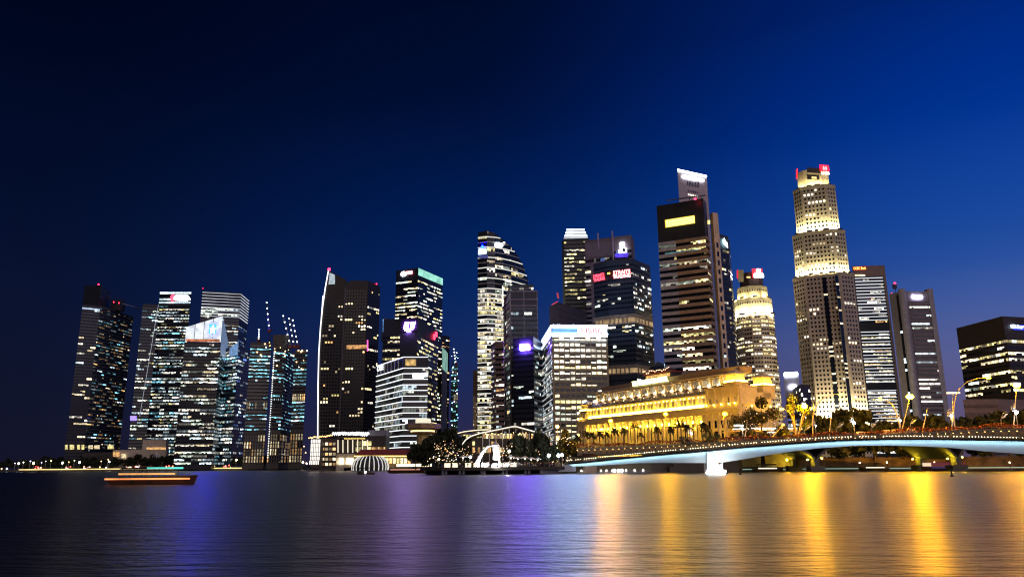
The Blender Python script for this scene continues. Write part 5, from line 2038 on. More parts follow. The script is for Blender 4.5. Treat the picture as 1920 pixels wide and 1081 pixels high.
mb.build('wall', r2)
for k in range(9):
    slab_sign(r2, *[at_y(xx, y, 353.5) for xx, y in ((864 + 5 * k, 824), (868 + 5 * k, 824), (864 + 5 * k, 814))], lit('yellow', (k * 7) % 4), .15, 'window')

# riverside pavilion right of the hotel
r3 = thing('riverside_pavilion', 'low riverside pavilion with bright white roof strips, under the big rain tree', 'pavilion', (at_y(1425, 830, 338).x, 338, GZ))
mb = MB()
a, b_ = at_y(1377, 830, 338), at_y(1483, 830, 338)
mb.prism([(a.x, 338), (b_.x, 338), (b_.x, 348), (a.x, 348)], GZ, at_y(1377, 808, 338).z, CONCB)
mb.build('wall', r3)
WS = glow('white_pavilion_strip_light', (1, .95, .8), 3)
for i, (x0, x1, y0, y1) in enumerate(((1376, 1394, 799, 795.5), (1374, 1405, 804.5, 803), (1408, 1494, 803.5, 801.3), (1424, 1458, 808, 804.8), (1438, 1456, 811, 809))):
    slab_sign(r3, *[at_y(x, y, 335 + i * .4) for x, y in ((x0, y0), (x1, y0), (x0, y1))], WS, .4, 'light_strip')
mb = MB()
a, b_ = at_y(1373, 806, 334), at_y(1495, 803, 334)
mb.prism([(a.x, 334), (b_.x, 334), (b_.x, 350), (a.x, 350)], at_y(1373, 808.5, 334).z, at_y(1373, 806, 334).z, CONCB)
mb.build('roof', r3)
for k in range(16):
    slab_sign(r3, *[at_y(xx, y, 337.6) for xx, y in ((1378 + 6.6 * k, 822), (1383 + 6.6 * k, 822), (1378 + 6.6 * k, 816))], lit('warm', (k * 5) % 4), .15, 'window')

# bus-stop style gantry light far right, and small red hut by the river mouth
r4 = thing('boat_kiosk', 'small brown peaked-roof kiosk at the river mouth beside the footbridge end', 'kiosk', (at_y(1100, 860, 312).x, 312, 2.6))
mb = MB()
a, b_ = at_y(1094, 857, 312), at_y(1120, 857, 312)
mb.prism([(a.x + .4, 312), (b_.x - .4, 312), (b_.x - .4, 318), (a.x + .4, 318)], 0, a.z, CONCB)
mb.build('wall', r4)
mb = MB()
zr = at_y(1100, 850, 314).z
mb.hull8([V((a.x - .5, 311, a.z)), V((b_.x + .5, 311, a.z)), V((b_.x + .5, 319, a.z)), V((a.x - .5, 319, a.z))],
         [V((a.x - .3, 314.8, zr)), V((b_.x + .3 - 1.2, 314.8, zr)), V((b_.x + .3 - 1.2, 315.2, zr)), V((a.x - .3, 315.2, zr))], ROOFT)
mb.build('roof', r4)

# ------------------------------------------------------------------ promenade deck on piles
def ordn(k):
    return ('first', 'second', 'third', 'fourth', 'fifth', 'sixth', 'seventh', 'eighth', 'ninth', 'tenth', 'eleventh', 'twelfth', 'thirteenth',
            'fourteenth', 'fifteenth', 'sixteenth', 'seventeenth', 'eighteenth', 'nineteenth', 'twentieth')[k] if k < 20 else {0: '%dth', 1: '%dst', 2: '%dnd', 3: '%drd'}[(k % 10 if k % 10 < 4 else 0)] % (k + 1) if False else '%d%s' % (k + 1, {1: 'st', 2: 'nd', 3: 'rd'}.get((k + 1) % 10, 'th'))


DZ = 2.7
DY = 288
dk = thing('promenade_deck', 'dark waterside viewing deck standing on piles, crowded with people', 'deck', (at_y(930, 880, DY).x, DY, DZ))
a, b_ = at_y(803, 880, DY), at_y(1012, 880, DY)
mb = MB()
mb.prism([(a.x, DY + 6), (a.x + 5, DY), (b_.x, DY), (b_.x + 10, DY + 3), (at_y(1064, 880, 292).x, 292), (at_y(1064, 880, 325).x, 330), (a.x - 8, 330)], DZ - 1.1, DZ, mat('deck_planks', (.09, .075, .06), .8))
mb.build('deck', dk)
for x in (830, 836, 862, 869, 903, 908, 943, 950, 985, 992):
    mb = MB()
    p = at_y(x, 885, DY + 1)
    mb.tube([(p.x, DY + 1, -1), (p.x, DY + 1, DZ - 1.15)], .5, CONCG, 8)
    mb.build('pile', dk)
mb = MB()
p, q, r_ = at_y(1012, 880, DY), at_y(1040, 880, 291), at_y(1064, 880, 292)
mb.prism([(p.x, DY + .5), (q.x, 291.2), (r_.x, 292.4), (r_.x, 300), (p.x, 300)], -1, DZ - 1.12, CONCG)
mb.build('quay_wall', dk)
mb = MB()
for k in range(60):
    x = a.x + 5 + (b_.x - a.x - 5) * k / 59
    mb.tube([(x, DY + .3, DZ), (x, DY + .3, DZ + 1.0)], .035, DSTEEL, 4)
mb.beam((a.x + 5, DY + .3, DZ + 1.02), (b_.x, DY + .3, DZ + 1.02), .07, .07, DSTEEL)
mb.build('railing', dk)
for x in (838, 852, 877, 893, 908, 948, 963):
    p = at_y(x, 878, DY + 1.0)
    mb = MB()
    mb.box((p.x, DY + 3.2, DZ), 2.2, .4, 1.5, glow('cream_bollard_light', (1, .86, .6), 1.6))
    tag(mb.build('light_box', None, (p.x, DY + 3.2, DZ)), 'low cream glowing light box on the viewing deck, %s from the left' % ordn((838, 852, 877, 893, 908, 948, 963).index(x)), 'light box', 'glowing boxes along the viewing deck')

# ------------------------------------------------------------------ fountain statue
st = thing('fountain_statue', 'tall white floodlit lion-headed fish statue spouting an arc of water', 'statue', (at_y(930, 874, 292).x, 292, DZ))
c = V((at_y(930, 874, 292).x, 292, DZ))
SW = mat('white_statue_stone', (.86, .86, .84), .6, 0, .05)
mb = MB()
mb.lathe(c, [(1.7, 0), (1.75, .6), (1.45, .9), (1.5, 1.3), (.1, 1.35)], SW, 16)
mb.build('pedestal', st, None, True)


def skin(name, nodes, edges, m, parent, origin, lv=2):
    me = bpy.data.meshes.new(name)
    me.from_pydata([tuple(V(n[:3])) for n in nodes], edges, [])
    o = bpy.data.objects.new(name, me)
    col.objects.link(o)
    sk = o.modifiers.new('skin', 'SKIN')
    for i, n in enumerate(nodes):
        r = n[3]
        me.skin_vertices[0].data[i].radius = (r, r) if not isinstance(r, tuple) else r
    me.skin_vertices[0].data[0].use_root = True
    sb = o.modifiers.new('sub', 'SUBSURF')
    sb.levels = sb.render_levels = lv
    bpy.context.view_layer.update()
    dg = bpy.context.evaluated_depsgraph_get()
    m2 = bpy.data.meshes.new_from_object(o.evaluated_get(dg))
    bpy.data.objects.remove(o)
    m2.materials.clear()
    m2.materials.append(m)
    m2.polygons.foreach_set('material_index', [0] * len(m2.polygons))
    m2.polygons.foreach_set('use_smooth', [True] * len(m2.polygons))
    o = bpy.data.objects.new(name, m2)
    col.objects.link(o)
    if parent:
        o.parent = parent
    else:
        o.location = origin
    WO[o.name] = V(origin)
    return o


skin('body', [(0, 0, 1.2, 1.47), (.25, 0, 2.4, 1.54), (.35, 0, 4.0, 1.41), (.2, 0, 5.6, 1.34), (0, 0, 6.9, 1.41), (-.15, 0, 8.0, 1.47), (-.2, 0, 8.7, 1.02), (-1.0, 0, 7.9, 0.79), (-1.45, 0, 7.75, 0.54), (.9, 0, 7.4, 0.90), (-.45, -.5, 9.0, 0.26), (-.45, .5, 9.0, 0.26), (1.1, 0, 1.6, 0.64), (1.7, 0, 2.3, 0.38)],
     [(0, 1), (1, 2), (2, 3), (3, 4), (4, 5), (5, 6), (5, 7), (7, 8), (4, 9), (6, 10), (6, 11), (0, 12), (12, 13)], SW, st, c)
mb = MB()
m0 = c + V((-1.7, 0, 7.7))
arc_ = []
for k in range(12):
    t = k / 11
    arc_.append(m0 + V((-5.6 * t, -.4 * t, .7 * t - 8.0 * t * t)))
JET = glow('floodlit_spray', (.8, .85, .95), .35, False)
JET = mat('white_spray', (.8, .82, .86), .6, 0, .25, 1.2)
mb.tube(arc_, [.28 + .55 * (k / 11) for k in range(12)], JET, 8)
mb.build('water_jet', st, None, True)
fl = glow('white_statue_floodlight', (.95, .97, 1), 1800)
for dx, dy in ((-4.6, -3.4), (0.5, -5.0), (4.6, -2.6), (-7, -3)):
    mb = MB()
    p = c + V((dx, dy, 0))
    mb.box((p.x, p.y, DZ), .5, .4, .35, DSTEEL)
    f = MB()
    tgt = c + V((0, 0, 4.5)) - p
    tgt.normalize()
    sd = tgt.cross(Z(1)).normalized() * .35
    up_ = sd.cross(tgt).normalized() * .3
    o_ = p + Z(.6)
    o = mb.build('floodlight', None, p)
    tag(o, 'small floodlight on the deck aimed at the white statue, %s' % {-4.6: 'under the water arc', .5: 'straight in front of it', 4.6: 'to its right', -7: 'outermost on the left'}[dx], 'floodlight', 'floodlights round the white statue')
    f.poly([o_ - sd - up_, o_ + sd - up_, o_ + sd + up_, o_ - sd + up_], fl)
    bo = -tgt * .12
    f.poly([o_ + bo - (sd + up_) * 1.3, o_ + bo + (sd - up_) * 1.3, o_ + bo + (sd + up_) * 1.3, o_ + bo + (up_ - sd) * 1.3], DSTEEL)
    f.build('lamp', o)

# ------------------------------------------------------------------ people
SKIN_ = mat('skin', (.42, .27, .19), .6)
TROU = [mat('dark_trousers', (.03, .03, .045), .8), mat('beige_trousers', (.3, .25, .17), .8), mat('blue_jeans', (.05, .08, .16), .8)]
SHIRT = [('white', mat('white_shirt', (.7, .7, .68), .8)), ('red', mat('red_shirt', (.42, .04, .04), .8)), ('navy', mat('navy_shirt', (.03, .04, .12), .8)),
         ('yellow', mat('yellow_shirt', (.6, .45, .06), .8)), ('grey', mat('grey_shirt', (.25, .25, .26), .8)), ('black', mat('black_shirt', (.02, .02, .02), .8)), ('green', mat('green_shirt', (.05, .22, .08), .8))]
HAIR = mat('dark_hair', (.02, .015, .012), .7)


def person_mesh(shirt, trou, pose):
    mb = MB()
    for s in (-1, 1):
        k = .10 if pose == 'walk' else .02
        mb.tube([(s * .09, 0, .9), (s * .1, s * k, .48), (s * .1, s * k * 2, .08)], [.095, .07, .05], trou, 6)
        mb.tube([(s * .1, s * k * 2 + .03, .05), (s * .1, s * k * 2 - .16, .03)], [.05, .035], HAIR, 6)
        if pose == 'photo':
            arm = [(s * .2, 0, 1.42), (s * .27, -.1, 1.2), (s * .1, -.32, 1.42)]
        else:
            arm = [(s * .2, 0, 1.42), (s * .26, .02 * s, 1.15), (s * .25, -.06 + .08 * s, .88)]
        mb.tube(arm[:2], [.06, .05], shirt, 6)
        mb.tube(arm[1:], [.045, .032], SKIN_, 6)
        mb.ball(arm[2], .05, SKIN_, 6, 4, (1, 1, 1.3))
    mb.tube([(0, 0, .84), (0, 0, .98), (0, 0, 1.2), (0, 0, 1.4), (0, 0, 1.48)], [.155, .15, .165, .19, .09], shirt, 8)
    mb.tube([(0, 0, 1.44), (0, -.01, 1.56)], [.055, .05], SKIN_, 6)
    mb.ball((0, -.02, 1.65), .1, SKIN_, 8, 6, (.85, 1, 1.2))
    mb.ball((0, .02, 1.69), .105, HAIR, 8, 6, (.9, 1, 1.05))
    return mb


plist = []
rg = random.Random(33)
px_used = []
for k in range(64):
    x = 846 + 210 * (k + rg.uniform(.1, .9)) / 64
    if 924 < x < 937:
        x += 14
    plist.append((x, rg.uniform(289.2, 300) if k % 3 else rg.uniform(289.2, 291)))
plist.sort()
protos = {}
for k, (x, Y) in enumerate(plist):
    sn, sm = SHIRT[rg.choice((0, 0, 1, 2, 3, 4, 5, 5, 6))]
    ti = rg.randrange(3)
    pose = rg.choice(('stand', 'stand', 'walk', 'photo'))
    key = (sn, ti, pose)
    X = at_y(x, 872, Y).x
    where = 'left of the white statue' if x < 925 else ('right of the white statue' if x < 985 else 'at the footbridge')
    n = (k if x < 925 else k - sum(1 for p in plist if p[0] < 925)) if x < 985 else k - sum(1 for p in plist if p[0] < 985)
    lb = 'person in %s top %s, %s from left in crowd %s' % (sn, {'stand': 'standing', 'walk': 'strolling', 'photo': 'gesturing'}[pose], ordn(n), where)
    if key not in protos:
        o = person_mesh(sm, TROU[ti], pose).build('person', None, (0, 0, 0))
        protos[key] = o
    else:
        o = protos[key].copy()
        col.objects.link(o)
    o.location = (X, Y, DZ)
    o.rotation_euler = (0, 0, rg.uniform(-3, 3))
    s = rg.uniform(.93, 1.06)
    o.scale = (s, s, s)
    tag(o, lb, 'person', 'people on the viewing deck')

# umbrellas and party lights along the deck
for k, (x, y, Y) in enumerate(((958, 853, 303), (971, 855, 300), (984, 854, 304), (996, 856, 301), (1008, 857, 305), (868, 853, 306), (880, 852, 308))):
    p = at_y(x, y, Y)
    t = thing('parasol', 'white lit parasol over the deck cafe, %s from the left' % ordn((868, 880, 958, 971, 984, 996, 1008).index(x)), 'parasol', (p.x, Y, DZ), 'cafe parasols on the deck')
    mb = MB()
    mb.tube([(p.x, Y, DZ), (p.x, Y, p.z)], .05, WHITE)
    mb.build('pole', t)
    mb = MB()
    mb.lathe(V((p.x, Y, p.z - .8)), [(1.7, 0), (.9, .5), (.05, .85)], mat('white_canvas', (.8, .78, .72), .8), 8)
    mb.build('canopy', t)
    mb = MB()
    mb.ball(V((p.x, Y, p.z - 1.0)), .16, glow('cafe_lamp', (1, .86, .6), 30), 6, 4)
    mb.build('lamp', t)
rg = random.Random(44)
LCOL = [glow('warm_string_lamp', (1, .72, .4), 2.6, False), glow('pink_string_lamp', (1, .5, .42), 2, False), glow('white_string_lamp', (1, .95, .9), 3, False), glow('red_string_lamp', (1, .1, .08), 5, False), glow('amber_string_lamp', (1, .5, .12), 2.6, False)]
LNAME = ['warm', 'pink', 'white', 'red', 'amber']
strings = [((800, 862), (856, 852)), ((812, 848), (868, 838)), ((815, 838), (850, 826)), ((842, 860), (905, 855)), ((835, 846), (892, 842)), ((938, 846), (960, 836)), ((940, 858), (1010, 862)), ((1010, 850), (1052, 846)), ((1030, 862), (1075, 858)), ((1030, 828), (1075, 822))]
for i, (p, q) in enumerate(strings):
    a, b_ = at_y(p[0], p[1], 312), at_y(q[0], q[1], 312)
    t = thing('string_lights', 'string of tiny coloured lamps between the waterfront trees, %s strand from the left' % ordn(sorted(strings).index((p, q))), 'string lights', ((a.x + b_.x) / 2, 312, min(a.z, b_.z)), 'strings of lamps along the promenade')
    mb = MB()
    n = 16
    pp = [a.lerp(b_, k / n) - Z(1.2 * math.sin(math.pi * k / n)) for k in range(n + 1)]
    mb.tube(pp, .03, DSTEEL, 4)
    mb.tube([(a.x, a.y, GZ), a], .06, DSTEEL, 4)
    mb.tube([(b_.x, b_.y, GZ), b_], .06, DSTEEL, 4)
    mb.build('cable', t)
    mb = MB()
    for k in range(26):
        w = rg.random()
        mb.ball(a.lerp(b_, w) + V((0, rg.uniform(-2, 2), rg.uniform(-2.2, 1.4))), rg.uniform(.07, .2), LCOL[rg.choice((0, 0, 0, 0, 1, 2, 4, 4))], 5, 4)
    mb.build('lamps', t)
# bright globe lamps on short posts by the deck
for k, (x, y, Y, h, s_) in enumerate(((955, 845, 306, 'warm', .5), (1029, 853, 303, 'white', .6), (1047, 853, 303, 'white', .6), (1054, 852, 304, 'white', .5), (1046, 822, 330, 'amber', .5), (1084, 815, 332, 'amber', .5), (1045, 799, 340, 'orange', .75), (882, 856, 304, 'white', .45), (996, 829, 320, 'white', .35), (823, 860, 305, 'amber', .4))):
    p = at_y(x, y, Y)
    t = thing('globe_lamp', '%s globe lamp on a post %s' % ({'warm': 'warm white', 'white': 'cold blue-white', 'amber': 'amber', 'orange': 'big orange'}[h], ('right of the white statue', 'at the deck end, left of the bright pair', 'at the deck end, middle of the bright three', 'at the deck end, rightmost of the bright three', 'before the white-crowned block, lower one', "by the gold hotel's left corner", 'high before the white-crowned block', 'by the parasols left of the statue', 'among trees under the curved roof end', 'at the left end of the viewing deck')[k]), 'lamp', (p.x, Y, GZ), 'globe lamps along the promenade')
    mb = MB()
    mb.tube([(p.x, Y, GZ), (p.x, Y, p.z)], .08, LAMPPOST)
    mb.build('post', t)
    mb = MB()
    mb.ball(p, s_, glow('globe_%s' % h, {'warm': (1, .85, .6), 'white': (.75, .9, 1), 'amber': (1, .6, .15), 'orange': (1, .52, .08)}[h], 28), 8, 6)
    mb.build('globe', t)

# ------------------------------------------------------------------ footbridge, lit pale blue
fb = thing('footbridge', 'white box-girder footbridge washed in pale blue light, on one bright wedge-shaped pier', 'bridge', (at_y(1338, 880, 266).x, 266, 0))
prof = [(1066, 870.3, 873.6, 292), (1100, 867.2, 873.2, 288), (1150, 862, 870.5, 284), (1200, 857, 867.2, 279), (1260, 851.5, 867, 273), (1325, 846.2, 867.2, 267), (1356, 843.3, 866.2, 265), (1400, 839, 859.5, 262), (1440, 836, 852.6, 259), (1490, 832, 845, 256), (1540, 828.7, 839.3, 253), (1600, 826, 835.2, 250), (1660, 824.8, 834.4, 248), (1720, 824.7, 835.6, 246), (1780, 825.2, 838.2, 244), (1850, 826.2, 845.4, 242), (1920, 827.6, 850.2, 240), (2010, 831, 858, 238), (2150, 838, 868, 235), (2320, 848, 874, 232)]
tp = [at_y(x, t, Y) for x, t, b_, Y in prof]
bt = [at_y(x, b_, Y) for x, t, b_, Y in prof]
GIRD = mat('white_bridge_paint', (.74, .78, .78), .5, 0, .06, .15)
mb = MB()
W_ = 5.5
for i in range(len(tp) - 1):
    q = [bt[i] + V((0, .6, 0)), bt[i + 1] + V((0, .6, 0)), bt[i + 1] + V((.2, W_ - 1.5, 0)), bt[i] + V((.2, W_ - 1.5, 0))]
    t_ = [tp[i] + V((0, .9, 0)), tp[i + 1] + V((0, .9, 0)), tp[i + 1] + V((0, W_, 0)), tp[i] + V((0, W_, 0))]
    mb.poly([q[0], q[1], t_[1], t_[0]], GIRD)
    mb.poly([q[3], q[2], q[1], q[0]], GIRD)
    mb.poly([q[2], q[3], t_[3], t_[2]], GIRD)
mb.build('girder', fb)
mb = MB()
EDGE_ = mat('dark_deck_edge', (.02, .02, .022), .6)
for i in range(len(tp) - 1):
    a, b_ = tp[i], tp[i + 1]
    mb.hull8([a + Z(.02), b_ + Z(.02), b_ + V((0, W_ + .6, .02)), a + V((0, W_ + .6, .02))], [a + Z(.62), b_ + Z(.62), b_ + V((0, W_ + .6, .62)), a + V((0, W_ + .6, .62))], EDGE_)
mb.build('deck', fb)
mb = MB()
BL = glow('pale_blue_strip_light', (.44, .78, 1), 15)
for i in range(len(tp) - 1):
    a, b_ = tp[i], tp[i + 1]
    mb.poly([a + V((0, .12, -.02)), a + V((0, .42, -.02)), b_ + V((0, .42, -.02)), b_ + V((0, .12, -.02))], BL)
mb.build('light_strip', fb)
mb = MB()
rail = mat('bronze_railing', (.16, .12, .07), .5, .4)
tot = [0]
for i in range(len(tp) - 1):
    tot.append(tot[-1] + (tp[i + 1] - tp[i]).length)


def along(pts, s):
    for i in range(len(pts) - 1):
        if s <= tot[i + 1]:
            return pts[i].lerp(pts[i + 1], (s - tot[i]) / (tot[i + 1] - tot[i]))
    return pts[-1]


for side in (.25, W_ + .3):
    s = 0
    while s < tot[-1]:
        p = along(tp, s) + V((0, side, .62))
        mb.beam(p, p + Z(1.25), .14, .10, rail)
        s += 2.4
    for h in (.25, .55, .85, 1.22):
        for i in range(len(tp) - 1):
            mb.beam(tp[i] + V((0, side, .62 + h)), tp[i + 1] + V((0, side, .62 + h)), .05, .05 if h < 1 else .09, rail)
mb.build('railing', fb)
mb = MB()
s = 0
WSM = glow('small_white_rail_lamp', (1, .85, .55), 12)
while s < tot[-1]:
    if not (rg.random() < .12):
        mb.ball(along(tp, s) + V((0, W_ - .2, 1.5)), .13, WSM, 5, 3)
    s += .9
tag(mb.build('rail_lamps', fb), kind='stuff')
# pier
PIERM = mat('white_pier_paint', (.8, .84, .86), .5)
mb = MB()
p = [at_y(x, y, 266) for x, y in ((1326.5, 888), (1356, 888), (1355, 866.5), (1347.5, 870.5), (1334, 849.5), (1325, 848))]
for yy, rev in ((-.3, False), (4.5, True)):
    f_ = [q + V((0, yy, 0)) for q in p]
    i0 = f_ if not rev else f_[::-1]
    mb.poly(i0, PIERM)
for i in range(len(p)):
    j = (i + 1) % len(p)
    mb.poly([p[i] + V((0, -.3, 0)), p[i] + V((0, 4.5, 0)), p[j] + V((0, 4.5, 0)), p[j] + V((0, -.3, 0))], PIERM)
mb.build('pier', fb)
mb = MB()
pc = at_y(1340, 886, 262)
mb.poly([pc + V((-3.2, -1.5, 0)), pc + V((3.2, -1.5, 0)), pc + V((3.2, -2.2, .9)), pc + V((-3.2, -2.2, .9))], glow('white_pier_floodlight', (.85, .95, 1), 60))
mb.box((pc.x, pc.y - 2, -.6), 7.2, 1.6, .9, DSTEEL)
mb.build('pier_floodlight', fb)
mb = MB()
p = [at_y(x, y, 291) for x, y in ((1046, 883.6), (1079.5, 883), (1079.5, 874.6), (1066, 870.4), (1056, 870.6))]
mb.poly([q + V((0, -.2, 0)) for q in p], GIRD)
mb.poly([q + V((0, 7, 0)) for q in p][::-1], GIRD)
for i in range(len(p)):
    j = (i + 1) % len(p)
    mb.poly([p[i] + V((0, -.2, 0)), p[i] + V((0, 7, 0)), p[j] + V((0, 7, 0)), p[j] + V((0, -.2, 0))], GIRD)
mb.build('abutment', fb)

# ------------------------------------------------------------------ road bridge behind
rb = thing('road_bridge', 'low concrete road bridge behind the footbridge, its V-shaped piers lit yellow-green', 'bridge', (at_y(1540, 870, 292).x, 292, 0))


def RY(px_):
    return 322 - (px_ - 1085) * .052


top_px = [(1082, 842.5), (1160, 839.5), (1240, 836), (1340, 831), (1440, 826.5), (1540, 821.5), (1640, 818), (1700, 814), (1800, 809.5), (1860, 806.5), (1920, 805.5), (2020, 806), (2300, 812)]
dtp = [at_y(x, y, RY(x)) for x, y in top_px]
RBM = mat('bridge_concrete', (.17, .16, .12), .8, 0, .2, .2)
RW = 40
mb = MB()
for a, b_ in zip(dtp, dtp[1:]):
    mb.hull8([a - Z(2.4), b_ - Z(2.4), b_ + V((4, RW, -2.4)), a + V((4, RW, -2.4))], [a, b_, b_ + V((4, RW, 0)), a + V((4, RW, 0))], RBM)
mb.build('deck', rb)


def dz_at(x):
    for a, b_ in zip(dtp, dtp[1:]):
        if a.x <= x <= b_.x:
            return a.z + (b_.z - a.z) * (x - a.x) / (b_.x - a.x) - 2.4
    return dtp[-1].z - 2.4


node = [at_y(x, 861, RY(x)) for x in (1268, 1533.5, 1801, 2070)]
YG = glow('yellow_green_pier_lamp', (1, .72, .03), 520)
for i, nd in enumerate(node):
    Y = nd.y + 1.5
    half_l = 27 if i == 0 else (nd.x - node[i - 1].x) / 2
    half_r = (node[i + 1].x - nd.x) / 2 if i < len(node) - 1 else 27
    for sgn, half in ((-1, half_l), (1, half_r)):
        cv = []
        for k in range(13):
            t = k / 12
            x = nd.x + sgn * (.3 + half * t)
            zt = dz_at(x)
            z0 = 4.4
            f = 1 - (1 - t) ** 5
            cv.append((x, z0 + (zt - .15 - z0) * f, zt))
        mb = MB()
        for (x0, z0, a0), (x1, z1, a1) in zip(cv, cv[1:]):
            th = 1.0
            lo = [V((x0, Y, z0)), V((x1, Y, z1)), V((x1 + 3, Y + RW - 4, z1)), V((x0 + 3, Y + RW - 4, z0))]
            hi = [V((x0, Y, min(a0, z0 + th))), V((x1, Y, min(a1, z1 + th))), V((x1 + 3, Y + RW - 4, min(a1, z1 + th))), V((x0 + 3, Y + RW - 4, min(a0, z0 + th)))]
            if sgn < 0:
                lo = [lo[1], lo[0], lo[3], lo[2]]
                hi = [hi[1], hi[0], hi[3], hi[2]]
            mb.hull8(lo, hi, RBM)
        mb.build('arch_leg', rb)
    for dy in (2, RW - 8):
        mb = MB()
        mb.box((nd.x + .08 * dy, Y + dy, -1), 5.4, 5, 3.2, RBM)
        mb.box((nd.x + .08 * dy, Y + dy, 2.22), 1.8, 4, 2.6, RBM)
        mb.build('pier', rb)
        if i == 0 and dy == 2:
            continue
        mb = MB()
        for sx_, pz in ((2.9, 5.0), (-2.6, 4.6)):
            p = V((nd.x + .08 * dy + sx_, Y + dy + .5, pz))
            mb.ball(p, .2, YG, 6, 4)
            mb.tube([p - Z(2.6), p], .06, DSTEEL, 4)
        mb.build('pier_lamp', rb)
PAN = mat('bronze_parapet_panel', (.34, .24, .13), .7, 0, .3, .6)
PLAMP = glow('amber_parapet_lamp', (1, .55, .16), 16)
mb = MB()
for a, b_ in zip(dtp, dtp[1:]):
    n = max(2, int((b_ - a).length / 2.3))
    for k in range(n):
        p, q = a.lerp(b_, (k + .12) / n), a.lerp(b_, (k + .88) / n)
        o_ = V((0, -.12, 0))
        mb.hull8([p + o_ - Z(2.1), q + o_ - Z(2.1), q - Z(2.1) - V((0, .003, 0)), p - Z(2.1) - V((0, .003, 0))], [p + o_ - Z(.35), q + o_ - Z(.35), q - Z(.35) - V((0, .003, 0)), p - Z(.35) - V((0, .003, 0))], PAN)
mb.build('parapet_panels', rb)
mb = MB()
for a, b_ in zip(dtp, dtp[1:]):
    n = max(2, int((b_ - a).length / 2.3))
    for k in range(n):
        p = a.lerp(b_, k / n)
        mb.beam(p + V((0, -.5, -.3)), p + V((0, 0, -.3)), .06, .06, DSTEEL)
        mb.ball(p + V((0, -.55, -.3)), .11, PLAMP, 5, 3)
tag(mb.build('parapet_lamps', rb), kind='stuff')
# hedge planters on the parapet
HEDGE = mat('bougainvillea', (.28, .075, .03), .8, 0, .6, 1.5)
rg = random.Random(17)
hd = thing('planter_hedge', 'long russet bougainvillea hedge in planters along the road bridge parapet', 'hedge', tuple(dtp[5]))
mb = MB()
for a, b_ in zip(dtp, dtp[1:]):
    mb.hull8([a + V((0, .4, .02)), b_ + V((0, .4, .02)), b_ + V((0, 1.6, .02)), a + V((0, 1.6, .02))], [a + V((0, .4, .7)), b_ + V((0, .4, .7)), b_ + V((0, 1.6, .7)), a + V((0, 1.6, .7))], mat('planter_concrete', (.3, .26, .2), .8))
mb.build('planter', hd)
mb = MB()
for a, b_ in zip(dtp, dtp[1:]):
    L = (b_ - a).length
    for k in range(int(L * 26)):
        p = a.lerp(b_, rg.random())
        bump = .7 + .5 * math.sin(p.x * .35) * math.sin(p.x * .13 + 1) + .35
        p = p + V((0, rg.uniform(.0, 2.0), .7 + bump * rg.random() ** .7 * 1.3))
        d1 = V((rg.uniform(-1, 1), rg.uniform(-1, 1), rg.uniform(-1, 1))).normalized() * .28
        d2 = d1.cross(V((rg.uniform(-1, 1), rg.uniform(-1, 1), rg.uniform(-1, 1)))).normalized() * .26
        mb.poly([p - d1, p + d2, p + d1, p - d2], HEDGE)
fo = tag(mb.build('foliage', hd), kind='stuff')
mb = MB()
s = 0
for a, b_ in zip(dtp, dtp[1:]):
    n = int((b_ - a).length / 2.3)
    for k in range(n):
        p = a.lerp(b_, k / n)
        mb.beam(p + V((0, .1, .02)), p + V((0, .1, 1.2)), .14, .1, mat('cream_railing', (.4, .33, .2), .6))
    mb.beam(a + V((0, .1, 1.22)), b_ + V((0, .1, 1.22)), .1, .1, mat('cream_railing', (.4, .33, .2)))
mb.build('railing', rb)


# ------------------------------------------------------------------ lamps on the road bridge
def deck_at(x_px, back=4):
    for (x0, y0), (x1, y1), a, b_ in zip(top_px, top_px[1:], dtp, dtp[1:]):
        if x0 <= x_px <= x1:
            return a.lerp(b_, (x_px - x0) / (x1 - x0)) + V((0, back, 0))
    return dtp[-1].copy()


OL = glow('orange_street_lamp', (1, .42, .0005), 2000)
OL2 = glow('dim_orange_street_lamp', (1, .40, .001), 650)
WL_ = glow('white_mast_lamp', (.86, .92, 1), 90)


def street_lamp(label, xb, xh, yh, back, m, r, curved=True, name='street_lamp', group='orange street lamps on the road bridge'):
    b0 = deck_at(xb, back)
    h = at_y(xh, yh, b0.y)
    t = thing(name, label, 'street lamp', tuple(b0), group)
    mb = MB()
    P_ = []
    for k in range(13):
        f = k / 12
        w = f ** 2.6 if curved else f
        P_.append(V((b0.x + (h.x - b0.x) * w, b0.y, b0.z + (h.z - b0.z) * (math.sin(f * math.pi / 2) if curved else f))))
    mb.tube(P_, [.24 - .12 * k / 12 for k in range(13)], LAMPPOST, 6)
    mb.build('pole', t)
    mb = MB()
    mb.ball(h - Z(.1), r, m, 10, 8, (1.25, 1, .8))
    mb.build('lamp_head', t)
    return t


street_lamp('orange street lamp on a straight pole, blazing in front of the tallest tower', 1511, 1508, 761, 9, OL, 1.0, False)
street_lamp('orange street lamp blazing brightest, in front of the ribbed purple-grey tower', 1709, 1706, 743, 8, OL, 1.15, False)
street_lamp('tall arched orange lamp bending over the low dark block at the far right', 1806, 1853, 707, 5, OL2, .7)
street_lamp('tall thin arched orange lamp bending left before the white-striped tower', 1704, 1650, 748, 6, OL2, .6)
street_lamp('arched orange lamp curving left beside the light green tree', 1506, 1466, 766, 7, OL2, .6)
street_lamp('slender orange lamp leaning right in front of the tallest tower, dimmer', 1540, 1577, 738, 8, OL2, .6)
street_lamp('big orange lamp at the right edge, in front of the low dark block', 1917, 1906, 722, 5, OL, 1.0, False)
street_lamp('orange lamp on a twin slanted pole in front of the gold hotel\'s right pavilion', 1362, 1359, 775, 14, OL2, .8, False)
street_lamp('small orange lamp at the hotel front behind the palms, middle of the colonnade', 1297, 1303, 762 + 40, 16, OL2, .25, False)
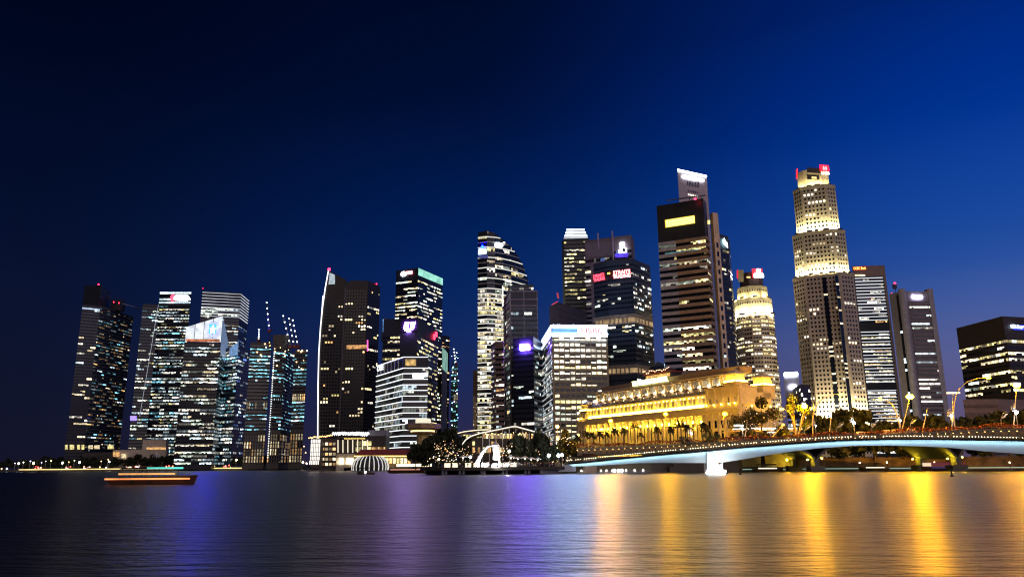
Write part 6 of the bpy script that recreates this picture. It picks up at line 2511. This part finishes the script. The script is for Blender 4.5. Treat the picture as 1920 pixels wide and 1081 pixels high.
street_lamp('small orange lamp low between the rain tree and the pavilion strip lights', 1466, 1469, 795, 16, OL2, .3, False)
for x, y, lb in ((1145, 788, 'left third of the gold colonnade'), (1248, 775, 'middle of the gold colonnade'), (1128, 804, 'left end of the gold colonnade, low')):
    street_lamp('amber street lamp on a thin pole before the ' + lb, x + 1, x, y, 13, OL, .62, False)
# masts without lit heads
for i, (xb, xh, yh) in enumerate(((1535, 1526, 750), (1566, 1560, 768), (1745, 1739, 765), (1404, 1401, 790), (1353, 1349, 772), (1369, 1367, 782))):
    street_lamp('bare leaning mast on the road bridge, %s from the left' % ordn(sorted((1535, 1566, 1745, 1404, 1353, 1369)).index(xb)), xb, xh, yh, 6, LAMPPOST, .22, False, 'light_mast', 'bare masts on the road bridge')
t = street_lamp('leaning mast carrying a glowing horizontal lamp bar, left of the far right arched lamp', 1800, 1787, 737, 5, LAMPPOST, .2, False, 'light_mast')
p = at_y(1787, 736, deck_at(1800, 5).y)
mb = MB()
mb.beam(p + V((-2.2, 0, 0)), p + V((2.4, 0, .05)), .8, .55, glow('yellow_lamp_bar', (1, .74, .25), 4))
mb.build('lamp_bar', t)


def sail_lamp(label, xb, xh, yh, lit_, back=2):
    b0 = deck_at(xb, back)
    h = at_y(xh, yh, b0.y)
    t = thing('sail_lamp', label, 'street lamp', tuple(b0), 'finned white lamps on the road bridge')
    mb = MB()
    sg = 1 if xh >= xb else -1
    P_ = [V((b0.x, b0.y, b0.z)), V((b0.x + (h.x - b0.x) * .15, b0.y, b0.z + (h.z - b0.z) * .6)), V((b0.x + (h.x - b0.x) * .45, b0.y, b0.z + (h.z - b0.z) * .9)), h]
    mb.tube(P_, [.13, .11, .09, .05], LAMPPOST, 5)
    mb.build('pole', t)
    for k in range(4):
        f = .45 + .15 * k
        p = P_[1].lerp(P_[3], f - .35)
        mb = MB()
        mb.hull8([p + V((0, -.3, 0)), p + V((sg * (1.3 - .1 * k), -.3, .35)), p + V((sg * (1.3 - .1 * k), .3, .35)), p + V((0, .3, 0))],
                 [p + V((0, -.3, .12)), p + V((sg * (1.3 - .1 * k), -.3, .45)), p + V((sg * (1.3 - .1 * k), .3, .45)), p + V((0, .3, .12))], WHITE)
        mb.build('fin', t)
    if lit_:
        mb = MB()
        mb.ball(P_[1] + V((0, -.4, .2)), lit_, WL_, 8, 6)
        mb.build('lamp', t)


for i, (xb, xh, yh, l_) in enumerate(((1449, 1443, 786, .0), (1512, 1520, 795, 0), (1535, 1527, 784, .16), (1573, 1582, 790, 0), (1608, 1599, 776, .5), (1638, 1642, 791, 0), (1695, 1688, 771, .3), (1712, 1720, 782, 0), (1791, 1789, 765, 0), (1793, 1781, 762, .32), (1884, 1889, 771, 0), (1917, 1897, 752, .55), (1300, 1293, 800, .4), (1397, 1392, 790, .4))):
    sail_lamp('white curved lamp with small fins on the road bridge, %s%s from the left' % ('lit, ' if l_ else 'unlit, ', ordn(sorted((1449, 1512, 1535, 1573, 1608, 1638, 1695, 1712, 1791, 1793, 1884, 1917, 1300, 1397)).index(xb))), xb, xh, yh, l_)
for i, x in enumerate((1632, 1682, 1700, 1730)):
    p = deck_at(x, 7)
    t = thing('parked_car', 'pale car roof just showing over the bridge hedge, %s of four from the left' % ordn(i), 'car', (p.x, p.y, p.z), 'cars crossing the road bridge')
    CB_ = mat('pale_car_paint', (.5, .42, .33), .3, 0, .05)
    mb = MB()
    mb.hull8([p + V((-2.2, 0, .35)), p + V((2.2, 0, .35)), p + V((2.2, 1.8, .35)), p + V((-2.2, 1.8, .35))], [p + V((-2.1, .1, 1.2)), p + V((2.1, .1, 1.2)), p + V((2.1, 1.7, 1.2)), p + V((-2.1, 1.7, 1.2))], CB_)
    mb.build('body', t)
    mb = MB()
    mb.hull8([p + V((-1.7, .12, 1.22)), p + V((1.5, .12, 1.22)), p + V((1.5, 1.68, 1.22)), p + V((-1.7, 1.68, 1.22))], [p + V((-1.1, .3, 2.3)), p + V((.9, .3, 2.3)), p + V((.9, 1.5, 2.3)), p + V((-1.1, 1.5, 2.3))], CB_)
    mb.build('cabin', t)
    for dx in (-1.3, 1.3):
        mb = MB()
        mb.tube([p + V((dx, -.02, .35)), p + V((dx, 1.82, .35))], .34, DSTEEL, 10)
        mb.build('wheel', t)

# riverbank under the bridges
rv = thing('river_wall', 'low dark river wall under the road bridge with brown lit recesses', 'wall', (at_y(1500, 870, 350).x, 350, 0))
mb = MB()
a, b_ = at_y(1080, 880, 350), at_y(2040, 880, 348)
mb.prism([(a.x, 351), (b_.x, 351), (b_.x, 355), (a.x, 355)], -1, 5.6, mat('river_wall_stone', (.10, .07, .05), .9, 0, .5, .3))
mb.build('wall', rv)
mb = MB()
mb.beam((a.x, 350.4, .5), (b_.x, 350.4, .5), .6, .5, CONCG)  # low ledge added to carry the light trail
mb.build('added_trail_ledge', rv)
mb = MB()
mb.beam((a.x + 40, 350.0, .85), (b_.x, 350.0, .85), .15, .16, glow('pale_green_light_trail', (.6, 1, .75), .9, False))  # a boat's light trail, built as a fixed glowing bar
mb.build('green_light_trail', rv)
lm_ = glow('warm_riverside_lamp', (1, .68, .36), 26)
for i, (x, y) in enumerate(((1222, 870.5), (1278, 869.5), (1320, 869), (1372, 867.5), (1421, 868.5), (1467, 868), (1523, 866), (1612, 867), (1663, 866), (1893, 866.5), (1752, 866))):
    p = at_y(x, y, 347)
    t = thing('riverside_lamp', 'small warm lamp low on the riverbank under the bridges, %s from the left' % ordn(sorted((1222, 1278, 1320, 1372, 1421, 1467, 1523, 1612, 1663, 1893, 1752)).index(x)), 'lamp', (p.x, 347, 0), 'riverside lamps under the bridges')
    mb = MB()
    mb.tube([(p.x, 347, -1), (p.x, 347, p.z)], .12, DSTEEL, 5)
    mb.build('post', t)
    mb = MB()
    mb.ball(p, .3, lm_, 6, 5)
    mb.build('globe', t)
wl3 = glow('white_jetty_lamp', (1, .93, .85), 12)
jt = thing('jetty', 'low jetty dotted with white lamps behind the footbridge, left of its pier', 'jetty', (at_y(1170, 882, 318).x, 318, 0))
mb = MB()
a, b_ = at_y(1082, 882, 318), at_y(1250, 882, 318)
mb.prism([(a.x, 318), (b_.x, 318), (b_.x, 320), (a.x, 320)], -.6, .55, CONCG)
mb.build('deck', jt)
for k, x in enumerate((1090, 1099, 1107, 1117, 1127, 1137, 1148, 1152, 1160, 1166, 1174, 1190, 1206)):
    p = at_y(x, 881.5, 317.8)
    mb = MB()
    mb.ball(V((p.x, 317.8, .95)), .32 if x not in (1152, 1160, 1166) else .6, wl3, 6, 5)
    mb.tube([(p.x, 318.2, .5), (p.x, 318.2, 1)], .08, DSTEEL, 4)
    mb.build('lamp', jt)


# ------------------------------------------------------------------ boats and buoys
def hull(mb, c, L, W, h, m, bow=1):
    pr_ = [(-.5, .8), (-.3, 1), (.2, 1), (.4, .7), (.5, .06)]
    top = [(c.x + bow * L * a, c.y - W / 2 * w) for a, w in pr_] + [(c.x + bow * L * a, c.y + W / 2 * w) for a, w in pr_[::-1]]
    bot = [(c.x + (x - c.x) * .9, c.y + (y - c.y) * .75) for x, y in top]
    n = len(top)
    o = range(n) if bow > 0 else range(n - 1, -1, -1)
    T_ = [V((top[i][0], top[i][1], c.z + h + (.5 if abs(top[i][0] - c.x) > L * .38 and (top[i][0] - c.x) * bow > 0 else 0))) for i in o]
    B_ = [V((bot[i][0], bot[i][1], c.z - .4)) for i in o]
    for i in range(n):
        j = (i + 1) % n
        mb.poly([B_[i], B_[j], T_[j], T_[i]], m)
    mb.poly(T_, m)


WOODB = mat('boat_timber', (.10, .045, .025), .6)


def boat(label, x, y, Y, L, bow, strips, canopy=True, cm=None, name='tour_boat'):
    p = at_y(x, y, Y)
    c = V((p.x, Y, 0))
    t = thing(name, label, 'boat', (c.x, Y, 0))
    mb = MB()
    hull(mb, c, L, L * .24, L * .055 + .3, WOODB, bow)
    mb.build('hull', t)
    h = L * .055 + .3
    if canopy:
        mb = MB()
        zc = h + 1.75
        mb.hull8([V((c.x - L * .36, Y - L * .10, zc)), V((c.x + L * .26, Y - L * .10, zc)), V((c.x + L * .26, Y + L * .10, zc)), V((c.x - L * .36, Y + L * .10, zc))],
                 [V((c.x - L * .35, Y - L * .06, zc + .3)), V((c.x + L * .25, Y - L * .06, zc + .3)), V((c.x + L * .25, Y + L * .06, zc + .3)), V((c.x - L * .35, Y + L * .06, zc + .3))], cm or DARKB)
        for k in range(5):
            for s in (-1, 1):
                xx = c.x - L * .33 + L * .14 * k
                mb.tube([(xx, Y + s * L * .09, h), (xx, Y + s * L * .09, zc)], .05, DSTEEL, 4)
        mb.build('canopy', t)
    for (a, b_, z, off, m, th) in strips:
        mb = MB()
        mb.beam(V((c.x + L * a, Y - L * .125 - off, z)), V((c.x + L * b_, Y - L * .125 - off, z)), .12, th, m)
        mb.build('light_strip', t)
    for k in range(2):
        mb = MB()
        mb.tube([(c.x - L * .2 + k * L * .2, Y - L * .12, h * .6), (c.x - L * .2 + k * L * .2, Y - L * .13, h * .6)], .28, DSTEEL, 8)
        mb.build('tyre_fender', t)
    return t


ORS = glow('orange_boat_strip', (1, .30, .09), 1.5, True, .3, .25)
ORS2 = glow('amber_boat_strip', (1, .45, .12), 1.1, True, .3, .25)
TLS = glow('teal_boat_strip', (.12, .85, .72), 1.1, True, .25, .2)
boat('long low tour boat on open water, outlined with orange strip lights and a teal strip', 288, 908, 158, 17.5, 1,
     [(-.5, .46, 1.15, .06, ORS, .30), (-.36, .28, 2.1, -.3, ORS2, .34), (-.05, .36, 3.2, -.6, TLS, .34)], True, DARK)
boat('small dark bumboat with a bright white lamp, in front of the ribbed dome pavilion', 686, 889, 330, 7.5, -1, [(-.05, .05, 1.0, .3, glow('white_boat_lamp', (.9, .95, 1), 9), .7)], True)
boat('lit passenger boat moored left of the viewing deck, with a cream glowing cabin', 772, 885, 372, 23, 1, [(-.42, .35, 1.7, .1, glow('pink_boat_strip', (1, .45, .3), .9), .35), (-.3, .42, 3.7, -.5, glow('cream_cabin_light', (1, .86, .5), 2.2), 1.2)], True)
boat('red and purple lit tour boat under the road bridge at the right', 1765, 879, 316, 17, -1, [(-.3, .5, 2.5, .1, glow('magenta_boat_panel', (.55, .07, .13), .22, False), 1.3), (-.3, .5, 1.2, .14, glow('violet_boat_panel', (.12, .06, .30), .22, False), .9), (-.5, -.3, 2.4, .2, glow('cream_boat_bow', (1, .75, .5), .9, False), 1.4)], True)
boat('dark moored bumboat with a pale hull light, right of the footbridge pier', 1440, 880, 330, 13, 1, [(-.35, .25, 1.3, .1, glow('pale_boat_strip', (1, .9, .7), 1.2), .5)], True)
boat('dark moored bumboat with a pale hull light, under the middle span of the road bridge', 1638, 879, 332, 13, -1, [(-.3, .3, 1.3, .1, glow('pale_boat_strip', (1, .9, .7), 1.2), .45)], True)
boat('dark moored bumboat with a pinkish white strip, behind the footbridge just left of its pier', 1296, 881, 325, 14, 1, [(-.4, .4, 1.1, .1, glow('pinkish_boat_strip', (1, .8, .75), 2.0), .5)], True)
for x, y, Y, h, lb in ((1388, 886, 236, 1.7, 'thin dark marker buoy on the water right of the footbridge pier'), (1785, 892, 180, 1.5, 'dark cone-shaped marker buoy on the water at the right')):
    p = at_y(x, y, Y)
    mb = MB()
    mb.lathe(V((p.x, Y, 0)), [(.45, -.3), (.45, .25), (.2, .5), (.12, h), (.2, h + .1), (.02, h + .3)], DSTEEL, 10)
    tag(mb.build('marker_buoy', None, (p.x, Y, 0)), lb, 'buoy')

# ------------------------------------------------------------------ trees
def leaf_crown(seed, rx, rz, n, leaf, m, nclump=16, flatten=.75, gap=.55):
    rg = random.Random(seed)
    cl = []
    for k in range(nclump):
        while True:
            v = V((rg.uniform(-1, 1), rg.uniform(-1, 1), rg.uniform(-.8, 1)))
            if .35 < v.length < .95:
                break
        cl.append((V((v.x * rx, v.y * rx, v.z * rz)), rg.uniform(.22, .42) * rx))
    mb = MB()
    for k in range(n):
        c, r = cl[rg.randrange(nclump)]
        d = V((rg.gauss(0, 1), rg.gauss(0, 1), rg.gauss(0, flatten)))
        d = d.normalized() * r * (rg.random() ** gap)
        p = c + d
        a = V((rg.gauss(0, 1), rg.gauss(0, 1), rg.gauss(0, .6))).normalized() * leaf * rg.uniform(.6, 1.3)
        b_ = a.cross(V((rg.gauss(0, 1), rg.gauss(0, 1), rg.gauss(0, 1)))).normalized() * leaf * rg.uniform(.35, .7)
        mb.poly([p - a, p + b_, p + a, p - b_], m)
    return mb, cl


def broad_tree(label, p, hgt, width, seed, m=None, n=700, leaf=.5, group=None, name='broad_tree'):
    """trunk with limbs and a leafy crown; p is its foot"""
    m = m or LEAF
    t = thing(name, label, 'tree', tuple(p), group)
    rx, rz = width / 2, hgt * .36
    mb, cl = leaf_crown(seed, rx, rz, n, leaf, m)
    up_ = V((0, 0, hgt * .62))
    mb.v = [q + V(p) + up_ for q in mb.v]
    cr = mb.build('crown', t)
    mb = MB()
    fork = V(p) + Z(hgt * .32)
    mb.tube([V(p), V(p) + Z(hgt * .16), fork], [hgt * .035, hgt * .026, hgt * .022], BARK, 7)
    for c, r in cl[:7]:
        e = c + V(p) + up_
        mb.tube([fork, fork.lerp(e, .5) + Z(hgt * .03), e], [hgt * .016, hgt * .010, hgt * .003], BARK, 5)
    tr = mb.build('trunk', t)
    return t, {cr: [], tr: []}


protos_t = []
for sd in range(5):
    t, tree = broad_tree('dark round waterfront tree', (0, 0, 0), 10, 10, 300 + sd, None, 1900, .85)
    protos_t.append((t, tree))
used_p = set()


def put_tree(i, x, ytop, Y, wpx, label, group, zb=GZ):
    """a tree whose top shows at (x, ytop) at distance Y, wpx wide"""
    tp_ = at_y(x, ytop, Y)
    h = max(3, tp_.z - zb) / .98
    w = wpx * Y / 1437
    s = (w / 10, w / 10, h / 10)
    if i not in used_p:
        used_p.add(i)
        o = protos_t[i][0]
        o.location = (tp_.x, Y, zb)
        o.scale = s
        o['label'] = label
        tag(o, label, 'tree', group)
        WO[o.name] = V((tp_.x, Y, zb))
        return o
    o = copy_tree(protos_t[i][0], (tp_.x, Y, zb), random.Random(int(x)).uniform(0, 6), s, label, protos_t[i][1])
    o['group'] = group
    return o


rg = random.Random(70)
G1 = 'trees along the far left shore'
xs = [4, 16, 30, 44, 56, 70, 84, 98, 112, 128, 158, 176, 192, 214, 232, 246, 260, 274, 288, 303, 318, 330, 344, 358, 372, 386, 400, 414, 428, 442, 458, 474, 490, 504, 518, 532, 546, 558]
for k, x in enumerate(xs):
    yt = 862 if x < 60 else (859 if x < 120 else (858 if x < 240 else (855 if x < 480 else 852)))
    put_tree(k % 5, x, yt + rg.uniform(-2, 3), 975 + rg.uniform(-4, 8), rg.uniform(16, 24), 'dark round tree on the far left shore, %s from the left' % ordn(k), G1)
G2 = 'dark trees left of the statue'
sp_ = [(780, 836, 325, 30), (792, 826, 330, 34), (806, 822, 334, 36), (820, 812, 345, 40), (835, 806, 352, 44), (850, 812, 340, 34), (862, 822, 330, 30), (800, 845, 318, 30), (822, 842, 318, 30), (842, 838, 320, 26), (874, 836, 322, 24)]
for k, (x, y, Y, w) in enumerate(sp_):
    put_tree((k * 2 + 1) % 5, x, y, Y, w, 'dark leafy tree on the promenade left of the white statue, %s from the left' % ordn(sorted(sp_).index((x, y, Y, w))), G2)
G3 = 'dark trees right of the statue'
sp_ = [(968, 812, 318, 30), (978, 822, 312, 30), (1008, 808, 316, 34), (1020, 818, 312, 30), (955, 830, 316, 18), (1040, 832, 310, 22), (996, 830, 309, 22)]
for k, (x, y, Y, w) in enumerate(sp_):
    put_tree((k + 2) % 5, x, y, Y, w, 'dark leafy tree between the white statue and the footbridge, %s from the left' % ordn(sorted(sp_).index((x, y, Y, w))), G3)
G4 = 'dark trees behind the road bridge'
sp_ = [(1552, 783, 352, 50), (1580, 775, 356, 56), (1612, 778, 354, 60), (1634, 790, 350, 40), (1660, 790, 356, 60), (1690, 791, 354, 50), (1722, 786, 358, 60), (1752, 788, 356, 50), (1785, 786, 352, 50), (1815, 781, 356, 60), (1850, 779, 354, 60), (1884, 778, 352, 60), (1914, 779, 354, 50), (1528, 774, 352, 34), (1770, 795, 350, 44)]
for k, (x, y, Y, w) in enumerate(sp_):
    put_tree((k * 3) % 5, x, y, Y, w * 1.4, 'dark broad tree behind the road bridge at the right, %s from the left' % ordn(sorted(sp_).index((x, y, Y, w))), G4)
G5 = 'trees at the left corner of the gold hotel'
sp_ = [(1060, 812, 345, 26), (1076, 822, 340, 26), (1052, 828, 335, 22)]
for k, (x, y, Y, w) in enumerate(sp_):
    put_tree((k + 1) % 5, x, y, Y, w, 'small tree at the left corner of the gold hotel, %s from the left' % ordn(sorted(sp_).index((x, y, Y, w))), G5)
# big rain tree, light green tree
p = at_y(1428, 832, 330)
tp_ = at_y(1428, 750, 330)
broad_tree('big spreading rain tree with lamps twinkling through it, right of the gold hotel', (p.x, 330, GZ), tp_.z - GZ + .5, 23, 410, mat('rain_tree_foliage', (.04, .042, .018), .65, 0, .5, .8), 11000, .5, None, 'rain_tree')
p = at_y(1428, 780, 331)
t = thing('string_lights', 'amber fairy lights wound through the big rain tree', 'string lights', (p.x, 331, p.z))
mb = MB()
rg = random.Random(90)
for k in range(34):
    mb.ball(at_y(rg.uniform(1392, 1466), rg.gauss(785, 10), rg.uniform(322, 336)), rg.uniform(.08, .2), LCOL[rg.choice((0, 0, 1, 4))], 5, 4)
mb.build('lamps', t)
p = at_y(1494, 832, 318)
tp_ = at_y(1494, 738, 318)
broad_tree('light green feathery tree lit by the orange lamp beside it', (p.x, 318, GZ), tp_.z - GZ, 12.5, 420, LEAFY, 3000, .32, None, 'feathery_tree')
p = at_y(1332, 832, 312)
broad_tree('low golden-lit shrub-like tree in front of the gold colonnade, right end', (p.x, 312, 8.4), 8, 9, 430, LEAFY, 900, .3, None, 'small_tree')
p = at_y(1288, 832, 313)
broad_tree('low dark bushy tree in front of the gold colonnade, below the fan palm', (p.x, 313, 8.2), 6, 7, 432, LEAF, 700, .3, None, 'small_tree')


# palms before the hotel
def palm_mesh(seed, h, fan):
    rg = random.Random(seed)
    mb = MB()
    lean = rg.uniform(-.6, .6)
    pts = [V((lean * (k / 6) ** 2, 0, h * k / 6)) for k in range(7)]
    mb.tube(pts, [.24, .2, .17, .15, .14, .13, .16], BARK, 6)
    tr = mb
    mb = MB()
    top = pts[-1]
    n = 22 if not fan else 26
    for k in range(n):
        az_ = 2 * math.pi * k / n + rg.uniform(-.2, .2)
        if fan:
            az_ = rg.choice((0, math.pi)) + rg.uniform(-.35, .35)
        el = rg.uniform(-.5, 1.2) if not fan else rg.uniform(-.1, 1.5)
        L = rg.uniform(2.0, 2.8) * (1.35 if fan else 1)
        d = V((math.cos(az_) * math.cos(el), math.sin(az_) * math.cos(el), math.sin(el)))
        prev = top
        side = d.cross(Z(1)).normalized()
        for j in range(5):
            t0, t1 = j / 5, (j + 1) / 5
            q = top + d * (L * t1) - Z(1.3 * t1 * t1 * (1 if not fan else .35))
            w0, w1 = (.12 + .55 * math.sin(math.pi * min(.95, t0 + .1))) * .75, (.12 + .55 * math.sin(math.pi * min(.97, t1 + .08))) * .75
            mb.poly([prev - side * w0 - Z(.12), prev + side * w0 - Z(.12), q + side * w1 - Z(.12), q - side * w1 - Z(.12)], LEAF)
            if j < 4:
                for s in (-1, 1):
                    mb.poly([prev, q, q + side * (s * w1 * 1.7) - Z(.35) + d * .3], LEAF)
            prev = q
    return tr, mb


pal = []
for sd, (h, fan) in enumerate(((6.6, False), (7.4, False), (7.0, True), (5.8, False))):
    t = thing('palm_tree', 'palm', 'palm', (0, 0, 0))
    a_, b_ = palm_mesh(500 + sd, h, fan)
    tr = a_.build('trunk', t)
    cr = b_.build('crown', t)
    pal.append((t, {tr: [], cr: []}, h))
sp_ = [(1098, 812, 0, 1), (1112, 814, 3, 1), (1124, 812, 1, 1), (1140, 813, 3, .9), (1152, 806, 1, 1), (1168, 806, 0, 1.05), (1190, 801, 2, .9), (1203, 813, 3, .8), (1232, 803, 1, 1), (1256, 804, 0, 1), (1276, 800, 2, 1.25), (1288, 800, 1, 1.05), (1318, 797, 0, 1.2), (1324, 802, 1, 1), (1375, 815, 3, .8), (1084, 818, 3, 1), (1345, 812, 3, .9)]
done = set()
for k, (x, y, i, s) in enumerate(sp_):
    Y = 327 - (x - 1085) * .05
    top = at_y(x, y, Y)
    lb = '%s palm silhouetted against the gold colonnade, %s from the left' % ({2: 'broad fan-shaped'}.get(i, 'slender'), ordn(sorted(sp_).index((x, y, i, s))))
    zb = top.z - pal[i][2] * s
    if i not in done:
        done.add(i)
        o = pal[i][0]
        o.location = (top.x, Y, zb)
        o.scale = (s, s, s)
        o['label'] = lb
    else:
        o = copy_tree(pal[i][0], (top.x, Y, zb), 0, s, lb, pal[i][1])
    o['group'] = 'palms before the gold hotel'
    WO[o.name] = V((top.x, Y, zb))
# raised garden terrace the palms and the hotel forecourt stand on
mb = MB()
a, b_ = at_y(1062, 850, 322), at_y(1380, 850, 306)
mb.prism([(a.x, 330.5), (b_.x + 2, 311), (b_.x + 12, 340), (a.x + 6, 368)], -1, 6.6, mat('terrace_paving', (.2, .17, .13), .85))
tag(mb.build('terrace'), kind='structure')

# ------------------------------------------------------------------ far left shore: light trail and lamps
sw = thing('shore_light_trail', 'long thin yellow light trail shown as a fixed strip along the far left seawall', 'light trail', (at_y(250, 880, 955).x, 955, GZ))
mb = MB()
a, b_, c = at_y(35, 883, 953), at_y(250, 879, 954), at_y(463, 875.5, 954)
SL = glow('yellow_light_trail', (1, .74, .28), 1.3, True, .35, .03)  # blurred light trail built as a fixed glowing strip
for p, q in ((a, b_), (b_, c)):
    mb.beam(V((p.x, p.y, 2.6)), V((q.x, q.y, 2.6)), .6, 1.3, SL)
mb.build('light_strip', sw)
lamps = [(35, 868, 'white', 1.9), (28, 868, 'violet', .8), (44, 866, 'white', 1.1), (57, 864, 'violet', 1.2), (63, 867.5, 'warm', 2.2), (78, 866.5, 'violet', 1), (86, 864, 'violet', .8), (96, 863, 'amber', 1.2), (117, 867, 'white', 2.2), (129, 865.5, 'amber', 1.0), (139.5, 862.5, 'warm', 1.0), (149, 866, 'white', 2.1), (13, 878, 'white', 1.6), (3, 878, 'amber', 1.2), (190, 864, 'amber', 1), (203, 861, 'amber', 1.0), (205, 865, 'white', 1.6), (199, 876, 'white', 1.4), (187, 875, 'amber', 1.1), (374, 857.5, 'white', .9), (443, 861.5, 'warm', 2.0), (458, 863, 'white', 1.3), (466, 864, 'warm', 1.2), (475.5, 860, 'white', 1.4), (464, 847, 'amber', 1.2), (518, 858, 'white', .8), (528, 836.5, 'white', 1.6), (547, 853, 'white', .9), (505, 863, 'white', .7), (570, 836, 'amber', 1.1), (573, 848, 'amber', 1.1), (568, 866, 'warm', 2), (575, 868, 'warm', 1.6), (560, 851, 'white', .9)]
for k, (x, y, h, r) in enumerate(lamps):
    Y = 962
    p = at_y(x, y, Y)
    t = thing('street_lamp', '%s street lamp on the far left shore, %s from the left' % ({'violet': 'violet-white'}.get(h, h), ordn(sorted(lamps).index((x, y, h, r)))), 'street lamp', (p.x, Y, GZ), 'street lamps on the far left shore')
    mb = MB()
    mb.tube([(p.x, Y, GZ), (p.x, Y, p.z)], .2, LAMPPOST, 5)
    mb.build('pole', t)
    mb = MB()
    mb.ball(p, r * .62, glow('shore_lamp_%s' % h, {'white': (1, .96, .9), 'violet': (.6, .5, 1), 'warm': (1, .82, .5), 'amber': (1, .58, .2)}[h], 9), 6, 5)
    mb.build('lamp_head', t)
rg = random.Random(55)
for i in range(10):
    x0 = (75, 130, 165, 245, 262, 320, 345, 372, 395, 425)[i]
    p = at_y(x0, 873, 958)
    t = thing('market_stall', 'tiny lit kiosk under the far shore trees, %s from the left' % ordn(i), 'kiosk', (p.x, 958, GZ), 'lit kiosks along the far left shore')
    mb = MB()
    mb.prism([(p.x - 5, 958), (p.x + 5, 958), (p.x + 5, 961), (p.x - 5, 961)], GZ, GZ + 3.2, DARKB)
    mb.prism([(p.x - 5.6, 957), (p.x + 5.6, 957), (p.x + 5.6, 961.5), (p.x - 5.6, 961.5)], GZ + 3.22, GZ + 3.6, REDR)
    mb.build('booth', t)
    mb = MB()
    for k in range(7):
        mb.ball(V((p.x + rg.uniform(-5, 5), 956.8, GZ + rg.uniform(1, 4.4))), rg.uniform(.4, .95), LCOL[rg.choice((0, 0, 1, 2, 3, 3, 4))], 5, 4)
    mb.build('lamps', t)

# ------------------------------------------------------------------ output
sc.view_settings.view_transform = 'Standard'
sc.view_settings.look = 'None'
sc.view_settings.exposure = 0
sc.view_settings.gamma = 1
sc.render.engine = 'CYCLES'
sc.cycles.use_denoising = True
sc.cycles.filter_width = 1.15
sc.cycles.max_bounces = 5
sc.cycles.diffuse_bounces = 2
sc.cycles.glossy_bounces = 3
sc.cycles.transmission_bounces = 2
sc.cycles.sample_clamp_indirect = 6
sc.cycles.sample_clamp_direct = 0
sc.cycles.use_light_tree = True
sc.cycles.caustics_reflective = False
